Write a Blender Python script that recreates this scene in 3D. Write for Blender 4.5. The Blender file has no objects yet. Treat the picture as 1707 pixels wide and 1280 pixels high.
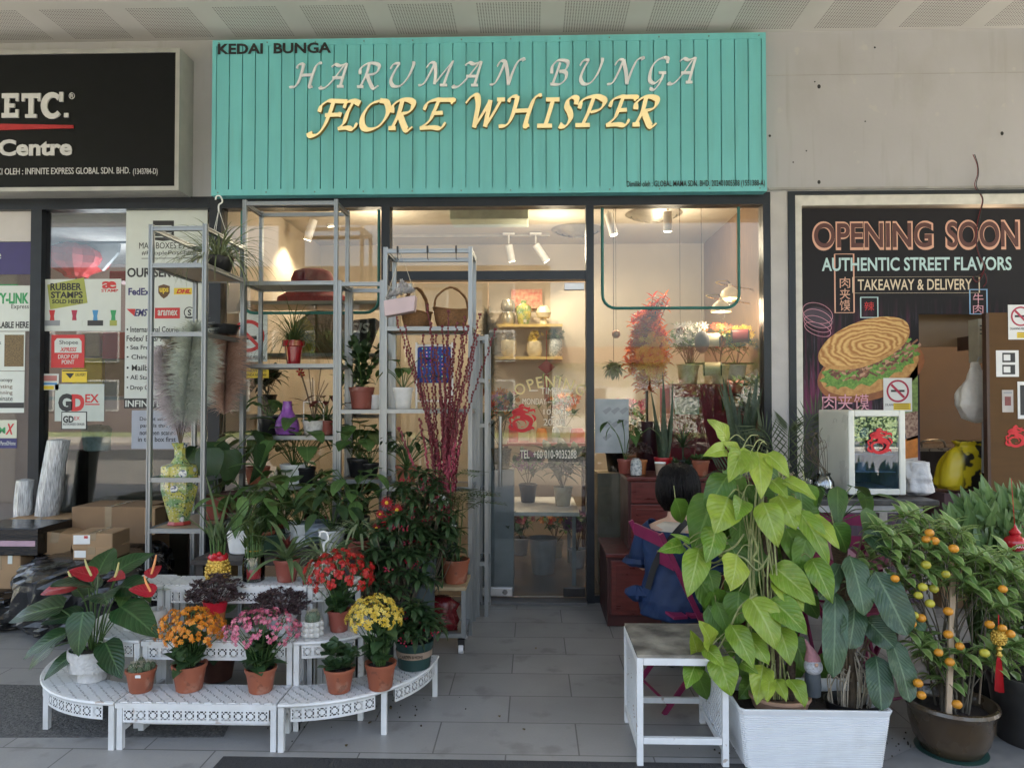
import bpy, math, random
from mathutils import Vector, Matrix
R = math.radians
rnd = random.Random(7)
sc = bpy.context.scene
col = sc.collection

# ---------------------------------------------------------------- camera, sky, sun, exposure
YAW, PIT, FPX, CZ = R(1.65), R(1.19), 1200.0, 1.5
cam_d = bpy.data.cameras.new("camera"); cam = bpy.data.objects.new("camera", cam_d); col.objects.link(cam)
cam_d.lens = 36 * FPX / 1707; cam_d.sensor_width = 36; cam_d.clip_end = 400; cam_d.clip_start = 0.05
cam.location = (0, 0, CZ)
CF = Vector((-math.sin(YAW) * math.cos(PIT), math.cos(YAW) * math.cos(PIT), math.sin(PIT)))
CR = Vector((math.cos(YAW), math.sin(YAW), 0)); CU = CR.cross(CF)
cam.rotation_euler = Matrix((CR, CU, -CF)).transposed().to_euler()
sc.camera = cam
SUN_EL, SUN_AZ = R(64), R(25)      # azimuth from +Y towards +X: high above the shops, the street beyond is sunlit
w = bpy.data.worlds.new("World"); sc.world = w; w.use_nodes = True
nt = w.node_tree; bg = nt.nodes["Background"]
sky = nt.nodes.new("ShaderNodeTexSky"); sky.sky_type = 'NISHITA'; sky.sun_disc = False
sky.sun_elevation = SUN_EL; sky.sun_rotation = SUN_AZ; sky.air_density = 1.0; sky.dust_density = 6.0; sky.ozone_density = .6
wb = nt.nodes.new('ShaderNodeMix'); wb.data_type = 'RGBA'; wb.blend_type = 'MULTIPLY'; wb.inputs[0].default_value = 1; wb.inputs[7].default_value = (1.06, .98, .87, 1)
nt.links.new(sky.outputs[0], wb.inputs[6]); nt.links.new(wb.outputs[2], bg.inputs[0]); bg.inputs[1].default_value = 0.15
sd = bpy.data.lights.new("sun", 'SUN'); sd.energy = 3.0; sd.angle = R(0.6); sd.color = (1, .965, .92)
so = bpy.data.objects.new("sun", sd); col.objects.link(so)
sdir = Vector((math.sin(SUN_AZ) * math.cos(SUN_EL), math.cos(SUN_AZ) * math.cos(SUN_EL), math.sin(SUN_EL)))
so.rotation_euler = sdir.to_track_quat('Z', 'Y').to_euler(); so.location = sdir * 30
vs = sc.view_settings; vs.view_transform = 'Standard'; vs.look = 'None'; vs.gamma = 1; vs.exposure = 2.9
sc.cycles.max_bounces = 8; sc.cycles.diffuse_bounces = 4; sc.cycles.glossy_bounces = 3
sc.cycles.transparent_max_bounces = 14; sc.cycles.transmission_bounces = 4
sc.cycles.caustics_reflective = False; sc.cycles.caustics_refractive = False
sc.cycles.sample_clamp_indirect = 6

FAC = 5.37           # the glass line of the shopfronts
def ray(px, py): return CF * FPX + CR * (px - 853.5) - CU * (py - 640)
def at(px, py, Y):   # the point on the plane at distance Y seen at that pixel of the photograph
    d = ray(px, py); k = Y / d.y; return Vector((d.x * k, Y, CZ + d.z * k))
def xat(px, Y): return at(px, 665, Y).x
def zat(py, Y): return at(888, py, Y).z
def gz(px, py, z=0.0):
    d = ray(px, py); k = (z - CZ) / d.z; return Vector((d.x * k, d.y * k, z))
def B(px, Y, z): return Vector((xat(px, Y), Y, z))

# ---------------------------------------------------------------- materials
MAT = {}
def _n(nt, t, **kw):
    n = nt.nodes.new(t)
    for k, v in kw.items(): setattr(n, k, v)
    return n
def mix(nt, fac, a, b):
    m = _n(nt, "ShaderNodeMix", data_type='RGBA')
    for s, v in ((0, fac), (6, a), (7, b)):
        if isinstance(v, (int, float)): m.inputs[s].default_value = v
        elif isinstance(v, tuple): m.inputs[s].default_value = (*v, 1) if len(v) == 3 else v
        else: nt.links.new(v, m.inputs[s])
    return m.outputs[2]
def mth(nt, op, a, b=None, c=None):
    m = _n(nt, "ShaderNodeMath", operation=op)
    for i, v in enumerate((a, b, c)):
        if v is None: continue
        if isinstance(v, (int, float)): m.inputs[i].default_value = v
        else: nt.links.new(v, m.inputs[i])
    return m.outputs[0]
def ramp(nt, x, a, b):
    m = _n(nt, "ShaderNodeMapRange"); m.clamp = True
    nt.links.new(x, m.inputs[0]); m.inputs[1].default_value = a; m.inputs[2].default_value = b
    return m.outputs[0]
def noise(nt, scale, detail=3, co=None, stretch=None):
    n = _n(nt, "ShaderNodeTexNoise"); n.inputs['Scale'].default_value = scale; n.inputs['Detail'].default_value = detail
    if co is None: co = _n(nt, "ShaderNodeTexCoord").outputs['Object']
    if stretch:
        mp = _n(nt, "ShaderNodeMapping"); mp.inputs['Scale'].default_value = stretch
        nt.links.new(co, mp.inputs[0]); co = mp.outputs[0]
    nt.links.new(co, n.inputs['Vector'])
    return n.outputs['Fac']
def newmat(name):
    m = bpy.data.materials.new(name); m.use_nodes = True
    return m, m.node_tree, m.node_tree.nodes["Principled BSDF"]
def P(name, c, rough=.6, metal=0, var=.15, scale=12, bump=0, bscale=60, spec=.5, emit=None, es=0, c2=None, stretch=None, alpha=1, coat=0):
    if name in MAT: return MAT[name]
    m, nt, b = newmat(name)
    b.inputs['Roughness'].default_value = rough; b.inputs['Metallic'].default_value = metal
    b.inputs['Specular IOR Level'].default_value = spec
    b.inputs['Coat Weight'].default_value = coat
    if emit: b.inputs['Emission Color'].default_value = (*emit, 1); b.inputs['Emission Strength'].default_value = es
    if var or c2:
        n = noise(nt, scale, 4, None, stretch); f = ramp(nt, n, .3, .7)
        a = c2 if c2 else tuple(max(0, x * (1 - var)) for x in c)
        bb = c if c2 else tuple(min(1, x * (1 + var * .6)) for x in c)
        nt.links.new(mix(nt, f, a, bb), b.inputs['Base Color'])
        nt.links.new(mth(nt, 'ADD', mth(nt, 'MULTIPLY', f, .12), max(0, rough - .06)), b.inputs['Roughness'])
    else: b.inputs['Base Color'].default_value = (*c, 1)
    if bump:
        n2 = noise(nt, bscale, 5, None, stretch); bp = _n(nt, "ShaderNodeBump"); bp.inputs['Strength'].default_value = bump
        bp.inputs['Distance'].default_value = .01
        nt.links.new(n2, bp.inputs['Height']); nt.links.new(bp.outputs[0], b.inputs['Normal'])
    if alpha < 1: b.inputs['Alpha'].default_value = alpha
    MAT[name] = m; return m
def leafmat(name, c1, c2, vein=None, rough=.42, mott=0, mottc=(.3, .4, .15), trans=.25, vk=.5, ribs=14, edge=None):
    """leaf: colour varies from leaf to leaf, midrib and side veins lighter; attribute lc = (random, across, along, -)"""
    if name in MAT: return MAT[name]
    m, nt, b = newmat(name)
    a = _n(nt, "ShaderNodeAttribute", attribute_name='lc'); s = _n(nt, "ShaderNodeSeparateColor")
    nt.links.new(a.outputs['Color'], s.inputs[0]); r_, u_, t_ = s.outputs[0], s.outputs[1], s.outputs[2]
    base = mix(nt, r_, c1, c2)
    if mott:
        n = ramp(nt, noise(nt, 38, 3), .56, .62); base = mix(nt, mth(nt, 'MULTIPLY', n, mott), base, mottc)
    base = mix(nt, mth(nt, 'MULTIPLY', ramp(nt, noise(nt, 16, 4), .42, .75), .45), base, tuple(x * .45 + y for x, y in zip(c1, (.02, .01, 0))) if c1 else (.1, .1, .1))
    if edge: base = mix(nt, ramp(nt, u_, .55, .8), base, edge)
    if vein:
        mid = ramp(nt, u_, .09, .03)
        side = mth(nt, 'PINGPONG', mth(nt, 'SUBTRACT', mth(nt, 'MULTIPLY', t_, ribs), mth(nt, 'MULTIPLY', u_, ribs * .3)), .5)
        sv = mth(nt, 'MULTIPLY', ramp(nt, side, .1, 0), .45)
        f = mth(nt, 'MULTIPLY', mth(nt, 'MAXIMUM', mid, sv), vk)
        base = mix(nt, f, base, vein)
        bp = _n(nt, "ShaderNodeBump"); bp.inputs['Strength'].default_value = .5; bp.inputs['Distance'].default_value = .004
        nt.links.new(side, bp.inputs['Height']); nt.links.new(bp.outputs[0], b.inputs['Normal'])
    nt.links.new(base, b.inputs['Base Color']); b.inputs['Roughness'].default_value = rough
    tr = _n(nt, "ShaderNodeBsdfTranslucent"); ms = _n(nt, "ShaderNodeMixShader"); ms.inputs[0].default_value = trans
    nt.links.new(base, tr.inputs[0]); nt.links.new(b.outputs[0], ms.inputs[1]); nt.links.new(tr.outputs[0], ms.inputs[2])
    nt.links.new(ms.outputs[0], nt.nodes['Material Output'].inputs[0])
    MAT[name] = m; return m
def glassmat(name, tint=(.93, .96, .95), refl=.06, rough=0.0):
    if name in MAT: return MAT[name]
    m, nt, b = newmat(name); nt.nodes.remove(b)
    t = _n(nt, "ShaderNodeBsdfTransparent"); t.inputs[0].default_value = (*tint, 1)
    g = _n(nt, "ShaderNodeBsdfGlossy"); g.inputs['Roughness'].default_value = rough
    fr = _n(nt, "ShaderNodeFresnel"); fr.inputs[0].default_value = 1.5
    ms = _n(nt, "ShaderNodeMixShader"); nt.links.new(mth(nt, 'ADD', fr.outputs[0], refl), ms.inputs[0])
    nt.links.new(t.outputs[0], ms.inputs[1]); nt.links.new(g.outputs[0], ms.inputs[2])
    nt.links.new(ms.outputs[0], nt.nodes['Material Output'].inputs[0])
    MAT[name] = m; return m

# ---------------------------------------------------------------- mesh building
UP = Vector((0, 0, 1))
def ortho(d):
    d = d.normalized(); a = Vector((0, 0, 1)) if abs(d.z) < .95 else Vector((1, 0, 0))
    s = d.cross(a).normalized(); return s, s.cross(d).normalized()
PROF = {
 'ovate': lambda t: math.sin(math.pi * min(1, t ** .62)) ** .85,
 'lance': lambda t: math.sin(math.pi * t ** .8) ** .9,
 'strap': lambda t: min(1, .45 + t * 3) * max(0, 1 - t ** 3.2),
 'blade': lambda t: min(1, .6 + t * 2) * (1 - t) ** .6,
 'round': lambda t: math.sqrt(max(0, 1 - (2 * t - 1) ** 2)),
 'heart': lambda t: (.62 + t * 2.6 if t < .14 else (1 - ((t - .14) / .86) ** 1.7) ** .8),
 'spoon': lambda t: .25 + .75 * math.sin(math.pi * min(1, max(0, t) ** 1.6)) if t < .97 else .2,
 'oblong': lambda t: min(1, (t * 5) ** .6 if t > 0 else 0) * (1 - max(0, (t - .55) / .45) ** 2.2) ** .6,
 'obov': lambda t: math.sin(math.pi * t ** 1.5) ** .7,
}
def fine(pr, k=5): return [(a[0] + (b[0] - a[0]) * j / k, a[1] + (b[1] - a[1]) * j / k) for a, b in zip(pr, pr[1:]) for j in range(k)] + [pr[-1]]
class MB:
    def __init__(s): s.v = []; s.f = []; s.mi = []; s.c = []; s.cc = (0, 0, 0); s.m = 0
    def add(s, vs, fs, cols=None):
        o = len(s.v); s.v.extend(tuple(x) for x in vs)
        for f in fs: s.f.append(tuple(i + o for i in f)); s.mi.append(s.m)
        s.c.extend(cols if cols else [s.cc] * len(vs)); return s
    def box(s, x0, y0, z0, x1, y1, z1):
        v = [(x, y, z) for z in (z0, z1) for y in (y0, y1) for x in (x0, x1)]
        return s.add(v, [(0, 2, 3, 1), (4, 5, 7, 6), (0, 1, 5, 4), (2, 6, 7, 3), (0, 4, 6, 2), (1, 3, 7, 5)])
    def obox(s, a, b, wx, wy, up=None):
        """bar from a to b, cross-section wx by wy"""
        a = Vector(a); b = Vector(b); d = (b - a)
        if up is None: u, v = ortho(d)
        else: u = d.cross(Vector(up)).normalized(); v = u.cross(d).normalized()
        u = u * wx / 2; v = v * wy / 2
        vs = [a - u - v, a + u - v, a + u + v, a - u + v, b - u - v, b + u - v, b + u + v, b - u + v]
        return s.add(vs, [(3, 2, 1, 0), (4, 5, 6, 7), (0, 1, 5, 4), (1, 2, 6, 5), (2, 3, 7, 6), (3, 0, 4, 7)])
    def tube(s, pts, rad, n=6, cap=True):
        pts = [Vector(p) for p in pts]; k = len(pts)
        if not isinstance(rad, (list, tuple)): rad = [rad] * k
        vs = []; u = None
        for i, p in enumerate(pts):
            d = (pts[min(i + 1, k - 1)] - pts[max(i - 1, 0)])
            if d.length < 1e-9: d = Vector((0, 0, 1))
            d.normalize()
            if u is None: u = ortho(d)[0]
            u = (u - d * u.dot(d))
            u = u.normalized() if u.length > 1e-6 else ortho(d)[0]
            v = d.cross(u)
            for j in range(n):
                a = 2 * math.pi * j / n; vs.append(p + (u * math.cos(a) + v * math.sin(a)) * rad[i])
        fs = [(i * n + j, i * n + (j + 1) % n, (i + 1) * n + (j + 1) % n, (i + 1) * n + j) for i in range(k - 1) for j in range(n)]
        if cap: fs += [tuple(range(n - 1, -1, -1)), tuple((k - 1) * n + j for j in range(n))]
        return s.add(vs, fs)
    def lathe(s, prof, n=24, c=(0, 0, 0), sx=1, sy=1, wob=0, seed=0, close=False):
        c = Vector(c); vs = []
        rr = random.Random(seed)
        for r, z in prof:
            for j in range(n):
                a = 2 * math.pi * (j + .5) / n; k = 1 + (rr.uniform(-wob, wob) if wob else 0)
                vs.append(c + Vector((math.cos(a) * r * sx * k, math.sin(a) * r * sy * k, z)))
        m = len(prof)
        fs = [(i * n + j, i * n + (j + 1) % n, (i + 1) * n + (j + 1) % n, (i + 1) * n + j) for i in range(m - 1) for j in range(n)]
        if prof[0][0] > 1e-5: fs.append(tuple(range(n - 1, -1, -1)))
        if prof[-1][0] > 1e-5: fs.append(tuple((m - 1) * n + j for j in range(n)))
        return s.add(vs, fs)
    def crumple(s, amp, f=30, seed=1, n=5):
        """creases: ridged waves running through the surface, pushed outwards from the axis"""
        q = random.Random(seed); K = [(Vector((q.gauss(0, 1), q.gauss(0, 1), q.gauss(0, .7))) * f * (1 + i * .45), q.uniform(0, 6), amp / (1 + i * .6)) for i in range(n)]
        for i, (x, y, z) in enumerate(s.v):
            r = math.hypot(x, y)
            if r < 1e-5: continue
            p = Vector((x, y, z)); d = sum(a * (abs(math.sin(k.dot(p) + o)) - .5) for k, o, a in K); s.v[i] = (x * (1 + d / r), y * (1 + d / r), z + d * .3 if z > .004 else z)
        return s
    def sq(s, k=.55, start=0):
        """square off the round sections"""
        for i in range(start, len(s.v)):
            x, y, z = s.v[i]; r = math.hypot(x, y)
            if r > 1e-6: q = 1 + (r / (abs(x) ** 4 + abs(y) ** 4 + 1e-12) ** .25 - 1) * k; s.v[i] = (x * q, y * q, z)
        return s
    def ball(s, c, r, n=8, m=5, sx=1, sy=1, sz=1):
        return s.lathe([(max(1e-6, r * math.sin(math.pi * i / m)), -r * sz * math.cos(math.pi * i / m)) for i in range(m + 1)], n, c, sx, sy)
    def prism(s, pts, y0, y1):
        """outline in (x, z), extruded along y"""
        n = len(pts); vs = [(x, y0, z) for x, z in pts] + [(x, y1, z) for x, z in pts]
        fs = [tuple(range(n)), tuple(range(2 * n - 1, n - 1, -1))] + [(i, i + n, (i + 1) % n + n, (i + 1) % n) for i in range(n)]
        return s.add(vs, fs)
    def plate(s, pts, z0, z1):
        """outline in (x, y), extruded along z"""
        n = len(pts); vs = [(x, y, z0) for x, y in pts] + [(x, y, z1) for x, y in pts]
        fs = [tuple(range(n - 1, -1, -1)), tuple(range(n, 2 * n))] + [(i, (i + 1) % n, (i + 1) % n + n, i + n) for i in range(n)]
        return s.add(vs, fs)
    def leaf(s, p, d, L, W, prof='ovate', bend=.6, fold=.2, n=6, wide=False, wav=0, up=None, rv=None, twist=0):
        p = Vector(p); d = Vector(d).normalized(); pf = PROF[prof]
        if up is None: up = UP
        sd = d.cross(Vector(up))
        if sd.length < .05: sd = Vector((math.cos(L * 900), math.sin(L * 900), 0))
        sd.normalize()
        if twist: sd.rotate(Matrix.Rotation(twist, 3, d))
        rv = rnd.random() if rv is None else rv
        us = (-1, -.5, 0, .5, 1) if wide else (-1, 0, 1)
        q = Matrix.Rotation(-bend / n, 3, sd); vs = []; cs = []; ph = rnd.random() * 6
        for i in range(n + 1):
            t = i / n; wd = W / 2 * max(.02, pf(t)); nn = sd.cross(d)
            for u in us:
                z = fold * abs(u) * wd + (wav * W * .12 * math.sin(t * 14 + ph + (2 if u < 0 else 0)) * abs(u))
                if wide and abs(u) == .5: z += fold * wd * .12
                vs.append(p + sd * (u * wd) + nn * z); cs.append((rv, abs(u), t))
            p = p + d * (L / n); d = q @ d
        k = len(us)
        s.add(vs, [(i * k + j, i * k + j + 1, (i + 1) * k + j + 1, (i + 1) * k + j) for i in range(n) for j in range(k - 1)], cs)
        return p
    def flower(s, c, nrm, r, petals=4, cup=.15, rv=None):
        """small open flower of flat petals"""
        c = Vector(c); u, v = ortho(Vector(nrm)); nn = Vector(nrm).normalized(); rv = rnd.random() if rv is None else rv
        a0 = rnd.random() * 6; vs = [c]; cs = [(rv, 0, 0)]; fs = []
        for i in range(petals):
            a = a0 + 2 * math.pi * i / petals
            for da, rr, zz in ((-.55, .6, .4), (0, 1, 1), (.55, .6, .4)):
                b = a + da * 4 / petals * 1.1
                vs.append(c + (u * math.cos(b) + v * math.sin(b)) * r * rr + nn * r * cup * zz); cs.append((rv, rr, rr))
            o = 1 + 3 * i; fs.append((0, o, o + 1, o + 2))
        s.add(vs, fs, cs)
    def build(s, name, mats, parent=None, smooth=True, label=None, sharp=35):
        me = bpy.data.meshes.new(name); me.from_pydata(s.v, [], s.f)
        if not isinstance(mats, (list, tuple)): mats = [mats]
        for m in mats: me.materials.append(m)
        if len(mats) > 1: me.polygons.foreach_set('material_index', s.mi)
        if any(c != (0, 0, 0) for c in s.c[:50]) or any(c != (0, 0, 0) for c in s.c[-50:]):
            a = me.color_attributes.new('lc', 'FLOAT_COLOR', 'POINT'); buf = []
            for c in s.c: buf.extend((c[0], c[1], c[2], 1))
            a.data.foreach_set('color', buf)
        me.update()
        if smooth:
            me.polygons.foreach_set('use_smooth', [True] * len(me.polygons))
            if sharp:
                try: me.set_sharp_from_angle(angle=R(sharp))
                except Exception: pass
        o = bpy.data.objects.new(name, me); col.objects.link(o)
        if parent: o.parent = parent
        if label: o['label'] = label
        return o
def tag(o, label=None, cat=None, group=None, kind=None):
    if label: o['label'] = label
    if cat: o['category'] = cat
    if group: o['group'] = group
    if kind: o['kind'] = kind
    return o
def E(name, loc, label, cat, group=None, rz=0):
    o = bpy.data.objects.new(name, None); o.empty_display_size = .05; col.objects.link(o)
    o.location = loc; o.rotation_euler = (0, 0, rz); return tag(o, label, cat, group)
def bx(name, mat, parent, *b, bev=0, label=None):
    m = MB(); m.box(*b); o = m.build(name, mat, parent, smooth=False, label=label)
    if bev: bevel(o, bev)
    return o
def bevel(o, w=.003, seg=2):
    md = o.modifiers.new('bevel', 'BEVEL'); md.width = w; md.segments = seg; md.limit_method = 'ANGLE'; md.angle_limit = R(40)
    return o
def copy_tree(o, parent=None, loc=None, rz=None, label=None):
    c = o.copy(); col.objects.link(c)
    if parent: c.parent = parent
    if loc is not None: c.location = loc
    if rz is not None: c.rotation_euler = (0, 0, rz)
    if label: c['label'] = label
    for ch in list(o.children): copy_tree(ch, c)
    return c
def text(s, x0, x1, z0, z1, y, mat, parent=None, name='lettering', depth=.002, bold=0, shear=0, outline=0, fit=True, arc=None, space=1, ysc=None):
    """lettering standing on the plane y, facing the camera, fitted into x0..x1, z0..z1 (local to parent)"""
    c = bpy.data.curves.new('t', 'FONT'); c.body = s; c.size = 1; c.resolution_u = 8 if outline or z1 - z0 > .15 else 3; c.shear = shear; c.space_character = space
    if outline: c.fill_mode = 'NONE'; c.bevel_depth = outline; c.bevel_resolution = 0
    else: c.extrude = .5; c.offset = bold
    t = bpy.data.objects.new('t', c); col.objects.link(t)
    bpy.context.view_layer.update()
    dg = bpy.context.evaluated_depsgraph_get(); me = bpy.data.meshes.new_from_object(t.evaluated_get(dg), depsgraph=dg)
    bpy.data.objects.remove(t); bpy.data.curves.remove(c)
    xs = [v.co.x for v in me.vertices]; ys = [v.co.y for v in me.vertices]
    if not xs: return None
    ax, bx_, ay, by = min(xs), max(xs), min(ys), max(ys)
    if any(ch in s for ch in 'gjpqy') is False and not outline: ay = max(ay, -.02)
    sx = (x1 - x0) / max(1e-6, bx_ - ax); sz = (z1 - z0) / max(1e-6, by - ay)
    if z1 <= z0: sz = sx
    for v in me.vertices:
        x, yy, zz = v.co
        X = x0 + (x - ax) * sx; Z = z0 + (yy - ay) * sz
        if arc:      # bend on a circle of radius arc about the middle
            a = (X - (x0 + x1) / 2) / arc; rr = arc + Z - z0; X = (x0 + x1) / 2 + math.sin(a) * rr; Z = z0 + math.cos(a) * rr - arc
        yo = (zz + .5) * depth if not outline else zz * sx + outline * sx
        v.co = (X, y - yo, Z)
    me.materials.clear(); me.materials.append(mat)
    o = bpy.data.objects.new(name, me); col.objects.link(o)
    if parent: o.parent = parent
    me.update(); return o
def textpx(s, px0, py0, px1, py1, Y, mat, parent, **k):
    """the same, its box given by photo pixels on the plane Y"""
    lo = parent.location if parent else Vector()
    a = at(px0, py1, Y); b = at(px1, py0, Y)
    return text(s, a.x - lo.x, b.x - lo.x, a.z - lo.z, b.z - lo.z, Y - lo.y, mat, parent, **k)
def cm(pts, n=6):
    """smooth curve through the points"""
    pts = [Vector(p) for p in pts]; P_ = [pts[0] * 2 - pts[1]] + pts + [pts[-1] * 2 - pts[-2]]; out = []
    for i in range(1, len(P_) - 2):
        a, b, c, d = P_[i - 1:i + 3]
        for j in range(n):
            t = j / n; out.append(.5 * ((2 * b) + (c - a) * t + (2 * a - 5 * b + 4 * c - d) * t * t + (3 * b - a - 3 * c + d) * t ** 3))
    out.append(pts[-1]); return out
def emis(name, c, s):
    if name in MAT: return MAT[name]
    m, nt, b = newmat(name); b.inputs['Base Color'].default_value = (*[min(1, x * .8) for x in c], 1)
    b.inputs['Emission Color'].default_value = (*c, 1); b.inputs['Emission Strength'].default_value = s
    MAT[name] = m; return m

ALU = P('brushed_aluminium', (.3, .32, .33), .36, .8, .12, 30, stretch=(30, 30, .5))
FRAME = P('dark_window_frame', (.018, .022, .028), .35, .4, .2)
WHITE = P('white_plastic', (.8, .8, .78), .4)
WMETAL = P('white_painted_metal', (.76, .77, .77), .42, 0, .1, 7, .1, 30, c2=(.66, .66, .64))
TERRA = P('terracotta_plastic', (.36, .105, .05), .6, 0, .18, 7, .15, 30, c2=(.25, .075, .04))
TERRA2 = P('dull_terracotta_plastic', (.27, .07, .05), .5, 0, .15, 9)
def stain(m, c, scale, lo, hi, amt, stretch=None):
    """dirt or wear with a shape of its own, laid over a material's colour"""
    nt = m.node_tree; b = nt.nodes["Principled BSDF"]; i = b.inputs['Base Color']; src = i.links[0].from_socket if i.links else tuple(i.default_value)[:3]
    nt.links.new(mix(nt, mth(nt, 'MULTIPLY', ramp(nt, noise(nt, scale, 7, None, stretch), lo, hi), amt), src, c), i); return m
stain(TERRA, (.42, .27, .2), 14, .56, .68, .5); stain(TERRA, (.12, .05, .03), 22, .6, .66, .5); stain(TERRA2, (.4, .3, .25), 14, .6, .7, .4)
stain(WMETAL, (.3, .17, .09), 17, .66, .7, .6); stain(WMETAL, (.4, .39, .35), 6, .5, .75, .5)
SOIL = P('potting_soil', (.03, .02, .014), .95, 0, .5, 60, .9, 120)
BLACKP = P('black_plastic', (.012, .012, .013), .35)
STEM = leafmat('green_stem', (.06, .12, .03), (.1, .16, .05), trans=0)
BARK = P('bark', (.09, .065, .04), .85, 0, .4, 40, .6, 70)
TWIG = P('dry_twig', (.12, .09, .06), .8)
WOOD = P('shelf_wood', (.3, .22, .14), .55, 0, .25, 14, stretch=(1, 14, 14))
CARD = P('brown_cardboard', (.34, .22, .12), .8, 0, .12, 5)
GLASS = glassmat('shop_glass', (.84, .87, .86), .006)
CLEAR = glassmat('clear_glass', (.92, .95, .94), .03)
INK = P('black_ink', (.02, .02, .022), .5, var=0)
PAPER = P('white_paper', (.74, .75, .74), .6, var=.05)

# ================================================================ SETTING
def tile_material():
    m, nt, b = newmat('grey_floor_tiles')
    co = _n(nt, "ShaderNodeTexCoord").outputs['Object']; mp = _n(nt, "ShaderNodeMapping"); nt.links.new(co, mp.inputs[0])
    mp.inputs['Location'].default_value = (.115, -.07, 0)
    br = _n(nt, "ShaderNodeTexBrick"); nt.links.new(mp.outputs[0], br.inputs[0])
    for k, v in (('Scale', 1), ('Mortar Size', .0032), ('Mortar Smooth', .1), ('Bias', 0), ('Brick Width', .62), ('Row Height', .3)): br.inputs[k].default_value = v
    br.offset = .5; br.inputs['Color1'].default_value = (.3, .295, .285, 1); br.inputs['Color2'].default_value = (.35, .345, .335, 1); br.inputs['Mortar'].default_value = (.085, .083, .08, 1)
    n = ramp(nt, noise(nt, 2.2, 6), .35, .7); n2 = ramp(nt, noise(nt, 90, 3), .3, .75)
    c = mix(nt, mth(nt, 'MULTIPLY', n, .35), br.outputs['Color'], (.21, .205, .2)); c = mix(nt, mth(nt, 'MULTIPLY', n2, .22), c, (.22, .21, .2))
    st = ramp(nt, noise(nt, 5, 7), .58, .68); c = mix(nt, mth(nt, 'MULTIPLY', st, .45), c, (.13, .125, .115))
    nt.links.new(c, b.inputs['Base Color']); nt.links.new(mth(nt, 'ADD', mth(nt, 'MULTIPLY', n, .18), .34), b.inputs['Roughness'])
    bp = _n(nt, "ShaderNodeBump"); bp.inputs['Strength'].default_value = .25; bp.inputs['Distance'].default_value = .003
    nt.links.new(mth(nt, 'ADD', br.outputs['Fac'], mth(nt, 'MULTIPLY', n2, -.3)), bp.inputs['Height']); bp.invert = True; nt.links.new(bp.outputs[0], b.inputs['Normal'])
    return m
def S(name, mat, *b):
    m = MB(); m.box(*b); return tag(m.build(name, mat, None, smooth=False), kind='structure')
# the arcade walk, the street beyond it (behind the camera), the land around
S('floor', tile_material(), -14, -1.79, -.2, 14, FAC + .1, 0)
strip = P('dark_ribbed_paving', (.05, .05, .053), .7, 0, .25, 20, .9, 30, stretch=(14, 1, 1))
m = MB(); a = gz(372, 1262); b_ = gz(1750, 1262); m.plate([(a.x - .05, 1.2), (5, 1.2), (5, 3.015), (a.x, 3.015)], .0005, .004)
tag(m.build('dark_paving_strip', strip, smooth=False), kind='structure')
rough = P('rough_concrete', (.15, .147, .14), .9, 0, .55, 55, 1, 90, c2=(.06, .06, .06))
m = MB(); q = [gz(-60, 1140), gz(408, 1150), gz(372, 1229), gz(-60, 1229)]; m.plate([(p.x, p.y) for p in q][::-1], .0005, .004)
tag(m.build('rough_paving_patch', rough, smooth=False), kind='structure')
lt = P('smooth_light_paving', (.2, .198, .193), .55, 0, .15, 12)
m = MB(); q = [gz(1480, 1268), gz(1560, 1230), gz(1760, 1230), gz(1760, 1300), gz(1400, 1300)]; m.plate([(p.x, p.y) for p in q][::-1], .0045, .008)
tag(m.build('light_paving_patch', lt, smooth=False), kind='structure')
q = random.Random(77); lm0 = None
for i in range(11):
    m = MB(); p = gz(q.uniform(560, 1180), q.uniform(1060, 1250)); m.leaf((0, 0, .006), (1, 0, .1), q.uniform(.02, .04), .014, 'ovate', .3, .2, 4); lm0 = lm0 or leafmat('dry_fallen_leaf', (.1, .07, .02), (.22, .14, .04))
    o = m.build('fallen_leaf', lm0); o.location = (p.x, p.y, 0); o.rotation_euler = (0, 0, q.uniform(0, 6)); tag(o, 'small dry leaf lying on the grey tiles', 'leaf', 'fallen leaves on the tiles')
soil_m = MB(); q = random.Random(9)
for i in range(160):
    cx_, cy_ = [(640, 1170), (470, 1190), (1250, 1245), (1530, 1235), (300, 1190)][i % 5]; p = gz(cx_ + q.gauss(0, 55), cy_ + q.gauss(0, 14) + 10); soil_m.ball((p.x, p.y, .003), q.uniform(.0015, .005), 5, 3)
tag(soil_m.build('spilled_soil', P('spilled_soil', (.04, .028, .018), .95)), 'crumbs of dark soil spilled on the tiles around stands and pots', 'soil', kind='stuff')
S('pavement', P('sunny_concrete', (.17, .16, .145), .9, 0, .15, 3, .3, 30), -60, -8, -.35, 60, -1.8, -.12)
S('road', P('asphalt', (.06, .06, .06), .9, 0, .2, 6, .5, 60), -60, -16, -.4, 60, -8.01, -.25)
S('ground', P('dry_grass_land', (.16, .2, .07), .95, 0, .4, 2), -180, -180, -.6, 180, 180, -.41)
S('far_pavement', P('far_concrete', (.3, .28, .23), .9, 0, .2, 2), -60, -20, -.35, 60, -16.01, -.15)
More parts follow.
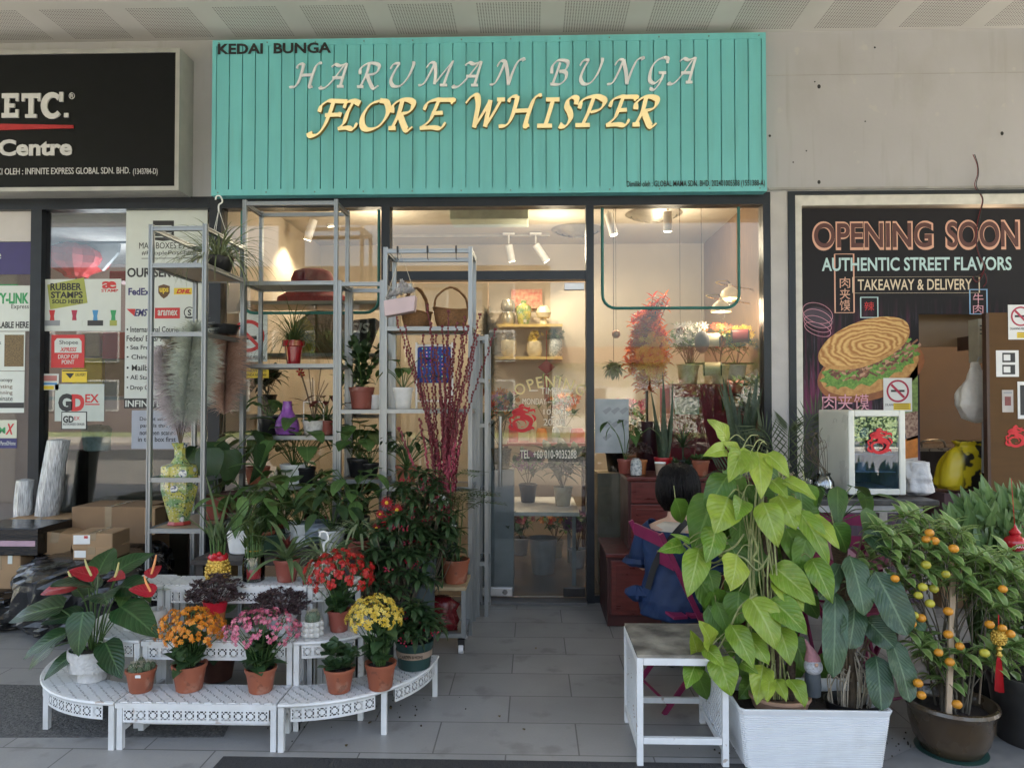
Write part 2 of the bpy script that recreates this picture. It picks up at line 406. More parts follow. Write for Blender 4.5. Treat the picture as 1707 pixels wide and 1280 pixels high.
# soffit with perforated acoustic panels
def soffit():
    m, nt, b = newmat('perforated_soffit')
    co = _n(nt, "ShaderNodeTexCoord").outputs['Object']; s = _n(nt, "ShaderNodeSeparateXYZ"); nt.links.new(co, s.inputs[0])
    x, y = s.outputs[0], s.outputs[1]
    px = mth(nt, 'FLOORED_MODULO', mth(nt, 'SUBTRACT', x, xat(800, FAC)), .617); py = mth(nt, 'FLOORED_MODULO', mth(nt, 'SUBTRACT', y, FAC - .46), .6)
    inx = mth(nt, 'LESS_THAN', px, .455); iny = mth(nt, 'LESS_THAN', py, .42)
    k = 1 / .019
    hx = mth(nt, 'SUBTRACT', mth(nt, 'FRACT', mth(nt, 'MULTIPLY', px, k)), .5); hy = mth(nt, 'SUBTRACT', mth(nt, 'FRACT', mth(nt, 'MULTIPLY', py, k)), .5)
    d = mth(nt, 'ADD', mth(nt, 'MULTIPLY', hx, hx), mth(nt, 'MULTIPLY', hy, hy)); hole = mth(nt, 'LESS_THAN', d, .075)
    f = mth(nt, 'MULTIPLY', mth(nt, 'MULTIPLY', inx, iny), hole)
    n = ramp(nt, noise(nt, 1.6, 4), .3, .7)
    nt.links.new(mix(nt, f, mix(nt, n, (.56, .55, .52), (.64, .63, .6)), (.15, .145, .13)), b.inputs['Base Color']); b.inputs['Roughness'].default_value = .85
    return m
ZC = 4.235
S('ceiling', soffit(), -8, .3, ZC, 8, FAC + .3, ZC + .2)
S('canopy_beam', P('beam_paint', (.5, .48, .45), .8), -8, .05, ZC - .12, 8, .299, 4.5)
for i, x in enumerate((-7.6, -3.5, 5.7, 7.6)):
    o = bx('arcade_column', P('column_paint', (.5, .48, .45), .8), None, x - .15, .31, .001, x + .15, .61, ZC - .002, bev=.02)
    tag(o, ['painted square column at the far left end of the street side', 'painted square column on the street side, left of the camera', 'painted square column on the street side, right of the camera', 'painted square column at the far right end of the street side'][i], 'column', 'columns along the street side')
# street side: low shop block, trees and hedge seen mirrored in the panes
wl = P('white_render', (.7, .68, .66), .85, 0, .08, 2)
t = E('street_building', (6, -30, -.4), 'low white building with brown tiled roof across the street', 'building')
bx('wall', wl, t, -4.9, -6, 0, 7, 0, 3.9)
m = MB(); m.prism([(-4.98, 3.9), (7.6, 3.9), (6.0, 4.8), (-4.4, 4.8)], -6.5, .6); m.build('roof', P('brown_roof_tiles', (.25, .13, .09), .8, 0, .3, 9, .6, 12), t, False)
for k in range(1, 4):
    f = bx('window', P('far_frame', (.5, .5, .5), .5), t, -7.5 + k * 3.6, -.02, 1, -5.4 + k * 3.6, .05, 2.6); bx('pane', P('far_pane', (.1, .12, .14), .1), f, -7.4 + k * 3.6, .05, 1.1, -5.5 + k * 3.6, .07, 2.5)
FOL = leafmat('street_tree_leaves', (.07, .15, .03), (.16, .26, .06), trans=.3)
t = E('sky_blocking_building', (-14.6, -30, -.4), 'unseen tall dull brick block added across the street to hide sky from the left panes', 'building')  # added out of view so the left panes mirror no bright sky
bx('wall', P('dull_brick', (.1, .075, .06), .85, 0, .2, 2), t, -17, -6, 0, 15.6, 0, 9.5)
for i in range(8):
    for j in range(3): f = bx('window', MAT['far_frame'], t, -15.5 + i * 3.8, -.02, 1.2 + j * 2.8, -13 + i * 3.8, .05, 3 + j * 2.8); bx('pane', MAT['far_pane'], f, -15.4 + i * 3.8, .05, 1.3 + j * 2.8, -13.1 + i * 3.8, .07, 2.9 + j * 2.8)
def tree(x, y, h, r, label, n=1500):
    t = E('street_tree', (x, y, -.4), label, 'tree', 'trees across the street'); q = random.Random(int(x * 7 + 50))
    m = MB(); m.tube([(0, 0, 0), (.08, 0, h * .35), (0, .1, h * .6)], [.14, .1, .06], 8)
    for k in range(6):
        a = k * 1.05; m.tube([(0, .05, h * .4), (math.cos(a) * r * .5, math.sin(a) * r * .5, h * .62), (math.cos(a) * r * .8, math.sin(a) * r * .8, h * .8)], [.06, .035, .015], 5)
    m.build('trunk', BARK, t); m = MB(); cl = [(q.uniform(-r, r) * .75, q.uniform(-r, r) * .75, h * q.uniform(.45, .95), q.uniform(.35, .6) * r) for _ in range(12)]
    for i in range(n):
        cx, cy, cz, cr = cl[i % 12]; a, b = q.uniform(0, 6.28), q.uniform(-1.5, 1.5); k = cr * q.uniform(.6, 1)
        m.leaf((cx + math.cos(a) * math.cos(b) * k, cy + math.sin(a) * math.cos(b) * k, cz + math.sin(b) * k), (math.cos(a), math.sin(a), q.uniform(-.6, .4)), .28, .16, n=2, fold=.1)
    m.build('crown', FOL, t)
tree(7.5, -19, 3.4, 1.7, 'round leafy tree across the street near the white building')
tree(10.3, -17.5, 3.9, 2, 'spreading leafy tree at the right across the street')
tree(14, -18, 5, 2.4, 'tallest leafy tree far right across the street')
tree(-7, -19, 4.2, 2.2, 'broad leafy tree far left across the street')
m = MB(); q = random.Random(3)
for i in range(5200): m.leaf((q.uniform(3.2, 15), q.uniform(-17.4, -16.5), q.uniform(-.15, 1.15)), (q.uniform(-1, 1), q.uniform(-.2, 1), q.uniform(-.2, 1)), .15, .1, n=2)
tag(m.build('hedge', FOL), 'clipped green hedge along the far pavement', 'hedge')

# ================================================================ SHOPFRONT SHELL
X = lambda px: xat(px, FAC)
ZH = zat(345, FAC); ZT = zat(325, FAC)
wallp = P('bulkhead_paint', (.455, .45, .475), .8, 0, .06, 1.5, .12, 25)
bx('bulkhead_wall', wallp, None, -6, FAC, ZT, 6, FAC + .2, ZC)
tag(bpy.data.objects['bulkhead_wall'], 'warm grey painted bulkhead wall above the shopfronts', 'wall')
o = bpy.data.objects['bulkhead_wall']
m = MB(); m.box(X(1283), FAC - .0015, zat(132, FAC), 6, FAC + .001, zat(131, FAC)); m.box(X(1283), FAC - .012, zat(321, FAC), 6, FAC + .001, zat(317, FAC)); m.build('board_joint', P('joint_filler', (.38, .37, .36), .9, 0, .2, 8), o, smooth=False)
# marks on the bare bulkhead at the right
m = MB()
for px, py, r in ((1365, 145, .013), (1358, 137, .006), (1365, 304, .012), (1670, 223, .012), (1458, 80, .008), (1442, 203, .006), (1322, 271, .006), (1344, 252, .006), (1653, 311, .005), (1283, 227, .01)):
    p = at(px, py, FAC); m.lathe([(0.0001, 0), (r, .001)], 8); 
    k = 16
    for i in range(len(m.v) - k, len(m.v)): vx, vy, vz = m.v[i]; m.v[i] = (p.x + vx, FAC - .002 - vz, p.z + vy * (1.3 if r > .01 else 1))
tag(m.build('drill_holes', INK, None), 'small dark drill holes left in the bare grey bulkhead', 'drill holes', kind='stuff')
pc = P('column_paint_light', (.5, .48, .47), .75, 0, .1, 6, .15, 20)
o = bx('shop_pillar', pc, None, X(1284) + .002, FAC - .03, 0, X(1313), FAC + .25, ZT); tag(o, 'pale narrow pillar between the flower shop and the food shop', 'pillar')
def glazed(name, label, vert, x0, x1, panes, transom=None):
    t = E(name, (0, FAC, 0), label, 'shopfront')
    m = MB(); zb = .06
    for a, b in vert: m.box(X(a), -.03, 0, X(b), .08, ZH)
    m.box(x0, -.031, ZH, x1, .081, ZT - .002)
    if transom: m.box(X(transom[0]), -.022, zat(467, FAC), X(transom[1]), .07, zat(452, FAC))
    m.build('frame', FRAME, t, smooth=False)
    for i, (a, b, za, zb) in enumerate(panes):
        bx('pane', GLASS, t, X(a), .02, za, X(b), .028, zb)
    return t
florist = glazed('glazed_shopfront', 'dark framed glazed front of the flower shop with tall side windows', [(349, 369), (636, 650), (977, 990), (1272, 1284)], X(349), X(1284),
    [(369, 636, .05, ZH), (650, 977, zat(452, FAC), ZH), (990, 1272, .05, ZH)], (650, 977))
for a, b in ((369, 636), (990, 1272)): bx('sill', FRAME, florist, X(a), -.02, 0, X(b), .07, .05)
# teal outlines stuck on the side windows
TEAL = P('teal_paint', (.175, .57, .6), .5, 0, .07, 1.2, stretch=(6, 6, .3))
stain(TEAL, (.12, .33, .32), 3, .5, .8, .35, (5, 1, .5)); stain(TEAL, (.3, .45, .42), 9, .62, .75, .25, (6, 1, .4)); stain(wallp, (.33, .31, .28), 2.2, .52, .75, .4, (1, 1, .6)); stain(wallp, (.52, .51, .49), 7, .68, .72, .5); stain(wallp, (.3, .285, .26), 5, .58, .75, .3, (3, 1, .22))
TEALD = P('teal_sticker', (.05, .2, .18), .5)
def uline(px0, px1, pb, o=None):
    r = .1; x0, x1 = X(px0), X(px1); z = zat(pb, FAC); pts = [(x0, .012, ZH - .01), (x0, .012, z + r)]
    pts += [(x0 + r - r * math.cos(a * .314), .012, z + r - r * math.sin(a * .314)) for a in range(1, 6)]
    pts += [(x1 - r + r * math.sin(a * .314), .012, z + r - r * math.cos(a * .314)) for a in range(0, 6)]; pts += [(x1, .012, ZH - .01)]
    m = MB(); m.tube(pts, .011, 4); m.build('teal_outline', TEALD, florist)
uline(1005, 1234, 514); uline(400, 630, 520)
# glass door with fittings
def door(px0, px1, label, hinge_right):
    t = E('glass_door', (X(px0), FAC, 0), label, 'door', 'glass doors of the flower shop'); w_ = X(px1) - X(px0); zt = zat(468, FAC)
    bx('glass', GLASS, t, .003, .02, .03, w_ - .003, .03, zt - .012)
    met = P('satin_steel', (.5, .5, .5), .35, .9)
    for nm, a, b, za, zb, mt in (('lock_patch', .01, .18, .035, .1, met), ('pivot_hinge', w_ - .17, w_ - .01, .035, .1, BLACKP), ('top_hinge', w_ - .16, w_ - .01, zt - .07, zt - .014, met)):
        if not hinge_right: a, b = w_ - b, w_ - a
        o = bx(nm, mt, t, a, .005, za, b, .045, zb, bev=.004)
        if nm == 'lock_patch':
            m = MB(); m.tube([((a + b) / 2 + .03, .003, .067), ((a + b) / 2 + .03, .005, .067)], .02, 12); m.build('keyhole', P('keyhole', (.2, .2, .2), .3, .9), o)
    hx = .09 if hinge_right else w_ - .09
    m = MB(); m.tube([(hx, -.03, .85), (hx, -.03, 1.37)], .012, 10); m.tube([(hx, -.03, .9), (hx, .02, .9)], .008, 8); m.tube([(hx, -.03, 1.3), (hx, .02, 1.3)], .008, 8)
    m.build('handle', met, t); return t
d1 = door(814, 977, 'right glass door leaf with white opening hours lettering', True)
d2 = door(650, 813, 'left glass door leaf behind the plant racks', False)
thr = bx('threshold', P('grey_stone', (.12, .12, .12), .5, 0, .2, 9), None, X(650), FAC - .1, 0, X(977), FAC + .1, .022, bev=.003); tag(thr, 'low grey stone threshold under the glass door', 'threshold')
LW = P('white_vinyl', (.75, .72, .62), .5, var=0)
def dt(s, a, b, c, d, **k):
    textpx(s, a, b, c, d, FAC + .017, k.pop('mat', LW), d1, **k)
GOLD = P('cream_vinyl', (.75, .63, .3), .5, var=0)
a0 = at(861, 652, FAC + .017) - d1.location; a1 = at(972, 630, FAC + .017) - d1.location
text('OPENING', a0.x, a1.x, a0.z + .03, a0.z + .115, .017, GOLD, d1, bold=.01, arc=.42, space=1.25)
dt('TIMES', 901, 646, 935, 657); dt('—', 882, 650, 897, 652); dt('—', 940, 650, 955, 652)
dt('MONDAY — SUNDAY', 871, 664, 962, 674); dt('10:00', 906, 682, 938, 691); dt('—', 918, 694, 926, 696); dt('20:00', 906, 698, 940, 709)
dt('TEL  +60 010-9035288', 867, 750, 961, 764, bold=.01)
# --- flower shop sign
SY = 5.25
xs0, xs1 = xat(349, SY), xat(1281, SY); zs0, zs1 = zat(322, SY), zat(60, SY)
t = E('flower_shop_sign', (xs0, SY, zs0), 'long teal ribbed sign board with gold and white lettering', 'sign')
W_, H_ = xs1 - xs0, zs1 - zs0
m = MB(); m.box(0, .024, 0, W_, FAC - SY - .002, H_)
e = .045; m.box(0, 0, 0, W_, .024, e); m.box(0, 0, H_ - e, W_, .024, H_); m.box(0, 0, e, .03, .024, H_ - e); m.box(W_ - .03, 0, e, W_, .024, H_ - e)
n = 41; pw = (W_ - .06) / n
for i in range(n):
    m.box(.03 + i * pw + .004, .004, e, .03 + (i + 1) * pw - .004, .024, H_ - e)
m.build('board', TEAL, t, smooth=False)
m = MB()
for i in range(12):
    for z_ in (.022, H_ - .022): m.tube([(.05 + i * (W_ - .1) / 11, 0, z_), (.05 + i * (W_ - .1) / 11, -.003, z_)], .006, 8)
m.build('screws', P('screw_steel', (.2, .3, .28), .4, .6), t)
textpx('KEDAI  BUNGA', 363, 71, 552, 91, SY - .001, INK, t, bold=.03)
textpx('Dimiliki oleh : GLOBAL MAMA SDN. BHD. 202401005538 (1551388-A)', 1045, 300, 1275, 312, SY - .001, INK, t, bold=.004)
GL = {  # broad-pen capitals: strokes in a unit box
 'H': [[(-.05, .8), (.0, .95), (.2, 1)], [(.2, 1), (.22, .7), (.2, .3), (.1, .05), (-.15, .0)], [(.2, .5), (.75, .52)], [(1.0, 1.02), (.85, .98), (.76, .8), (.72, .3), (.74, .02), (.86, .02)]],
 'A': [[(.1, .85), (.25, .95), (.5, .9), (.78, 1)], [(.72, 1), (.4, .4), (.1, .0), (-.12, -.06), (-.2, 0)], [(.78, 1), (.76, .5), (.74, .0)], [(.28, .38), (.76, .38)], [(.6, .0), (.9, .0)]],
 'R': [[(.0, .55), (-.02, .8), (.2, .98), (.55, 1), (.8, .88), (.74, .6), (.4, .5), (.25, .5)], [(.32, .98), (.3, .5), (.18, .05)], [(.02, .0), (.32, .0)], [(.35, .5), (.55, .2), (.8, -.08), (1.0, .04)]],
 'U': [[(-.05, .75), (.05, .95), (.3, .98)], [(.28, .98), (.15, .6), (.12, .25), (.3, .02), (.6, .06), (.8, .4), (.88, .85), (.86, 1.04)]],
 'M': [[(.0, .75), (.1, .95), (.28, .95)], [(.27, .95), (.2, .5), (.08, .08), (-.1, .0)], [(.27, .95), (.42, .5), (.5, .05)], [(.5, .05), (.7, .5), (.95, 1.03)], [(.93, 1), (.88, .5), (.86, .0)], [(.72, 0), (1, 0)]],
 'N': [[(.0, .75), (.1, .95), (.3, .95)], [(.28, .95), (.22, .5), (.1, .08), (-.1, .0)], [(.28, .95), (.5, .5), (.68, .0)], [(.68, .0), (.72, .5), (.82, .92), (1.0, 1.02), (1.06, .96)]],
 'B': [[(.0, .45), (-.04, .75), (.15, .98), (.5, 1), (.78, .9), (.72, .62), (.4, .54)], [(.35, .9), (.28, .5), (.18, .04)], [(.4, .54), (.78, .48), (.82, .2), (.55, .0), (.05, .0)]],
 'G': [[(.92, .8), (.88, .98), (.6, 1), (.25, .85), (.08, .5), (.15, .12), (.45, .02), (.72, .2)], [(.55, .42), (.95, .42)], [(.82, .42), (.74, .1), (.5, -.22), (.2, -.2)]],
 'F': [[(.02, .62), (.06, .85), (.28, 1), (.6, 1), (1.1, .98)], [(.52, 1), (.48, .6), (.38, .15), (.2, -.15), (-.08, -.22), (-.2, -.1)], [(.3, .5), (.92, .52)], [(.92, .6), (.9, .44)]],
 'L': [[(.15, .75), (.25, .95), (.6, 1), (.95, .9)], [(.6, 1), (.4, .6), (.3, .2), (.05, .0)], [(.05, .0), (.5, .03), (.85, .0), (1, .2)]],
 'O': [[(.55, 1), (.2, .85), (.02, .45), (.15, .08), (.45, 0), (.8, .15), (.98, .55), (.85, .92), (.55, 1)]],
 'E': [[(.0, .65), (.08, .9), (.35, 1), (.6, 1), (1.05, .98), (1.02, .85)], [(.5, 1), (.42, .6), (.32, .25), (.02, .0)], [(.35, .52), (.78, .54)], [(.02, .0), (.5, .02), (.85, .0), (.98, .2)]],
 'W': [[(-.3, .85), (-.15, 1.08), (.05, 1.1), (.18, .8), (.22, .4), (.25, .0)], [(.25, .0), (.45, .5), (.6, .95)], [(.6, .95), (.63, .5), (.66, .02)], [(.66, .02), (.85, .5), (1.0, .96)], [(.85, .96), (1.15, .96)]],
 'I': [[(.2, .97), (.95, .97)], [(.6, .97), (.52, .5), (.42, .03)], [(-.02, .02), (.8, .02)]],
 'S': [[(1.0, .75), (1, .95), (.7, 1), (.4, .92), (.35, .7), (.6, .5), (.72, .28), (.5, .04), (.2, .0), (-.05, .05)]],
 'P': [[(.0, .6), (.05, .88), (.35, 1), (.7, 1), (.98, .85), (.88, .58), (.5, .46)], [(.5, .98), (.42, .5), (.3, .04)], [(.0, .02), (.6, .02)]],
}
def pen(word, boxes, y, mat, parent, w_, depth, nib=R(38), name='letter', side=None):
    for ch, (px0, px1, py0, py1) in zip(word, boxes):
        lo = at(px0, py1, y); hi = at(px1, py0, y); o = lo - parent.location; W, H = hi.x - lo.x, hi.z - lo.z; m = MB()
        for k, st in enumerate(GL[ch]):
            pts = cm([(o.x + (x + (.28 * (z - .5))) * W, 0, o.z + z * H) for x, z in st], 7); ny = Vector((math.cos(nib), 0, math.sin(nib))) * w_ / 2
            L = []; Rr = []
            for i, p in enumerate(pts):
                d = (pts[min(i + 1, len(pts) - 1)] - pts[max(i - 1, 0)]).normalized(); nn = Vector((-d.z, 0, d.x))
                k2 = nn.dot(ny); k2 = math.copysign(max(abs(k2), w_ * .13), k2 if k2 else 1); L.append(p + nn * k2); Rr.append(p - nn * k2)
            if any((L[i] - p).dot(L[i + 1] - pts[i + 1]) < 0 for i, p in enumerate(pts[:-1])):    # keep the sides on one side
                for i in range(1, len(pts)):
                    if (L[i] - pts[i]).dot(L[i - 1] - pts[i - 1]) < 0: L[i], Rr[i] = Rr[i], L[i]
            yy = y - parent.location.y - depth - k * .0006; n = len(pts); vs = []
            for i in range(n): vs += [(L[i].x, yy, L[i].z), (Rr[i].x, yy, Rr[i].z), (L[i].x, yy + depth, L[i].z), (Rr[i].x, yy + depth, Rr[i].z)]
            fs = []
            for i in range(n - 1):
                a, b = 4 * i, 4 * i + 4; fs += [(a, a + 1, b + 1, b), (a, b, b + 2, a + 2), (a + 1, a + 3, b + 3, b + 1)]
            fs += [(0, 2, 3, 1), (4 * n - 4, 4 * n - 3, 4 * n - 1, 4 * n - 2)]
            o_ = len(m.mi); m.add(vs, fs)
            for j in range(len(fs)): m.mi[o_ + j] = 0 if j % 3 == 0 and j < 3 * (n - 1) else 1
        m.build(name, [mat, side or mat], parent, smooth=False)
WL = P('white_sign_letter', (.92, .92, .98), .4, 0, .1, 5)
pen('HARUMANBUNGA', [(494, 532, 107, 147), (546, 582, 107, 146), (600, 636, 107, 146), (650, 690, 106, 146), (708, 752, 104, 144), (768, 806, 104, 144), (826, 866, 101, 143), (920, 950, 102, 142), (966, 1004, 100, 142), (1022, 1064, 99, 142), (1082, 1112, 98, 141), (1126, 1162, 97, 139)], SY - .002, WL, t, .03, .014)
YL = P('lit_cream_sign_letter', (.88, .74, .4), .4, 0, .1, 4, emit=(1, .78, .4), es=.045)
pen('FLOREWHISPER', [(532, 572, 172, 219), (568, 600, 172, 218), (606, 648, 171, 219), (654, 694, 170, 217), (706, 748, 170, 217), (786, 830, 168, 216), (846, 896, 163, 214), (900, 930, 168, 214), (936, 958, 166, 214), (964, 1004, 165, 213), (1014, 1052, 165, 212), (1058, 1098, 165, 211)], SY - .002, YL, t, .05, .035, side=P('shaded_letter_side', (.3, .19, .05), .5))  # letter sides coloured darker than the faces to stand for their shade
# --- neighbour's sign box
MY = 5.15
x1 = xat(294, MY); z0, z1 = zat(312, MY), zat(72, MY)
t = E('parcel_shop_sign', (x1, MY, z0), 'black light box sign with white lettering and grey metal edge', 'sign')
GM = P('grey_sheet_metal', (.42, .42, .4), .4, .3, .12, 8)
m = MB(); H_ = z1 - z0; m.box(-3, 0, 0, 0, FAC - MY - .002, .03); m.box(-3, 0, H_ - .03, 0, FAC - MY - .002, H_); m.box(-.03, 0, .03, 0, FAC - MY - .002, H_ - .03); m.box(-3, .03, .03, -.03, FAC - MY - .01, H_ - .03)
m.build('casing', GM, t, smooth=False)
bx('face', P('black_acrylic', (.006, .007, .008), .4, spec=.2), t, -2.98, .008, .031, -.031, .029, H_ - .031)
SW = P('grey_white_letter', (.6, .6, .6), .5, var=0)
def slab(ch, px0, px1, py0, py1, y):     # slab capitals out of bars
    lo = at(px0, py1, y) - t.location; hi = at(px1, py0, y) - t.location; W, H = hi.x - lo.x, hi.z - lo.z; m = MB(); s = .24 * H
    B2 = lambda a, b, c, d: m.box(lo.x + a, -.004, lo.z + b, lo.x + c, .007, lo.z + d)
    if ch == 'E': B2(0, 0, W * .95, s * .8); B2(0, H - s * .8, W * .95, H); B2(W * .15, s * .8, W * .42, H - s * .8); B2(W * .42, H * .42, W * .72, H * .58); B2(W * .78, s * .8, W * .95, H * .34); B2(W * .78, H * .68, W * .95, H - s * .8)
    if ch == 'T': B2(0, H - s * .8, W, H); B2(W * .37, s * .6, W * .63, H - s * .8); B2(W * .2, 0, W * .8, s * .6); B2(0, H * .68, W * .15, H - s * .8); B2(W * .85, H * .68, W, H - s * .8)
    if ch == '.': B2(0, 0, W, H)
    if ch == 'C':
        a = [math.radians(40 + i * 14) for i in range(21)]; o = [(lo.x + W * .5 + math.cos(k) * W * .5, lo.z + H * .5 + math.sin(k) * H * .5) for k in a]; q = [(lo.x + W * .54 + math.cos(k) * W * .26, lo.z + H * .5 + math.sin(k) * H * .3) for k in a]
        for i in range(20): m.prism([o[i], o[i + 1], q[i + 1], q[i]], -.004, .007)
        B2(W * .82, H * .64, W * .99, H)
    m.build('letter', SW, t, smooth=False)
slab('E', 3, 33, 156, 197, MY); slab('T', 36, 68, 156, 197, MY); slab('C', 68, 106, 154, 199, MY); slab('.', 107, 114, 189, 196, MY)
textpx('®', 115, 155, 125, 166, MY + .007, SW, t, depth=.004)
p0, p1, p2, p3 = [at(*p, MY) - t.location for p in ((-260, 211), (122, 209), (122, 214), (-260, 217))]
m = MB(); m.prism([(p0.x, p0.z + .04), (p1.x, p1.z), (p2.x, p2.z), (p3.x, p3.z - .03)], -.001, .007); m.build('stripe', P('sign_red', (.42, .02, .025), .5), t, smooth=False)
textpx('Centre', -2, 232, 121, 260, MY + .007, SW, t, bold=.035, depth=.006)
textpx('DIMILIKI OLEH : INFINITE EXPRESS GLOBAL SDN. BHD.', -32, 279, 217, 292, MY + .007, SW, t, depth=.004)
textpx('(1343784-D)', 222, 281, 263, 291, MY + .007, SW, t, depth=.004)
textpx('BUSINESS', -190, 156, -10, 197, MY + .007, SW, t, depth=.006, bold=.04)
# parcel shop front
pf = glazed('glazed_shopfront', 'dark framed glazed front of the parcel shop covered in posters', [(52, 70)], -5.2, X(348.8), [(-300, 52, .05, ZH), (70, 349, .05, ZH)])
# --- right neighbour: food shop frame with hoarding poster
t = E('food_shop_frame', (X(1313), FAC, 0), 'dark and cream frame round the opening soon hoarding', 'shopfront')
m = MB(); w2 = X(1325) - X(1313); m.box(.001, -.04, 0, w2, .08, ZT - .001); m.box(w2, -.04, zat(331, FAC), 2.6, .08, ZT - .001); m.build('frame', FRAME, t, smooth=False)
m = MB(); m.box(w2, -.03, .02, w2 + .05, .07, zat(331, FAC) - .001); m.box(w2 + .05, -.03, zat(348, FAC), 2.6, .07, zat(331, FAC) - .001); m.build('inner_frame', P('cream_frame', (.66, .64, .58), .5), t, smooth=False)

# ================================================================ ROOMS BEHIND THE GLASS
def room(name, label, x0, x1, y1, zc, wall, floor, ceil):
    t = E(name, (0, FAC + .1, 0), label, 'shop room'); d = y1 - FAC - .1
    bx('back_wall', wall, t, x0, d, 0, x1, d + .1, zc); bx('side_wall', wall, t, x0 - .1, 0, 0, x0, d, zc); bx('side_wall', wall, t, x1, 0, 0, x1 + .1, d, zc)
    bx('ceiling', ceil, t, x0, 0, zc, x1, d, zc + .1); bx('floor', floor, t, x0, 0, .001, x1, d, .012); return t
warm = P('warm_cream_wall', (.56, .48, .38), .8, 0, .08, 2); wc = P('cream_ceiling', (.6, .54, .46), .8, 0, .05, 2)
XL, XR = X(368), 1.9
room('flower_shop_room', 'warmly lit cream room of the flower shop', XL, XR, 7.9, 3.2, warm, P('shop_floor', (.13, .105, .09), .35, 0, .08, 3), wc)
o = bx('wood_slat_wall', P('wood_slat', (.25, .16, .1), .6, 0, .35, 10, stretch=(1, 18, .6)), None, XR - .03, FAC + .12, .013, XR - .001, 7.89, 3.199); tag(o, 'brown wood panelled wall at the right inside the flower shop', 'wall panel')
room('parcel_shop_room', 'pale pink room of the parcel shop', -6, XL - .25, 7.6, 2.95, P('pink_white_wall', (.5, .38, .36), .8, 0, .08, 2), P('grey_shop_floor', (.1, .1, .1), .5), P('white_ceiling', (.6, .58, .56), .8))
room('food_shop_room', 'brown boarded kitchen room of the food shop', 2.12, 6, 7.2, 3.0, P('brown_board_wall', (.2, .105, .042), .6, 0, .15, 2), P('dark_shop_floor', (.06, .05, .045), .5), P('brown_ceiling', (.2, .13, .08), .8))
def lamp(kind, loc, energy, c, size=.1, spot=None, aim=None, parent=None):
    l = bpy.data.lights.new(kind, 'SPOT' if spot else 'POINT'); l.energy = energy; l.color = c; l.shadow_soft_size = size
    if spot: l.spot_size = R(spot); l.spot_blend = .6
    o = bpy.data.objects.new(kind, l); col.objects.link(o); o.location = loc
    if aim: o.rotation_euler = (Vector(loc) - Vector(aim)).to_track_quat('Z', 'Y').to_euler()
    return o
WARM = (1, .8, .58)
def spotlight(px, py, Y, dirv, label, L=.17):
    p = at(px, py, Y); t = E('track_spotlight', p, label, 'spotlight', 'track spotlights in the flower shop'); d = Vector(dirv).normalized()
    m = MB(); m.tube([(0, 0, 0), d * L], .038, 14); m.build('lamp_head', P('white_lamp_housing', (.75, .73, .7), .4), t, sharp=30)
    m = MB(); m.tube([d * (L + .001), d * (L + .004)], .032, 14); m.build('lens', emis('lamp_lens', (1, .85, .6), 3), t)
    m = MB(); m.tube([(0, 0, .01), (0, 0, max(.06, 3.19 - p.z))], .008, 6); m.box(-.06, -.015, max(.05, 3.17 - p.z), .06, .015, max(.06, 3.19 - p.z)); m.build('stem', P('white_lamp_housing', (.7, .7, .7), .4), t)
    lamp('spot_beam', p + d * (L + .03), 5.5, WARM, .04, 120, p + d)
spotlight(523, 366, 6.7, (-.35, .1, -1), 'white track spotlight glowing behind the tall rack, left one', .2)
spotlight(548, 348, 6.9, (.1, .2, -1), 'white track spotlight glowing right of its left twin')
spotlight(848, 408, 7.3, (.2, .25, -1), 'white track spotlight above the door, pointing straight down')
spotlight(893, 408, 7.3, (.7, .25, -1), 'white track spotlight above the door, tilted right', .2)
spotlight(1014, 357, 6.5, (.25, -.1, -1), 'lit white spotlight at the left top of the right window', .2)
spotlight(1113, 353, 6.3, (.02, .1, -1), 'white spotlight over the round ceiling vent')
for p in ((-1.4, 6.4, 2.9), (.2, 6.6, 2.9), (1.2, 6.5, 2.9)): lamp('room_lamp', p, 3.6, WARM, .15)
m = MB(); a, b_ = at(640, 394, 7.4), at(916, 394, 7.4); m.box(a.x, 7.38, 3.17, b_.x, 7.42, 3.199); tag(m.build('lamp_track', P('track_grey', (.4, .36, .3), .5), smooth=False), 'thin lamp track on the shop ceiling above the door', 'lamp track')
def vent(px, py, r, label):
    d = ray(px, py); k = (3.19 - CZ) / d.z; t = E('ceiling_vent', (d.x * k, d.y * k, 3.2), label, 'ceiling vent', 'round ceiling vents in the flower shop')
    m = MB()
    for q, zz in ((1, 0), (.78, -.02), (.56, -.04), (.34, -.05)): m.lathe([(r * q, -.004 + zz), (r * q - .05, -.03 + zz), (r * q - .052, -.001)], 28)
    m.build('rings', P('vent_metal', (.33, .3, .26), .4, .4), t)
vent(1090, 358, .26, 'round ringed ceiling vent in the right window'); vent(962, 384, .26, 'round ringed ceiling vent near the door mullion')
d = ray(815, 353); k = (3.17 - CZ) / d.z
o = bx('ceiling_cassette_unit', P('pale_green_panel', (.5, .56, .47), .5), None, d.x * k - .35, d.y * k - .02, 3.1, d.x * k + .35, d.y * k + .3, 3.199, bev=.006); tag(o, 'pale rectangular unit on the ceiling above the glass door', 'ceiling unit')  # cassette unit on the ceiling, holds no lamp
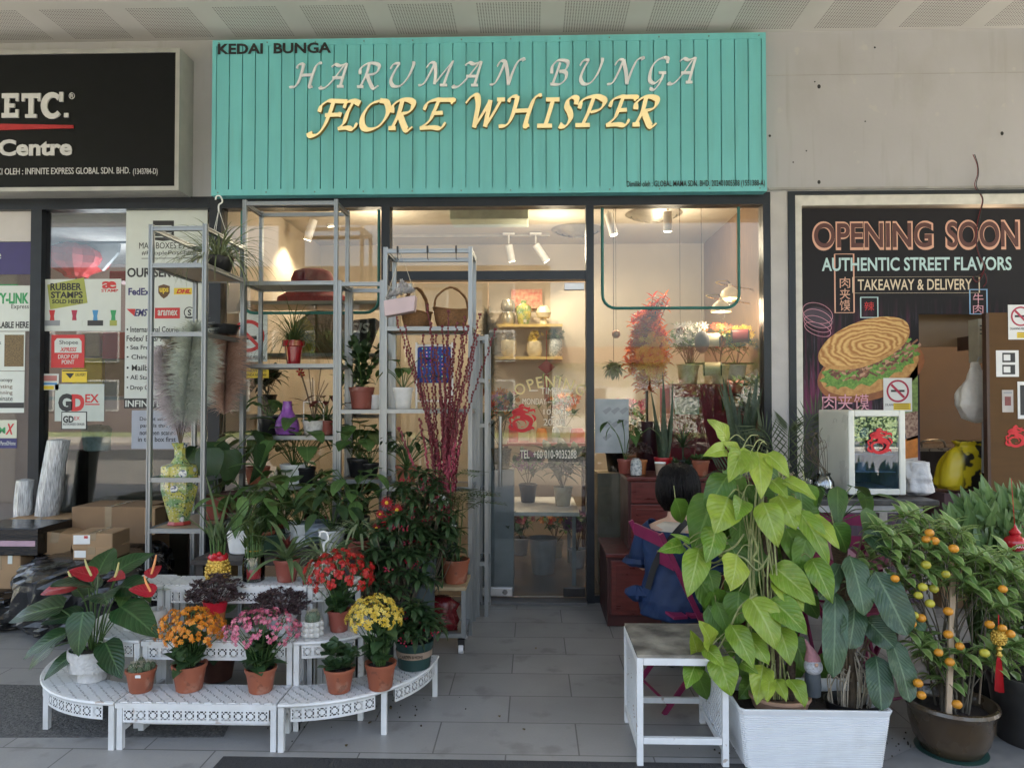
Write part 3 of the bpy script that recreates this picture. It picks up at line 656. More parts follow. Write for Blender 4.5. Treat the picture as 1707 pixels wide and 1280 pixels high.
# fluorescent tubes of the parcel shop
for i, (a, b_, py) in enumerate(((145, 205, 377), (120, 205, 365))):
    p, q = at(a, py, 6.9 + i * .3), at(b_ + 30, py, 6.9 + i * .3); t = E('tube_light', p, ['glowing white tube light over the lantern in the parcel shop', 'second tube light just above the first in the parcel shop'][i], 'tube light', 'tube lights in the parcel shop')
    m = MB(); m.tube([(0, 0, 0), q - p], .018, 8); m.build('tube', emis('tube_glow', (.9, .95, 1), 3 if not i else 1), t)
    bx('fitting', WHITE, t, 0, -.03, .022, (q - p).x, .03, max(.05, 2.949 - p.z))
lamp('tube_lamp', (-3.9, 6.6, 2.6), 3, (.9, .95, 1), .3)
lamp('kitchen_lamp', (3.9, 6.3, 2.7), 2.2, (1, .72, .45), .2)

# ================================================================ POSTERS AND STICKERS (left)
def poster(px0, py0, px1, py1, Y, label, mat=PAPER, name='poster', cat='poster', t=.002, parent=None, rz=0, rx=0):
    p = at((px0 + px1) / 2, (py0 + py1) / 2, Y); a = at(px0, py1, Y) - p; b = at(px1, py0, Y) - p
    e = E(name, p, label, cat); bx('sheet', mat, e, a.x, 0, a.z, b.x, t, b.z)
    if rz or rx: e.rotation_euler = (rx, 0, rz)
    return e
def pm(px0, py0, px1, py1, Y, mat, e, name='print', lift=.001, poly=None, n=1):
    """flat printed shape on a poster (own thickness, lifted off the sheet)"""
    m = MB()
    if poly: q = [at(x, y, Y) - e.location for x, y in poly]; m.prism([(v.x, v.z) for v in q], -lift, -.0002)
    else: a = at(px0, py1, Y) - e.location; b = at(px1, py0, Y) - e.location; m.box(a.x, -lift, a.z, b.x, -.0002, b.z)
    return m.build(name, mat, e, smooth=False)
def ell(cx, cy, rx, ry, n=20, rot=0):
    o = []
    for i in range(n):
        a = 2 * math.pi * i / n; x, y = math.cos(a) * rx, math.sin(a) * ry; o.append((cx + x * math.cos(rot) - y * math.sin(rot), cy + x * math.sin(rot) + y * math.cos(rot)))
    return o
def ring(cx, cy, r0, r1, Y, mat, e, name='ring', lift=.0016, n=28, a0=0, a1=360, sy=1):
    m = MB(); P0 = [(cx + r0 * math.cos(R(a0 + (a1 - a0) * i / n)), cy + sy * r0 * math.sin(R(a0 + (a1 - a0) * i / n))) for i in range(n + 1)]
    P1 = [(cx + r1 * math.cos(R(a0 + (a1 - a0) * i / n)), cy + sy * r1 * math.sin(R(a0 + (a1 - a0) * i / n))) for i in range(n + 1)]
    for i in range(n):
        q = [at(x, y, Y) - e.location for x, y in (P0[i], P0[i + 1], P1[i + 1], P1[i])]; m.prism([(v.x, v.z) for v in q], -lift, -.0003)
    return m.build(name, mat, e, smooth=False)
FY = FAC + .0185       # stuck to the outside of the glass
RED = P('print_red', (.55, .03, .03), .5, var=0); NAVY = P('print_navy', (.03, .03, .14), .5, var=0); YEL = P('print_yellow', (.75, .55, .04), .5, var=.05)
GRN = P('print_green', (.03, .3, .1), .5, var=0); OLV = P('print_olive', (.35, .38, .08), .5, var=.1); BRN = P('print_brown', (.12, .06, .02), .5, var=0); GRYP = P('print_grey', (.28, .3, .32), .5, var=.1)
BLU = P('print_blue', (.05, .25, .5), .5, var=0); OFFW = P('off_white_print', (.62, .66, .62), .55, var=.04); PNK = P('print_crimson', (.4, .02, .06), .5, var=0)
tx = lambda s, a, b, c, d, e, m=INK, Y=FY, **k: textpx(s, a, b, c, d, Y - .0002, m, e, depth=.001, **k)
# tall service poster
e = poster(207, 350, 346, 680, FY, 'tall pale poster listing courier services behind the silver rack', OFFW)
pm(0, 0, 0, 0, FY, INK, e, poly=[(255, 368), (290, 368), (290, 400), (272, 402), (255, 400)])
for i in range(4): pm(258, 376 + i * 6, 286, 378 + i * 6, FY, OFFW, e, lift=.002)
tx('MAIL BOXES ETC.', 232, 404, 320, 415, e); tx('#PeoplePossible', 236, 418, 322, 427, e); pm(236, 430, 322, 431.5, FY, INK, e)
tx('OUR SERVICES', 212, 446, 330, 462, e, bold=.03)
tx('FedEx', 214, 480, 250, 492, e, NAVY, bold=.03)
pm(0, 0, 0, 0, FY, BRN, e, poly=[(264, 477), (273, 474), (283, 477), (283, 488), (279, 494), (273, 498), (268, 494), (264, 488)]); tx('ups', 266, 480, 281, 490, e, YEL, Y=FY - .001, bold=.03)
pm(290, 480, 320, 491, FY, YEL, e); tx('DHL', 294, 482, 318, 489, e, RED, Y=FY - .001, bold=.05, shear=.3)
tx('EMS', 224, 515, 246, 527, e, NAVY, shear=.3, bold=.03); pm(0, 0, 0, 0, FY, RED, e, poly=[(211, 515), (226, 515), (224, 527)])
pm(258, 513, 300, 531, FY, RED, e); tx('aramex', 263, 517, 296, 526, e, OFFW, Y=FY - .001, bold=.02)
ring(316, 521, 8, 9.5, FY, INK, e); tx('S', 313, 516, 319, 526, e, bold=.03); pm(308, 528, 324, 531, FY, INK, e)
for i, (s, x1, y) in enumerate((('• International Courier Service', 302, 549), ('   Fedex/ EMS/ Aramex', 272, 564), ('• Sea Freight & Air Freight', 290, 580), ('• China to Malaysia', 280, 596), ('• Mailbox Rental', 268, 613), ('• AE Stamp & Printing', 276, 630), ('• Drop Off Center', 255, 647))):
    tx(s, 211, y - 5, x1 + 30, y + 5, e, bold=.015)
pm(207, 664, 346, 680.5, FY, INK, e); tx('INFINITE EXPRESS', 209, 667, 330, 678, e, OFFW, Y=FY - .001, bold=.02)
pm(207, 346.5, 346, 349, FY, RED, e)
e = poster(219, 684, 300, 748, FY, 'grey blue notice with black text under the tall services poster', P('grey_blue_paper', (.4, .43, .5), .6, var=.05), 'notice', 'notice')
for s, a, b, y in (('Do not simply put', 233, 300, 699), ('parcels that have', 234, 300, 710), ('not been scanned', 233, 298, 721), ('in this box first', 230, 293, 732)): tx(s, a, y - 4, b, y + 4, e, bold=.01)
# rubber stamp poster
e = poster(73, 465, 202, 552, FY, 'white poster advertising rubber stamps with four coloured stamps', OFFW)
pm(0, 0, 0, 0, FY, OLV, e, poly=[(79, 475), (140, 463), (146, 505), (84, 516)], lift=.002)
for s, a, b, c, d in (('RUBBER', 84, 472, 136, 484), ('STAMPS', 85, 486, 138, 497), ('SOLD HERE!', 87, 499, 138, 506)): tx(s, a, b, c, d, e, Y=FY - .0018, bold=.03)
tx('æ', 170, 469, 194, 481, e, RED, bold=.03); tx('STAMP', 169, 482, 197, 487, e, RED, bold=.02)
for cx, c1, c2 in ((87, RED, GRYP), (124, PNK, OFFW), (159, BLU, INK), (189, GRN, OLV)):
    pm(0, 0, 0, 0, FY, c1, e, poly=[(cx - 5, 517), (cx + 5, 517), (cx + 3, 527), (cx + 4, 536), (cx - 4, 536), (cx - 3, 527)]); pm(cx - 13 if c2 is not OLV else cx - 6, 534, cx + 13 if c2 is not OLV else cx + 6, 543, FY, c2, e, lift=.002)
# courier sticker stack
e = poster(85, 558, 141, 613, FY, 'red framed courier drop off sticker under the rubber stamp poster', RED, 'sticker', 'sticker')
pm(0, 0, 0, 0, FY, OFFW, e, poly=[(91, 588), (91, 569), (95, 564), (132, 564), (136, 569), (136, 588)]); tx('Shopee', 99, 567, 130, 576, e, INK, Y=FY - .0012); tx('XPRESS', 100, 579, 128, 586, e, RED, Y=FY - .0012, shear=.3, bold=.02)
tx('DROP OFF', 97, 591, 131, 598, e, OFFW, bold=.01); tx('POINT', 103, 600, 124, 607, e, OFFW, bold=.01)
e = poster(103, 616, 145, 637, FY, 'yellow black edged delivery sticker below the red one', YEL, 'sticker', 'sticker'); pm(104, 617, 145, 619, FY, INK, e); pm(0, 0, 0, 0, FY, INK, e, poly=[(109, 622), (124, 622), (117, 631)]); tx('DELIVERY', 126, 622, 143, 627, e)
e = poster(67, 623, 98, 650, FY, 'small torn red white and blue sticker beside the mullion', OFFW, 'sticker', 'sticker'); pm(69, 626, 95, 635, FY, P('faded_red', (.5, .2, .18), .6), e); pm(69, 638, 95, 641, FY, BLU, e); pm(72, 643, 90, 649, FY, YEL, e)
e = poster(91, 640, 174, 702, FY, 'pale rounded courier sticker with dark and red letters', P('pale_green_sticker', (.5, .56, .52), .5, var=.06), 'sticker', 'sticker')
tx('G', 97, 656, 121, 684, e, INK, bold=.06); tx('D', 119, 657, 141, 684, e, RED, bold=.06); tx('EX', 142, 657, 165, 671, e, RED, bold=.02); pm(142, 673, 166, 675, FY, RED, e)
e = poster(102, 686, 145, 716, FY - .002, 'small black framed courier agent sticker on the pale one', INK, 'sticker', 'sticker'); Y2 = FY - .002
pm(103.5, 687.5, 143.5, 714.5, Y2, OFFW, e); tx('GD', 105, 693, 123, 704, e, INK, Y=Y2 - .001, bold=.04); tx('EX', 124, 694, 133, 700, e, RED, Y=Y2 - .001); tx('AUTHORISED DEALER', 105, 705, 141, 709, e, Y=Y2 - .001)
# posters left of the mullion
e = poster(-60, 347, 53, 403, FY, 'blank pale poster at the top of the far left pane', P('plain_pale_sheet', (.55, .52, .5), .6, var=.04))
e = poster(-60, 403.5, 53, 458, FY, 'deep purple poster strip in the far left pane', P('deep_purple_print', (.04, .03, .14), .5, var=.1)); tx('Centre', -50, 418, 2, 432, e, OFFW)
e = poster(-60, 476, 54, 552, FY, 'pale green bordered courier poster in the far left pane', OFFW); tx('CITY-LINK', -22, 488, 48, 506, e, GRN, bold=.04); tx('Express', 19, 507, 48, 517, e, INK); tx('SERVICE AVAILABLE HERE', -60, 536, 48, 547, e, bold=.03)
pm(-60, 474, 30, 476, FY, GRN, e)
e = poster(-60, 553, 42, 618, FY, 'poster with a photo of shelves, far left pane', OFFW); pm(7, 558, 40, 611, FY, P('sepia_print', (.17, .11, .04), .5, 0, .5, 90), e); tx('k', -3, 568, 3, 574, e)
e = poster(-60, 619, 41, 688, FY, 'photocopy and printing price poster, far left pane', OFFW)
for s, y, mt in (('Photocopy', 634, INK), ('Printing', 645, BRN), ('Scanning', 655, BRN), ('Laminate', 664, INK)): tx(s, -14, y - 4, 21, y + 4, e, mt)
pm(-60, 671, 40, 680, FY, INK, e)
e = poster(-40, 700, 28, 730, FY, 'courier sticker with a red X, lower far left pane', P('pale_yellow_sheet', (.6, .62, .5), .6, var=0), 'sticker', 'sticker'); tx('M', -2, 712, 9, 722, e, GRN, bold=.04); tx('X', 9, 706, 24, 724, e, RED, shear=.3, bold=.03)
e = poster(-40, 731, 28, 747, FY, 'navy sticker with white word, lower far left pane', NAVY, 'sticker', 'sticker'); tx('Parcel2Home', 1, 735, 26, 742, e, OFFW)
# no smoking sign and yellow strip on the florist's left window
e = poster(398, 522, 446, 603, FY, 'no smoking sign with red ring behind the tall rack', OFFW, 'notice', 'notice'); ring(414, 560, 21, 27, FY, RED, e); pm(400, 560, 428, 566, FY, INK, e, lift=.001)
pm(0, 0, 0, 0, FY, RED, e, poly=[(396, 546), (400, 542), (432, 574), (428, 578)], lift=.0022); tx('DILARANG MEROKOK', 399, 593, 443, 600, e)
e = poster(405, 612, 448, 630, FY, 'small bright yellow notice under the no smoking sign', YEL, 'notice', 'notice'); tx('AMARAN NOTIS', 408, 615, 444, 620, e); tx('DENDA RM 5,000', 408, 623, 444, 627, e)
# things inside the parcel shop
def inside(name, label, cat, px, py, Y, group=None): return E(name, at(px, py, Y), label, cat, group)
t = inside('paper_lantern', 'red folded paper lantern hanging in the parcel shop', 'lantern', 127, 432, 6.6); m = MB(); q = []
m.lathe([(.02, -.16), (.1, -.17), (.12, -.14), (.27, -.06), (.3, 0), (.27, .06), (.12, .14), (.1, .17), (.02, .16)], 20); 
for i, v in enumerate(m.v):
    k = .86 if i % 2 else 1; m.v[i] = (v[0] * k, v[1] * k, v[2])
m.build('shade', P('faded_lantern_red', (.45, .03, .04), .6), t, False); m = MB(); m.tube([(0, 0, .16), (0, 0, 1.0)], .004, 4); m.tube([(0, 0, -.17), (0, 0, -.4)], .006, 4); m.build('cord', INK, t)
t = inside('hanging_heart', 'grey heart shaped paper decoration beside the red lantern', 'decoration', 172, 425, 6.6); m = MB(); m.prism([(0, -.15), (.15, .02), (.16, .12), (.02, .12), (-.06, .14), (-.16, .1), (-.16, 0)], -.02, .02); m.build('heart', GRYP, t, False); m = MB(); m.tube([(0, 0, .12), (0, 0, 1.0)], .003, 4); m.build('cord', INK, t)
t = inside('ceiling_rail', 'thin dark rail hung under the parcel shop ceiling', 'rail', 100, 405, 6.5); m = MB(); m.tube([(0, 0, 0), (1.5, 0, .01)], .015, 6); m.tube([(.3, 0, 0), (.3, 0, .05)], .01, 6); m.build('bar', INK, t)
for a, b, c, d, mt, s in ((170, 552, 215, 598, RED, 'bright red'), (135, 552, 168, 594, P('salmon_box', (.55, .35, .22), .7), 'salmon'), (120, 595, 172, 652, YEL, 'yellow'), (174, 598, 215, 660, P('tan_box', (.3, .22, .15), .7), 'tan'), (182, 450, 215, 468, PNK, 'small crimson')):
    p = at((a + c) / 2, d, 6.3); q = at(a, d, 6.3); r_ = at(c, b, 6.3); o = E('storage_box', p, s + ' storage box on the wall shelf in the parcel shop', 'box', 'boxes on the parcel shop wall')
    bx('carton', mt, o, q.x - p.x, 0, 0, r_.x - p.x - .01, .3, r_.z - p.z - .008, bev=.004)
z = zat(661, 6.3); o = bx('wall_shelf', GRYP, None, xat(60, 6.3), 6.2, z - .03, xat(222, 6.3), 6.7, z); tag(o, 'grey wall shelf carrying boxes in the parcel shop', 'shelf')
t = inside('plastic_bag', 'pale blue plastic bag hanging under the round cornered sticker', 'bag', 161, 750, 5.8); m = MB()
m.lathe([(.02, .21), (.08, .2), (.11, .17), (.1, .1), (.09, 0), (.07, -.01)], 14, sx=1.2, sy=.5, wob=.08, seed=2); m.build('bag', P('pale_blue_film', (.28, .38, .4), .3, 0, .2, 20, .8, 15), t)
WRAP = P('clear_shiny_wrap', (.6, .62, .65), .2, .2, .5, 18, 1, 24, stretch=(6, 6, .6))
for (a, b, c, d, lean, lb) in ((62, 865, 105, 735, .07, 'tall shiny film wrapped tube leaning against the parcel shop front'), (27, 873, 60, 803, .02, 'short shiny film wrapped tube in front of the tall one')):
    p = at((a + c) / 2 - 5, b, 5.2); p.z = .632; r_ = (xat(c, 5.2) - xat(a, 5.2)) / 2 * .8; h = zat(d, 5.2) - p.z; t = E('wrapped_tube', p, lb, 'wrapped roll', 'wrapped rolls'); m = MB()
    m.lathe([(r_, 0), (r_ * 1.05, h * .3), (r_ * .95, h * .7), (r_, h), (r_ * .3, h + .01)], 14, wob=.1, seed=4)
    m.v = [(x + z_ * lean * 2, y, z_) for x, y, z_ in m.v]; m.build('roll', WRAP, t)
p = at(113, 855, 5.75); t = E('black_parcel', p, 'upright black plastic wrapped parcel behind the shiny tubes', 'parcel'); BAGM = P('black_bin_film', (.006, .006, .007), .16, 0, .3, 20, .3, 40); bx('film', BAGM, t, -.09, 0, 0, .08, .15, zat(752, 5.75) - p.z, bev=.015)
bx('brown_wall_board', P('dull_brown_board', (.13, .11, .08), .7, 0, .1, 3), None, xat(125, 5.8) - .1, 5.95, .012, xat(300, 5.8), 5.98, zat(752, 5.9)); tag(bpy.data.objects['brown_wall_board'], 'dull brown board standing inside the parcel shop window', 'board')

# ================================================================ PARCELS AT THE LEFT
def carton(a, b, c, d, Y, dep, label, mat=CARD, rz=0, tape=True, lab=None, name='cardboard_box', tilt=0):
    """front face given by pixels a,b (left, bottom) and c,d (right, top) on plane Y"""
    p = at((a + c) / 2, b, Y); w2 = (xat(c, Y) - xat(a, Y)) / 2; h = zat(d, Y) - p.z
    t = E(name, p, label, 'box', 'parcels outside the parcel shop', rz); t.rotation_euler = (0, tilt, rz); o = bx('carton', mat, t, -w2, 0, 0, w2, dep, h, bev=.006)
    if tape: bx('tape', P('clear_brown_tape', (.3, .22, .13), .2), t, -.025, -.0015, h * .55, .025, dep + .001, h + .0015)
    if lab:
        for (x0, z0, x1, z1, mt) in lab: bx('label', mt, t, -w2 + x0 * 2 * w2, -.0025, z0 * h, -w2 + x1 * 2 * w2, -.0003, z1 * h)
    return t
def lump(name, label, p, rx, ry, h, seed, mat=BAGM, cat='wrapped parcel'):
    t = E(name, p, label, cat, 'black wrapped parcels'); q = random.Random(seed); m = MB(); n = 52; k = 26
    for i in range(k + 1):
        ph = math.pi * i / k
        for j in range(n):
            a = 2 * math.pi * j / n; s_ = max(1e-3, math.sin(ph)) ** .45; r2 = 1 + .05 * math.sin(3 * a + seed) + .04 * math.sin(9 * a + 5 * ph + seed) + .03 * math.sin(17 * a - 9 * ph) + q.uniform(-.03, .03)
            m.v.append((math.cos(a) * rx * s_ * r2, math.sin(a) * ry * s_ * r2, max(0, h / 2 - math.copysign(abs(math.cos(ph)) ** .6, math.cos(ph)) * h / 2))); m.c.append((0, 0, 0))
    for i in range(k):
        for j in range(n): m.f.append((i * n + j, i * n + (j + 1) % n, (i + 1) * n + (j + 1) % n, (i + 1) * n + j)); m.mi.append(0)
    m.build('film', mat, t, False); return t
F_ = lambda px, Y: Vector((xat(px, Y), Y, 0))
lump('wrapped_parcel', 'biggest black film wrapped parcel standing on the walk behind the anthurium', F_(165, 4.62), .46, .36, .5, 3)
lump('wrapped_parcel', 'black wrapped parcel lying on the walk at the far left, under the carton', F_(15, 4.78), .42, .32, .27, 8)
lump('wrapped_parcel', 'black wrapped parcel pushed against the pane behind the silver rack', F_(228, 5.0), .24, .2, .5, 12)
lump('wrapped_parcel', 'black wrapped parcel in the gap beside the tall carton', F_(70, 4.86), .2, .12, .5, 15)
carton(-40, 983, 33, 928, 4.62, .3, 'plain brown carton in the middle of the left stack', lab=[(.72, .72, .82, .95, OFFW)])
carton(-60, 926, 62, 885, 4.6, .36, 'flat black film wrapped carton with a pink tape band', BAGM, tape=False, lab=[(0, .35, .97, .55, P('pink_tape', (.45, .3, .38), .4))])
carton(58, 925, 112, 892, 4.7, .25, 'brown carton tipped on top of the black bag', rz=.35, tilt=.18)
carton(12, 1020, 112, 868, 5.05, .27, 'plain brown carton carrying the two shiny wrapped tubes')
carton(118, 960, 241, 848, 4.95, .34, 'largest brown carton against the parcel shop pane', P('big_box_card', (.25, .155, .085), .8, 0, .15, 5))
carton(121, 938, 184, 917, 4.45, .22, 'lower of two small labelled cartons on the black bags', lab=[(.05, .35, .35, .8, PAPER)])
carton(121, 916, 186, 893, 4.45, .22, 'upper of two small labelled cartons with a white address label', rz=.06, lab=[(.04, .35, .45, .9, PAPER), (.3, .7, .4, .86, RED)])
carton(240, 892, 258, 850, 4.9, .15, 'small brown carton just behind the rack post', tape=False)

# ================================================================ WHITE TIERED FLOWER BENCHES
def bench_pattern():
    m, nt, b = newmat('white_pierced_metal')
    co = _n(nt, "ShaderNodeTexCoord").outputs['Object']; s = _n(nt, "ShaderNodeSeparateXYZ"); nt.links.new(co, s.inputs[0]); k = 1 / .052
    def cell(v): return mth(nt, 'SUBTRACT', mth(nt, 'FRACT', mth(nt, 'MULTIPLY', v, k)), .5)
    x, y = cell(s.outputs[0]), cell(s.outputs[1]); ax, ay = mth(nt, 'ABSOLUTE', x), mth(nt, 'ABSOLUTE', y)
    lo, hi = mth(nt, 'MINIMUM', ax, ay), mth(nt, 'MAXIMUM', ax, ay)
    bar = mth(nt, 'MULTIPLY', mth(nt, 'LESS_THAN', mth(nt, 'ABSOLUTE', mth(nt, 'SUBTRACT', lo, .1)), .06), mth(nt, 'LESS_THAN', mth(nt, 'ABSOLUTE', mth(nt, 'SUBTRACT', hi, .38)), .08))
    dg = mth(nt, 'MULTIPLY', mth(nt, 'LESS_THAN', mth(nt, 'SUBTRACT', hi, lo), .085), mth(nt, 'LESS_THAN', mth(nt, 'ABSOLUTE', mth(nt, 'SUBTRACT', mth(nt, 'ADD', hi, lo), .5)), .14))
    f = mth(nt, 'MAXIMUM', bar, dg); n = ramp(nt, noise(nt, 14, 4), .55, .75)
    nt.links.new(mix(nt, mth(nt, 'MULTIPLY', n, .25), (.74, .75, .75), (.5, .48, .44)), b.inputs['Base Color']); b.inputs['Roughness'].default_value = .45
    tr = _n(nt, "ShaderNodeBsdfTransparent"); ms = _n(nt, "ShaderNodeMixShader"); nt.links.new(f, ms.inputs[0]); nt.links.new(b.outputs[0], ms.inputs[1]); nt.links.new(tr.outputs[0], ms.inputs[2])
    nt.links.new(ms.outputs[0], nt.nodes['Material Output'].inputs[0]); return m
PIERCED = bench_pattern()
stain(PIERCED, (.32, .2, .12), 15, .66, .7, .5)
def skirt(path, h, zt, m):
    """hanging rim with cut-out rosettes: real holes, cell by cell, along the path"""
    pts = [Vector((x, y, 0)) for x, y in path]; seg = [(pts[i + 1] - pts[i]).length for i in range(len(pts) - 1)]; L = sum(seg)
    def pos(d):
        i = 0
        while i < len(seg) - 1 and d > seg[i]: d -= seg[i]; i += 1
        return pts[i] + (pts[i + 1] - pts[i]) * (d / seg[i])
    nc = max(1, round(L / .052)); cw = L / nc; G = 8
    hole = {(2, 0), (2, 1), (5, 0), (5, 1), (2, 6), (2, 7), (5, 6), (5, 7), (0, 2), (1, 2), (0, 5), (1, 5), (6, 2), (7, 2), (6, 5), (7, 5)}
    hole = {(1, 3), (1, 4), (6, 3), (6, 4), (3, 1), (4, 1), (3, 6), (4, 6), (2, 2), (5, 2), (2, 5), (5, 5), (1, 1), (6, 1), (1, 6), (6, 6)}
    z0 = zt - h; zc0 = zt - h + (h - cw) / 2 if h > cw else z0; ch = min(cw, h)
    for c in range(nc):
        for i in range(G):
            a, b = pos(c * cw + i * cw / G), pos(c * cw + (i + 1) * cw / G); o = len(m.v)
            zs = [z0] + [zc0 + ch * j / G for j in range(G + 1)] + [zt]
            for z in zs: m.v += [(a.x, a.y, z), (b.x, b.y, z)]; m.c += [(0, 0, 0)] * 2
            for j in range(len(zs) - 1):
                if 1 <= j <= G and (i, j - 1) in hole: continue
                if zs[j + 1] - zs[j] < 1e-5: continue
                m.f.append((o + 2 * j, o + 2 * j + 1, o + 2 * j + 3, o + 2 * j + 2)); m.mi.append(0)
def quarter(cx, cy, r0, r1, z, side, label):
    t = E('quarter_round_bench', (cx, cy, 0), label, 'bench', 'white metal flower benches'); n = 18; a0 = math.pi / 2 * 3; sgn = -1 if side == 'l' else 1
    ang = [a0 + sgn * i / n * math.pi / 2 for i in range(n + 1)]; out = [(math.cos(a) * r1, math.sin(a) * r1) for a in ang]; inn = [(math.cos(a) * r0, math.sin(a) * r0) for a in ang]
    if sgn < 0: m = MB(); [m.plate([out[i + 1], out[i], inn[i], inn[i + 1]][::1], z - .004, z) for i in range(n)]
    else: m = MB(); [m.plate([out[i], out[i + 1], inn[i + 1], inn[i]], z - .004, z) for i in range(n)]
    m.build('top', PIERCED, t, smooth=False)
    m = MB(); rim = [(x * (1 + .004 / r1), y * (1 + .004 / r1), z - .008) for x, y in out]; m.tube(rim, .008, 6); m.build('rim', WMETAL, t)
    gap = [out[i] for i in range(n + 1)]; h = .062
    m = MB(); skirt(gap[1:n // 2 ], h, z - .016, m); o = m.build('skirt', WMETAL, t, smooth=False); m = MB(); skirt(gap[n // 2 + 1:n], h, z - .016, m); m.build('skirt', WMETAL, t, smooth=False)
    for x, y in (out[0], out[n // 2], out[n], inn[0], inn[n]):
        x, y = x * .985 + (.012 * sgn if (x, y) in (out[0], inn[0]) or abs(x) < .01 else 0), y * .985; m = MB(); m.box(x - .012, y - .012, 0, x + .012, y + .012, z - .008); m.build('leg', WMETAL, t, smooth=False)
    return t
def straight(x0, x1, y0, y1, z, label):
    t = E('straight_bench', ((x0 + x1) / 2, (y0 + y1) / 2, 0), label, 'bench', 'white metal flower benches'); hx, hy = (x1 - x0) / 2, (y1 - y0) / 2
    bx('top', PIERCED, t, -hx + .004, -hy, z - .004, hx - .004, hy, z)
    m = MB(); e = .02; m.box(-hx + .002, -hy - .006, z - .026, hx - .002, -hy + .012, z - .005); m.box(-hx + .004, hy - .012, z - .024, hx - .004, hy - .001, z - .005); m.build('rim', WMETAL, t, smooth=False)
    m = MB(); skirt([(-hx + .035, -hy - .004), (hx - .035, -hy - .004)], .062, z - .024, m); m.build('skirt', WMETAL, t, smooth=False)
    for sx in (-1, 1):
        for sy in (-1, 1): m = MB(); x, y = sx * (hx - .018), sy * (hy - .013); m.box(x - .012, y - .012, 0, x + .012, y + .012, z - .026); m.build('leg', WMETAL, t, smooth=False)
    m = MB(); m.box(-hx + .032, -.01, z * .35, hx - .032, .01, z * .35 + .02); m.box(-hx + .01, -hy + .03, z * .35, -hx + .026, hy - .03, z * .35 + .02); m.box(hx - .026, -hy + .03, z * .35, hx - .01, hy - .03, z * .35 + .02); m.build('brace', WMETAL, t, smooth=False)
xa, xb, yc = xat(196, 3.06), xat(467, 3.06), 3.66
for k, (r0, r1, z) in enumerate(((.4, .6, .205), (.2, .4, .4), (.02, .2, .6))):
    w_ = ('lowest front', 'middle', 'highest rear')[k]; y0, y1 = yc - r1 + .002, yc - r0 - .002
    straight(xa + .004, xb - .004, y0, y1, z, w_ + ' straight white bench of the tiered flower stand')
    quarter(xa, yc, max(r0, .03), r1 - .002, z, 'l', w_ + ' curved white bench at the left end of the flower stand')
    quarter(xb, yc, max(r0, .03), r1 - .002, z, 'r', w_ + ' curved white bench at the right end of the flower stand')

# ================================================================ ALUMINIUM RACKS
def profile_bar(m, a, b, w_=.026):
    """slotted square extrusion: four corner ribs round a core"""
    a = Vector(a); b = Vector(b); u, v = ortho(b - a); m.obox(a, b, w_ * .62, w_ * .62, up=v)
    for su in (-1, 1):
        for sv in (-1, 1): o = u * su * w_ * .36 + v * sv * w_ * .36; m.obox(a + o, b + o, w_ * .28, w_ * .28, up=v)
def rack(label, x0, x1, y0, y1, top, shelves, rails=(), panel=WOOD, legs=True):
    t = E('aluminium_rack', ((x0 + x1) / 2, (y0 + y1) / 2, 0), label, 'rack', 'aluminium plant racks'); hx, hy = (x1 - x0) / 2, (y1 - y0) / 2; w_ = .026
    for sx in (-1, 1):
        for sy in (-1, 1): m = MB(); profile_bar(m, (sx * hx, sy * hy, 0), (sx * hx, sy * hy, top)); m.build('post', ALU, t, smooth=False)
    for z in list(shelves) + list(rails) + [top - .013]:
        m = MB(); e = w_ / 2
        for sy in (-1, 1): profile_bar(m, (-hx + e, sy * hy, z - .013), (hx - e, sy * hy, z - .013))
        for sx in (-1, 1): profile_bar(m, (sx * hx, -hy + e, z - .013), (sx * hx, hy - e, z - .013))
        m.build('rail', ALU, t, smooth=False)
        if z in shelves: bx('shelf', panel, t, -hx + .014, -hy + .014, z - .018, hx - .014, hy - .014, z - .002)
    return t
AY0, AY1 = 4.27, 4.84; BY0, BY1 = 4.87, 5.17; DY0, DY1 = 4.6, 4.9
ZA = dict(top=zat(370, AY0) , s=[zat(436, AY0), zat(884, AY0)], r=[zat(552, AY0) , zat(798, AY0)])
rack('foremost rack at the left, with the feather vase and spider plant', xat(250, AY0), xat(340, AY0), AY0, AY1, ZA['top'], [ZA['s'][0], ZA['s'][1]], [ZA['r'][0], ZA['r'][1]], P('birch_ply', (.36, .27, .18), .5, 0, .15, 8))
zB = [zat(y, BY0) for y in (467, 606, 727, 812, 900)]
rack('tallest rack, standing before the left shop window', xat(406, BY0), xat(559, BY0), BY0, BY1, zat(330, BY0), zB, panel=P('grey_board', (.3, .28, .24), .5, 0, .1, 6))
zCc = [zat(y, BY0) for y in (683, 800)]
rack('short middle rack between the tallest rack and the willow rack', xat(566, BY0), xat(636, BY0), BY0, BY1, zat(466, BY0), zCc)
zD = [zat(y, DY0) for y in (544, 682, 812)]
rack('rack with hanging gift bag and wicker baskets beside the door', xat(642, DY0), xat(784, DY0), DY0, DY1, zat(411, DY0), zD)
zE = [zat(y, 5.12) for y in (632, 705, 815, 930)]
rack('narrow rear rack squeezed against the glass door', xat(799, 5.12), xat(813, 5.12) , 5.0, 5.28, zat(560, 5.12), zE, panel=CLEAR)
# dark plant table between the benches and the racks
x0_, x1_ = xat(362, 4.3), xat(632, 4.3); t = E('plant_table', ((x0_ + x1_) / 2, 3.98, 0), 'dark low table behind the white benches crowded with plants', 'table'); hw = (x1_ - x0_) / 2
bx('top', P('dark_table_wood', (.05, .04, .035), .6), t, -hw, 0, .575, hw, .78, .6)
for sx in (-1, 1):
    for y in (.02, .72): bx('leg', MAT['dark_table_wood'], t, sx * (hw - .04) - .02, y, 0, sx * (hw - .04) + .02, y + .04, .574)
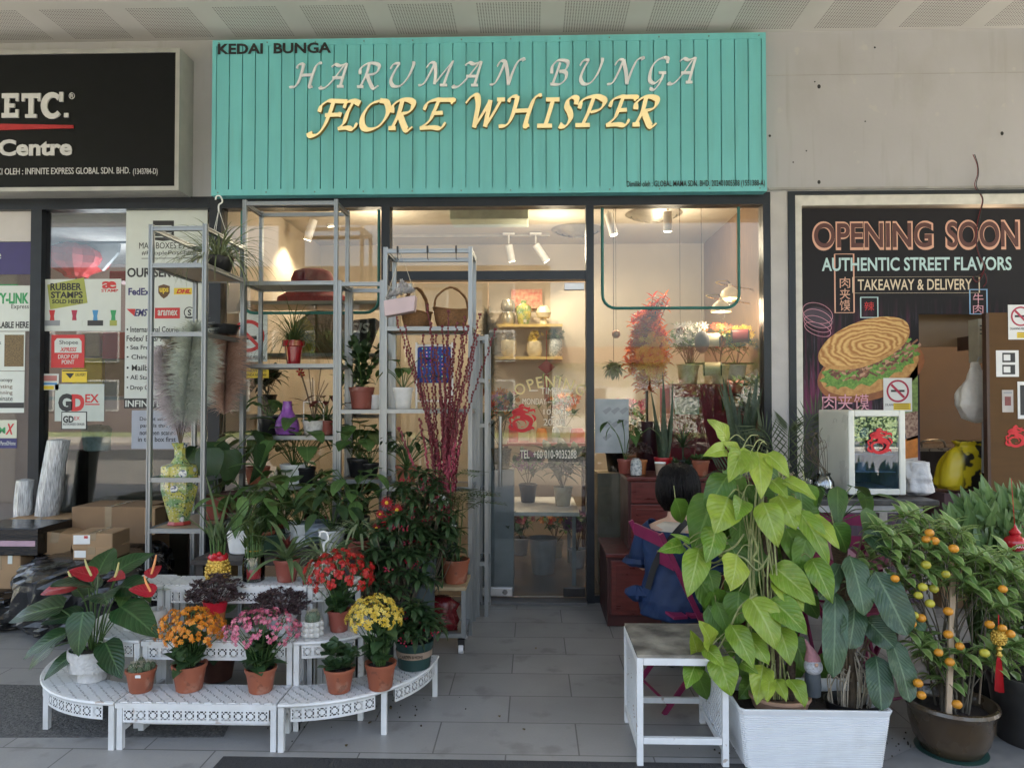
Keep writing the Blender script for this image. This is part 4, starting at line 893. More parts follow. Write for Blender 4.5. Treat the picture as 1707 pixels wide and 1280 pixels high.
# trolley on castors
TY0, TY1 = 4.24, 4.56; tx0, tx1 = xat(640, TY0), xat(777, TY0); zt = .395
t = E('display_trolley', ((tx0 + tx1) / 2, (TY0 + TY1) / 2, 0), 'low aluminium trolley with wooden top and white castors', 'trolley'); hx, hy = (tx1 - tx0) / 2, (TY1 - TY0) / 2
bx('top', P('pale_ply_top', (.45, .34, .2), .5, 0, .15, 9, stretch=(1, 12, 1)), t, -hx, -hy, zt - .02, hx, hy, zt, bev=.002)
for sx in (-1, 1):
    for sy in (-1, 1):
        m = MB(); profile_bar(m, (sx * (hx - .014), sy * (hy - .014), .1), (sx * (hx - .014), sy * (hy - .014), zt - .021)); m.build('post', ALU, t, smooth=False)
        c = MB(); x, y = sx * (hx - .03), sy * (hy - .03); c.tube([(x - .014, y, .028), (x + .014, y, .028)], .028, 16); w1 = c.build('castor', P('castor_white', (.7, .7, .72), .35), t)
        c = MB(); c.box(x - .02, y - .012, .045, x + .02, y + .012, .085); c.tube([(x - .019, y, .028), (x + .019, y, .028)], .011, 10); c.build('fork', BLACKP, w1)
m = MB()
for sy in (-1, 1): profile_bar(m, (-hx + .028, sy * (hy - .014), .112), (hx - .028, sy * (hy - .014), .112))
for sx in (-1, 1): profile_bar(m, (sx * (hx - .014), -hy + .028, .112), (sx * (hx - .014), hy - .028, .112))
m.build('rail', ALU, t, smooth=False)
bx('lower_shelf', P('grey_board', (.3, .28, .24), .5), t, -hx + .03, -hy + .03, .1, hx - .03, hy - .03, .114)
t = E('velvet_bow', (tx1 - .16, TY0 + .1, .115), 'dark red glossy cloth bundle on the lower trolley shelf', 'cloth'); m = MB()
m.lathe([(.02, 0), (.1, .01), (.11, .06), (.08, .12), (.1, .16), (.05, .2), (.01, .19)], 22, sy=.7, wob=.2, seed=9); m.build('cloth', P('dark_red_satin', (.12, .008, .012), .25, 0, .4, 20, 1, 18), t, sharp=0)

# ================================================================ PLANTS
L_KAL = leafmat('kalanchoe_leaf', (.035, .085, .03), (.07, .13, .05), (.1, .18, .08), .35, vk=.3)
L_DARK = leafmat('dark_leaf', (.022, .055, .02), (.06, .115, .04), (.05, .09, .04), .3, vk=.4)
L_ANT = leafmat('anthurium_leaf', (.014, .045, .018), (.032, .085, .026), (.12, .22, .08), .28, vk=.6, ribs=9)
L_MID = leafmat('mid_green_leaf', (.055, .12, .03), (.12, .22, .06), (.18, .28, .1), .38, vk=.5)
L_OLIVE = leafmat('olive_leaf', (.09, .13, .035), (.17, .21, .07), (.22, .28, .1), .45)
L_STRAP = leafmat('strap_leaf', (.055, .1, .035), (.13, .19, .075), (.2, .27, .13), .4, vk=.6, ribs=0)
L_SPIDER = leafmat('spider_plant_leaf', (.07, .11, .04), (.13, .18, .08), (.38, .42, .25), .4, vk=1, ribs=0)
L_GRASS = leafmat('grass_blade', (.04, .085, .02), (.11, .15, .05), None, .5)
L_PURP = leafmat('purple_succulent_leaf', (.055, .03, .035), (.13, .085, .09), None, .3, edge=(.2, .15, .15))
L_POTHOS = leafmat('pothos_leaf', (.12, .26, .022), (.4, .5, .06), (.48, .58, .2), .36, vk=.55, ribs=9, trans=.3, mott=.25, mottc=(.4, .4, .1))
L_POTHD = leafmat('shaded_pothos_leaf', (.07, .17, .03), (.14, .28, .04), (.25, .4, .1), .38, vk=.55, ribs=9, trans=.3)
L_BILL = leafmat('rippled_philodendron_leaf', (.035, .085, .04), (.07, .14, .065), (.2, .3, .16), .33, vk=.7, ribs=12, mott=.35, mottc=(.14, .21, .11))
L_CIT = leafmat('citrus_leaf', (.12, .26, .05), (.3, .44, .12), (.2, .32, .09), .32, vk=.4, edge=(.38, .48, .2))
L_LILY = leafmat('upright_glossy_leaf', (.07, .17, .05), (.16, .28, .09), (.28, .38, .17), .35, vk=.6, ribs=0)
L_SNAKE = leafmat('snake_plant_leaf', (.03, .055, .035), (.07, .11, .06), (.1, .14, .08), .35, mott=.5, mottc=(.12, .16, .1))
L_PALM = leafmat('palm_leaf', (.035, .06, .02), (.08, .11, .04), None, .5)
L_RED = leafmat('dark_red_leaf', (.09, .015, .015), (.2, .04, .03), None, .45)
def F_(name, c1, c2, ctr): 
    return leafmat(name, c1, c2, None, .45, trans=.2) if ctr is None else leafmat2(name, c1, c2, ctr)
def leafmat2(name, c1, c2, ctr):
    m = leafmat(name, c1, c2, None, .45, trans=.2); nt = m.node_tree; b = nt.nodes["Principled BSDF"]
    a = [n for n in nt.nodes if n.type == 'SEPARATE_COLOR' or n.bl_idname == 'ShaderNodeSeparateColor'][0]; src = b.inputs['Base Color'].links[0].from_socket
    o = mix(nt, ramp(nt, a.outputs[1], .3, .08), src, ctr); nt.links.new(o, b.inputs['Base Color']); return m
FO = F_('orange_petal', (.72, .2, .01), (.85, .36, .03), (.6, .3, .05)); FPK = F_('pink_petal', (.62, .08, .2), (.8, .3, .4), (.75, .5, .4))
FR = F_('red_petal', (.42, .006, .012), (.62, .02, .02), (.5, .12, .05)); FY_ = F_('yellow_petal', (.72, .48, .03), (.85, .68, .16), (.6, .4, .05))
FW = F_('white_petal', (.62, .6, .56), (.75, .73, .7), None); FRD = F_('crimson_petal', (.3, .005, .015), (.5, .02, .02), (.7, .35, .02))
def pot(t, r1, r0, h, mat, rim=.18, name='pot', soil=True, ribs=0):
    m = MB(); a = r0 + (r1 - r0) * (1 - rim); o = .004 if rim else 0
    pr = [(r0 * .7, 0), (r0 * .93, 0), (r0, .004), (a, h * (1 - rim)), (a + o, h * (1 - rim) + .001), (r1 + o, h - .004), (r1 + o - .001, h), (r1 - .004, h), (r1 - .006, h * .8), (r1 * .5, h * .78)]
    m.lathe(pr, 36)
    if ribs:
        n = 36
        for i, v in enumerate(m.v):
            if 3 <= i // n <= 5 and (i % 2): m.v[i] = (v[0] * .97, v[1] * .97, v[2])
    p = m.build(name, mat, t, sharp=40)
    if soil:
        m = MB(); n = 24; rr = random.Random(int(r1 * 1e4)); m.v = []; m.lathe([(r1 - .0065, h * .84), (r1 * .7, h * .87), (r1 * .35, h * .88), (.0001, h * .885)], n, wob=.02, seed=3)
        for k in range(26): a_, q = rr.uniform(0, 6.28), rr.uniform(0, r1 * .8); m.ball((math.cos(a_) * q, math.sin(a_) * q, h * .88), rr.uniform(.003, .008), 5, 3)
        m.build('soil', SOIL, t, sharp=0)
    return h * .87
def plant(name, label, px, Y, z, group=None, cat='potted plant', rz=None):
    return E(name, B(px, Y, z), label, cat, group, rnd.uniform(0, 6) if rz is None else rz)
G1 = 'flowering kalanchoes on the tiered stand'
def rosette(m, c, n, L, W, prof, e0, e1, bend, fold=.2, seg=6, wide=False, r0=0, wav=0, jit=.15):
    c = Vector(c)
    for i in range(n):
        a = i * 2.399 + rnd.uniform(-.2, .2); e = R(e0 + (e1 - e0) * (i + .5) / n + rnd.uniform(-6, 6)); l = L * rnd.uniform(1 - jit, 1 + jit)
        d = Vector((math.cos(a) * math.cos(e), math.sin(a) * math.cos(e), math.sin(e)))
        m.leaf(c + Vector((math.cos(a), math.sin(a), 0)) * r0 * rnd.random(), d, l, W * rnd.uniform(.85, 1.15), prof, bend * rnd.uniform(.7, 1.3), fold, seg, wide, wav)
def petiole_leaves(ms, ml, c, n, h, L, W, prof, spread=.5, e0=35, e1=85, bend=.9, droop=.3, fold=.15, wide=True, stemr=.0025, seed=1, wav=0, leafe=(-35, 25), face=None):
    """stalks rising from c with one blade at the end of each"""
    q = random.Random(seed); c = Vector(c)
    for i in range(n):
        a = i * 2.399 + q.uniform(-.3, .3)
        if face is not None: a = face + q.uniform(-1.4, 1.4)
        e = R(e0 + (e1 - e0) * ((i + .5) / n)); hh = h * q.uniform(.7, 1.1)
        d = Vector((math.cos(a) * math.cos(e), math.sin(a) * math.cos(e), math.sin(e))); p1 = c + d * hh * .6 + Vector((0, 0, hh * .05)); p2 = c + d * hh + Vector((math.cos(a), math.sin(a), -droop)) * hh * .12
        ms.tube(cm([c, p1, p2], 4), [stemr * 1.2] + [stemr] * 8, 5)
        le = R(q.uniform(*leafe)); dl = Vector((math.cos(a) * math.cos(le), math.sin(a) * math.cos(le), math.sin(le)))
        ml.leaf(p2 - dl * L * .05, dl, L * q.uniform(.8, 1.1), W * q.uniform(.85, 1.1), prof, bend * q.uniform(.6, 1.2), fold, 8, wide, wav, rv=q.random())

def kalanchoe(label, px, Y, z, r, h, fm, fmat, dome_w, dome_h, dome_z, nf=240, potm=TERRA, seed=1, dx=0, rough_tilt=0):
    global rnd
    rnd = random.Random(seed); t = plant('potted_kalanchoe', label, px, Y, z, G1, rz=0); zs = pot(t, r, r * .76, h, potm, ribs=1)
    m = MB(); st = MB()
    for i in range(60):
        a = rnd.uniform(0, 6.28); e = R(rnd.uniform(-10, 75)); c = Vector((rnd.uniform(-.5, .5) * r, rnd.uniform(-.5, .5) * r, zs + rnd.uniform(0, (dome_z - zs) * .8)))
        m.leaf(c, (math.cos(a) * math.cos(e), math.sin(a) * math.cos(e), math.sin(e)), rnd.uniform(.06, .1), rnd.uniform(.05, .07), 'ovate', .5, .25, 5, True)
    fl = MB(); dc = Vector((dx, 0, dome_z)); NC = 44
    for i in range(NC):
        a = i * 2.399; sz = 1 - 1.25 * (i + .5) / NC; q = math.sqrt(max(0, 1 - sz * sz)); k = rnd.uniform(.82, 1.05)
        nrm0 = Vector((math.cos(a) * q, math.sin(a) * q, sz + .15)).normalized(); top = dc + Vector((math.cos(a) * q * dome_w * k, math.sin(a) * q * dome_w * .8 * k, sz * dome_h * k))
        if i % 2 == 0: st.tube(cm([Vector((math.cos(a) * .02, math.sin(a) * .02, zs)), Vector((top.x * .45, top.y * .45, (top.z + zs) * .52)), top - nrm0 * .01], 3), .0022, 4)
        u, v = ortho(nrm0)
        for j in range(max(5, nf // 30)):
            rr_ = .021 * math.sqrt(rnd.random()); b_ = rnd.uniform(0, 6.28); fl.flower(top + u * math.cos(b_) * rr_ + v * math.sin(b_) * rr_ + nrm0 * rnd.uniform(-.006, .008), nrm0 * 1.5 + u * math.cos(b_) * .8 + v * math.sin(b_) * .8, rnd.uniform(.0085, .0115), 4, .2)
            if j % 4 == 0: st.tube([top - nrm0 * .02, top + u * math.cos(b_) * rr_ + v * math.sin(b_) * rr_], .001, 3)
    m.build('leaves', L_KAL, t); st.build('stems', STEM, t); fl.build('flowers', fmat, t, False); return t
# front row on the lowest bench (top .205)
Z1, Z2, Z3 = .206, .401, .601
kalanchoe('orange flowering kalanchoe in a terracotta pot on the lowest bench', 320, 3.2, Z1, .073, .115, 0, FO, .15, .115, .25, 480, seed=11)
kalanchoe('pink flowering kalanchoe in a terracotta pot on the lowest bench', 438, 3.19, Z1, .066, .105, 0, FPK, .17, .1, .26, 330, seed=12, dx=.0)
kalanchoe('yellow flowering kalanchoe in an orange pot at the right of the lowest bench', 636, 3.24, Z1, .068, .115, 0, FY_, .125, .1, .31, 420, seed=13, dx=-.03)
kalanchoe('red flowering kalanchoe on the middle bench, the tallest bloom', 567, 3.42, Z2, .053, .1, 0, FR, .16, .135, .25, 620, TERRA2, seed=14)
rnd = random.Random(21)
# anthurium in a white footed pot
t = plant('potted_anthurium', 'red anthurium with big dark leaves in a textured white footed pot', 160, 3.3, Z1, rz=0)
WP = P('white_textured_ceramic', (.6, .59, .57), .6, 0, .12, 50, .9, 60)
m = MB(); m.lathe([(.05, 0), (.062, .002), (.062, .03), (.066, .045), (.098, .055), (.104, .09), (.104, .145), (.098, .147), (.096, .12), (.02, .12)], 36); m.build('pot', WP, t)
m = MB(); m.lathe([(.096, .128), (.05, .136), (.0001, .138)], 20, wob=.03); m.build('soil', SOIL, t)
ms, ml = MB(), MB(); c = Vector((0, 0, .13))
for x, y, z, az, el, L, W in ((-.22, -.04, .32, 190, -5, .26, .15), (-.18, -.06, .2, 205, -20, .2, .11), (-.3, -.02, .13, 200, -35, .16, .1), (.03, -.11, .3, 280, -60, .19, .13), (.1, -.02, .38, 300, 10, .2, .15), (.0, -.04, .42, 250, 25, .2, .14), (.2, .02, .4, 340, 5, .2, .15),
        (.3, -.08, .33, 330, -12, .27, .16), (.2, -.1, .17, 320, -30, .2, .12), (-.02, .06, .46, 100, 40, .2, .14), (.14, .06, .47, 50, 30, .19, .14), (-.12, .1, .36, 150, 20, .2, .14), (-.12, -.06, .1, 215, -30, .15, .09), (.14, -.05, .1, 320, -30, .12, .08), (-.1, -.02, .28, 200, 0, .18, .11)):
    p = Vector((x * .62, y, z + .02)); a, e = R(az), R(el); d = Vector((math.cos(a) * math.cos(e), math.sin(a) * math.cos(e), math.sin(e)))
    ms.tube(cm([c + Vector((x, y, 0)) * .12, (c + p) / 2 + Vector((0, 0, .03)), p], 5), .0035, 6); ml.leaf(p - d * .02, d, L, W, 'heart', .5, .15, 9, True, .12, up=(0, -.6, 1))
ms.build('stems', STEM, t); ml.build('leaves', L_ANT, t)
SPA = leafmat('red_spathe', (.26, .008, .018), (.38, .015, .03), (.45, .06, .07), .18, vk=.35, ribs=7, trans=.1); SPX = P('spadix', (.55, .5, .2), .6); SPX2 = P('orange_spadix', (.75, .3, .1), .6)
for x, y, z, az, el, L, W in ((-.05, -.06, .45, 190, -8, .18, .11), (.0, -.02, .48, 200, 25, .12, .09), (.1, .0, .47, 330, 10, .09, .08), (.26, .02, .48, 60, 40, .08, .07), (.3, -.06, .42, 190, 15, .12, .08)):
    p = Vector((x, y, z)); a, e = R(az), R(el); d = Vector((math.cos(a) * math.cos(e), math.sin(a) * math.cos(e), math.sin(e))); ms = MB(); ms.tube(cm([c, (c + p) / 2 + Vector((0, .02, .04)), p], 5), .003, 5)
    f = MB(); f.leaf(p - d * .02, d, L, W, 'heart', .35, .2, 9, True, up=(.1, -.7, 1)); o = f.build('flower', SPA, t); ms.build('flower_stalk', STEM, o)
    f = MB(); f.tube([p, p + d * .02 + Vector((0, 0, .035)), p + d * .03 + Vector((0, 0, .065))], [.005, .0055, .003], 8); f.build('spadix', SPX if x < .2 else SPX2, o)
# small cactus
def spines(m, c, r, h, n, L=.012):
    for i in range(n):
        a, b = rnd.uniform(0, 6.28), rnd.uniform(-.2, 1.5); d = Vector((math.cos(a) * math.cos(b), math.sin(a) * math.cos(b), math.sin(b))); p = Vector(c) + Vector((d.x * r, d.y * r, d.z * h)); m.tube([p, p + d * L], [.0007, .0003], 3)
CAC = P('cactus_skin', (.07, .1, .05), .7, 0, .3, 30, .5, 60); SPN = P('cactus_spines', (.4, .36, .26), .7)
t = plant('potted_cactus', 'small spiny grey green cactus cluster in a terracotta pot with a white tag', 240, 3.18, Z1); zs = pot(t, .062, .047, .098, TERRA, ribs=1)
m, s_ = MB(), MB()
for i in range(16): a = i * 2.4; q = .012 * math.sqrt(i) ; c = (math.cos(a) * q, math.sin(a) * q, zs + rnd.uniform(0, .03)); m.ball(c, .016, 8, 6, sz=1.7); spines(s_, c, .016, .027, 26)
m.build('cactus', CAC, t); s_.build('spines', SPN, t); m = MB(); m.tube([(.01, -.02, zs), (.012, -.025, zs + .12)], .0015, 4); m.build('marker_stick', WHITE, t)
o = bx('price_tag', PAPER, t, -.012, .001, 0, .012, .003, .012); o.location = (0, 0, .08); o.rotation_euler = (0, 0, 0); o.location = Matrix.Rotation(-t.rotation_euler.z, 3, 'Z') @ Vector((.02, -.064, .078)); o.rotation_euler.z = -t.rotation_euler.z
t = plant('potted_jade_plant', 'round leaved dull green succulent in a terracotta pot left of the yellow flowers', 568, 3.2, Z1); zs = pot(t, .066, .048, .105, TERRA); m = MB()
for i in range(9): a = i * 2.4; rosette(m, (math.cos(a) * .045, math.sin(a) * .045, zs + .02 + .03 * (i % 3)), 9, .055, .042, 'obov', 10, 75, .3, .25, 4)
m.build('leaves', L_KAL, t)
# white bench plants, middle tier
def mound(name, label, px, Y, z, potf, w_, h, n, lm, L=.022, W=.016, prof='obov', group=None, seed=5, cz=None):
    global rnd
    rnd = random.Random(seed); t = plant(name, label, px, Y, z, group, rz=0); zs = potf(t); m = MB(); st = MB(); cz = zs if cz is None else cz
    for i in range(n):
        a = rnd.uniform(0, 6.28); b = math.asin(rnd.uniform(-.1, 1)); k = rnd.uniform(.65, 1.05); c = Vector((math.cos(a) * math.cos(b) * w_ * k, math.sin(a) * math.cos(b) * w_ * k, cz + max(-.02, math.sin(b) * h * k)))
        if i % 3 == 0: st.tube([(c.x * .2, c.y * .2, zs), c], .0018, 3)
        rosette(m, c, 6, L, W, prof, 5, 70, .3, .3, 3)
    m.build('leaves', lm, t); st.build('stems', P('dark_succulent_stem', (.07, .04, .03), .7), t); return t
def twotone(t, r=.058, h=.14):
    m = MB(); m.lathe([(r * .6, 0), (r * .68, .002), (r * .8, h * .6)], 28); m.lathe([(r * .8, h * .6), (r, h), (r - .004, h), (r * .8, h * .9), (.01, h * .88)], 28); m.mi = [0 if max(m.v[i][2] for i in f) < h * .61 else 1 for f in m.f]
    m.build('pot', [P('orange_card', (.45, .16, .05), .6), P('bright_red_paper', (.6, .01, .03), .5)], t); return h * .88
mound('potted_succulent', 'dark purple succulent mound in a red and orange pot, middle bench', 362, 3.42, Z2, twotone, .13, .1, 170, L_PURP, seed=31, cz=.15, group='dark succulents on the middle bench')
def bowl(t):
    m = MB(); m.lathe([(.045, 0), (.05, .002), (.062, .05), (.095, .09), (.1, .098), (.1, .104), (.092, .104), (.085, .09), (.01, .085)], 36); m.build('pot', P('white_glazed_plastic', (.62, .63, .64), .25), t); return .09
mound('potted_succulent', 'dark grey purple succulent mound in a wide white bowl, middle bench', 470, 3.4, Z2, bowl, .135, .085, 190, L_PURP, seed=32, cz=.105, group='dark succulents on the middle bench')
t = plant('potted_cactus', 'round cactus in a white bubble textured pot on the middle bench', 523, 3.34, Z2); m = MB(); m.lathe([(.03, 0), (.042, .003), (.044, .07), (.04, .072), (.036, .06), (.005, .06)], 24)
for k in range(3):
    for j in range(9): a = j * .698; m.ball((math.cos(a) * .04, math.sin(a) * .04, .013 + k * .023), .0135, 8, 6)
m.build('pot', P('white_glazed_ceramic', (.62, .61, .57), .3), t); m, s_ = MB(), MB()
for i in range(7): a = i * .9; q = .016 if i else 0; c = (math.cos(a) * q, math.sin(a) * q, .085); m.ball(c, .02, 10, 6, sz=1.5); spines(s_, c, .02, .03, 60, .009)
m.build('cactus', P('grey_green_cactus', (.1, .14, .09), .7, 0, .3, 40, .5, 80), t); s_.build('spines', SPN, t)
t = plant('potted_anthurium', 'young anthurium in a plain white pot behind the big one', 226, 3.42, Z2); zs = pot(t, .05, .042, .085, WHITE, 0); ms, ml = MB(), MB(); petiole_leaves(ms, ml, (0, 0, zs), 9, .13, .12, .08, 'heart', seed=4); ms.build('stems', STEM, t); ml.build('leaves', L_MID, t)
t = plant('decorated_pot', 'white glazed pot with a dark floral spot, middle bench', 264, 3.44, Z2, cat='plant pot', rz=0); m = MB(); m.lathe([(.035, 0), (.05, .01), (.056, .05), (.045, .085), (.048, .09), (.04, .09), (.035, .06)], 26); m.build('pot', P('white_glazed_ceramic', (.62, .61, .57), .3), t)
m = MB(); m.ball((0, -.053, .035), .012, 10, 6, sy=.3); m.build('flower_motif', PNK, t)
# top tier
rnd = random.Random(50)
GOLDM = P('gold_foil', (.65, .42, .08), .28, .7, .3, 60, .9, 70)
t = plant('lucky_bamboo_gift', 'lucky bamboo wrapped in a gold pineapple shape with red ribbon, top bench', 366, 3.56, Z3, rz=0); m = MB(); m.lathe([(.035, 0), (.052, .01), (.056, .05), (.042, .1), (.036, .105)], 26)
for k in range(6):
    for j in range(14): a = (j + k % 2 * .5) * .4488; r_ = (.05, .055, .056, .054, .048, .042)[k]; m.ball((math.cos(a) * r_, math.sin(a) * r_, .01 + k * .017), .009, 6, 4)
m.build('gold_wrap', GOLDM, t); m = MB(); m.lathe([(.042, .1), (.046, .115), (.04, .128), (.02, .125)], 20, wob=.1); m.ball((.0, -.04, .125), .016, 8, 6); m.ball((.02, -.035, .135), .012, 8, 6); m.build('ribbon', P('red_ribbon', (.5, .01, .02), .35), t)
m, s_ = MB(), MB()
for i in range(16): a = i * 2.4; q = .006 * math.sqrt(i) * 1.4; hh = rnd.uniform(.16, .22); s_.tube([(math.cos(a) * q, math.sin(a) * q, .1), (math.cos(a) * q * 1.3, math.sin(a) * q * 1.3, hh)], .0045, 7); rosette(m, (math.cos(a) * q * 1.3, math.sin(a) * q * 1.3, hh), 4, .09, .012, 'lance', 40, 85, .4, .2, 4)
for az, e, L in ((150, 62, .36), (200, 75, .34), (20, 55, .42), (60, 72, .3), (170, 48, .3), (-20, 60, .36), (100, 80, .38), (30, 40, .3)):
    a, e = R(az), R(e); m.leaf((0, 0, .17), (math.cos(a) * math.cos(e), -.1, math.sin(e)), L, .028, 'blade', .35, .3, 8)
m.build('leaves', L_STRAP, t); s_.build('stems', STEM, t)
t = plant('lucky_bamboo_jar', 'lucky bamboo standing in a glass jar with a red band, top bench', 425, 3.55, Z3, rz=0); m = MB(); m.lathe([(.045, 0), (.052, .004), (.055, .06), (.05, .12), (.047, .12), (.052, .06), (.049, .008), (.01, .006)], 28); m.build('jar', CLEAR, t)
m = MB(); m.lathe([(.02, .012), (.038, .014), (.04, .05), (.036, .06), (.01, .058)], 20, wob=.06); m.build('red_wrap', P('red_ribbon', (.5, .01, .02), .35), t); m, s_ = MB(), MB()
for i in range(30): a = i * 2.4; q = .0065 * math.sqrt(i); hh = rnd.uniform(.18, .27) - q * .8; s_.tube([(math.cos(a) * q, math.sin(a) * q, .02), (math.cos(a) * q * 1.2, math.sin(a) * q * 1.2, hh)], .004, 6); rosette(m, (math.cos(a) * q * 1.2, math.sin(a) * q * 1.2, hh), 5, .075, .011, 'lance', 35, 85, .5, .2, 4)
m.build('leaves', L_GRASS, t); s_.build('stems', STEM, t)
m = MB(); m.tube([(.034 * math.cos(a * .5), .034 * math.sin(a * .5), .15) for a in range(13)], .003, 4); m.build('gold_tie', GOLDM, t)
t = plant('potted_bromeliad', 'bromeliad with arching strap leaves and a red heart, top bench', 480, 3.55, Z3); zs = pot(t, .062, .045, .11, TERRA2); m = MB(); rosette(m, (0, 0, zs), 18, .24, .034, 'strap', 12, 78, 1.3, .35, 9, r0=.01); m.build('leaves', L_STRAP, t)
m = MB(); rosette(m, (0, 0, zs + .06), 9, .07, .02, 'lance', 50, 85, .1, .3, 4); m.build('flower_spike', L_RED, t)
def spiderplant(name, label, loc, n, L, seed, hookz, potm=WHITE, pr=.07):
    global rnd
    rnd = random.Random(seed); t = E(name, loc, label, 'hanging plant', 'hanging spider plants'); zs = pot(t, pr, pr * .75, .09, potm, 0); m = MB(); rosette(m, (0, 0, zs), n, L, .014, 'blade', 5, 85, 2.0, .35, 9, r0=pr * .7, jit=.3); m.build('leaves', L_SPIDER, t)
    m = MB()
    for a in (0.3, 2.4, 4.5): m.tube([(math.cos(a) * pr, math.sin(a) * pr, .09), (0, 0, hookz)], .0018, 4)
    h = m.build('hanger', WHITE, t); m = MB(); m.tube(cm([(0, 0, hookz - .01), (0, 0, hookz + .03), (.022, 0, hookz + .05), (.012, 0, hookz + .085), (-.014, 0, hookz + .088), (-.022, 0, hookz + .065)], 4), .005, 7); m.build('hook', WHITE, h); return t
spiderplant('hanging_spider_plant', 'spider plant with white hanger and hook behind the red kalanchoe', B(541, 3.62, Z3), 60, .2, 61, .14)
spiderplant('hanging_spider_plant', 'spider plant on top of the foremost rack with a tall white hook', B(362, 4.56, ZA['s'][0] + .001), 110, .36, 62, .4, BLACKP, .1)
# ---- plants on the racks and behind: generic makers
def bushy(name, label, px, Y, z, pr, ph, potm, lm, n, h, L, W, prof, seed, bend=.8, e0=30, e1=85, leafe=(-40, 30), wide=True, wav=.1, group=None, stemr=.003, droop=.3):
    global rnd
    rnd = random.Random(seed); t = plant(name, label, px, Y, z, group, rz=0); zs = pot(t, pr, pr * .75, ph, potm); ms, ml = MB(), MB()
    petiole_leaves(ms, ml, (0, 0, zs), n, h, L, W, prof, e0=e0, e1=e1, bend=bend, seed=seed, leafe=leafe, wide=wide, wav=wav, stemr=stemr, droop=droop); ms.build('stems', STEM, t); ml.build('leaves', lm, t); return t
GR = 'foliage plants on the racks'
s1, s2, s3, s4, s5 = [z + .001 for z in zB]; YB = 5.02
bushy('potted_monstera', 'monstera with big split leaves left on the tallest rack', 362, 4.62, ZA['s'][1] + .001, .09, .15, TERRA2, L_DARK, 8, .45, .26, .2, 'heart', 71, e0=55, leafe=(-80, -30), group=GR)
bushy('potted_philodendron', 'heart leaved climber in a black pot beside the purple vase', 448, YB, s3, .075, .13, BLACKP, L_MID, 9, .16, .12, .08, 'heart', 72, group=GR)
bushy('potted_calathea', 'dark green leafy plant in an orange red pot under the black pot', 430, 5.0, s4, .085, .12, TERRA, L_OLIVE, 16, .3, .2, .08, 'lance', 73, group=GR, wide=False)
bushy('potted_philodendron', 'broad leaved plant at the centre of the tall rack', 490, 5.0, s4, .09, .14, WHITE, L_MID, 16, .36, .2, .12, 'heart', 74, group=GR)
bushy('potted_philodendron', 'pale veined leaves in front of the striped glass bowl', 500, 4.4, .601, .09, .14, WHITE, L_OLIVE, 13, .3, .2, .13, 'ovate', 75, group=GR)
bushy('potted_calathea', 'long leaved calathea low on the tall rack', 530, 5.0, s5, .08, .12, TERRA2, L_OLIVE, 15, .26, .19, .08, 'ovate', 76, group=GR)
bushy('potted_philodendron', 'round leaved plant at the middle of the short rack', 600, 5.02, zCc[1] + .001, .085, .13, BLACKP, L_MID, 20, .26, .16, .12, 'ovate', 77, group=GR)
bushy('potted_philodendron', 'trailing dark leaves low between the racks', 590, 4.5, .601, .1, .16, BLACKP, L_MID, 22, .34, .18, .08, 'lance', 78, wide=False, group=GR)
bushy('potted_calathea', 'green leafy plant low at the left behind the bamboo', 405, 4.2, .601, .09, .14, WHITE, L_MID, 14, .26, .17, .07, 'lance', 79, wide=False, group=GR)
bushy('potted_philodendron', 'dark leafy plant behind the gold lucky bamboo', 366, 3.85, .001, .1, .16, P('brown_plastic', (.1, .04, .03), .5), L_DARK, 14, .22, .15, .1, 'heart', 80, group=GR)
t = plant('potted_pony_grass', 'fountain of thin grassy leaves in a glossy red pot', 489, YB, s2, rz=0, group=GR); RP = P('glossy_red_ceramic', (.3, .008, .015), .15, 0, .1, 8, coat=.5); m = MB(); m.lathe([(.035, 0), (.045, .005), (.06, .11), (.062, .125), (.078, .13), (.08, .17), (.074, .17), (.07, .14), (.01, .14)], 30); m.build('pot', RP, t)
rnd = random.Random(81); m = MB(); rosette(m, (0, 0, .14), 150, .42, .0065, 'blade', 20, 88, 1.9, .1, 9, r0=.03, jit=.35); m.build('leaves', L_GRASS, t)
t = plant('potted_zz_plant', 'dark fleshy leaved plant in a brown red pot on the short rack', 603, YB, zCc[0] + .001, rz=0, group=GR); zs = pot(t, .086, .068, .155, TERRA2); rnd = random.Random(82); m, s_ = MB(), MB()
for i in range(17):
    a = i * 2.4; e = R(rnd.uniform(55, 88)); d = Vector((math.cos(a) * math.cos(e), math.sin(a) * math.cos(e), math.sin(e))); L = rnd.uniform(.22, .36); pts = cm([Vector((0, 0, zs)) + d * 0, Vector((0, 0, zs)) + d * L * .5 + Vector((0, 0, .02)), Vector((0, 0, zs)) + d * L], 4); s_.tube(pts, .004, 5)
    for k in range(1, 9):
        p = pts[k]; u, v = ortho(d); sd = u if k % 2 else -u; m.leaf(p, sd + d * .7 + v * rnd.uniform(-.5, .5), .07, .04, 'ovate', .3, .15, 4)
    m.leaf(pts[-1], d, .08, .055, 'obov', .2, .1, 4)
m.build('leaves', L_DARK, t); s_.build('stems', STEM, t)
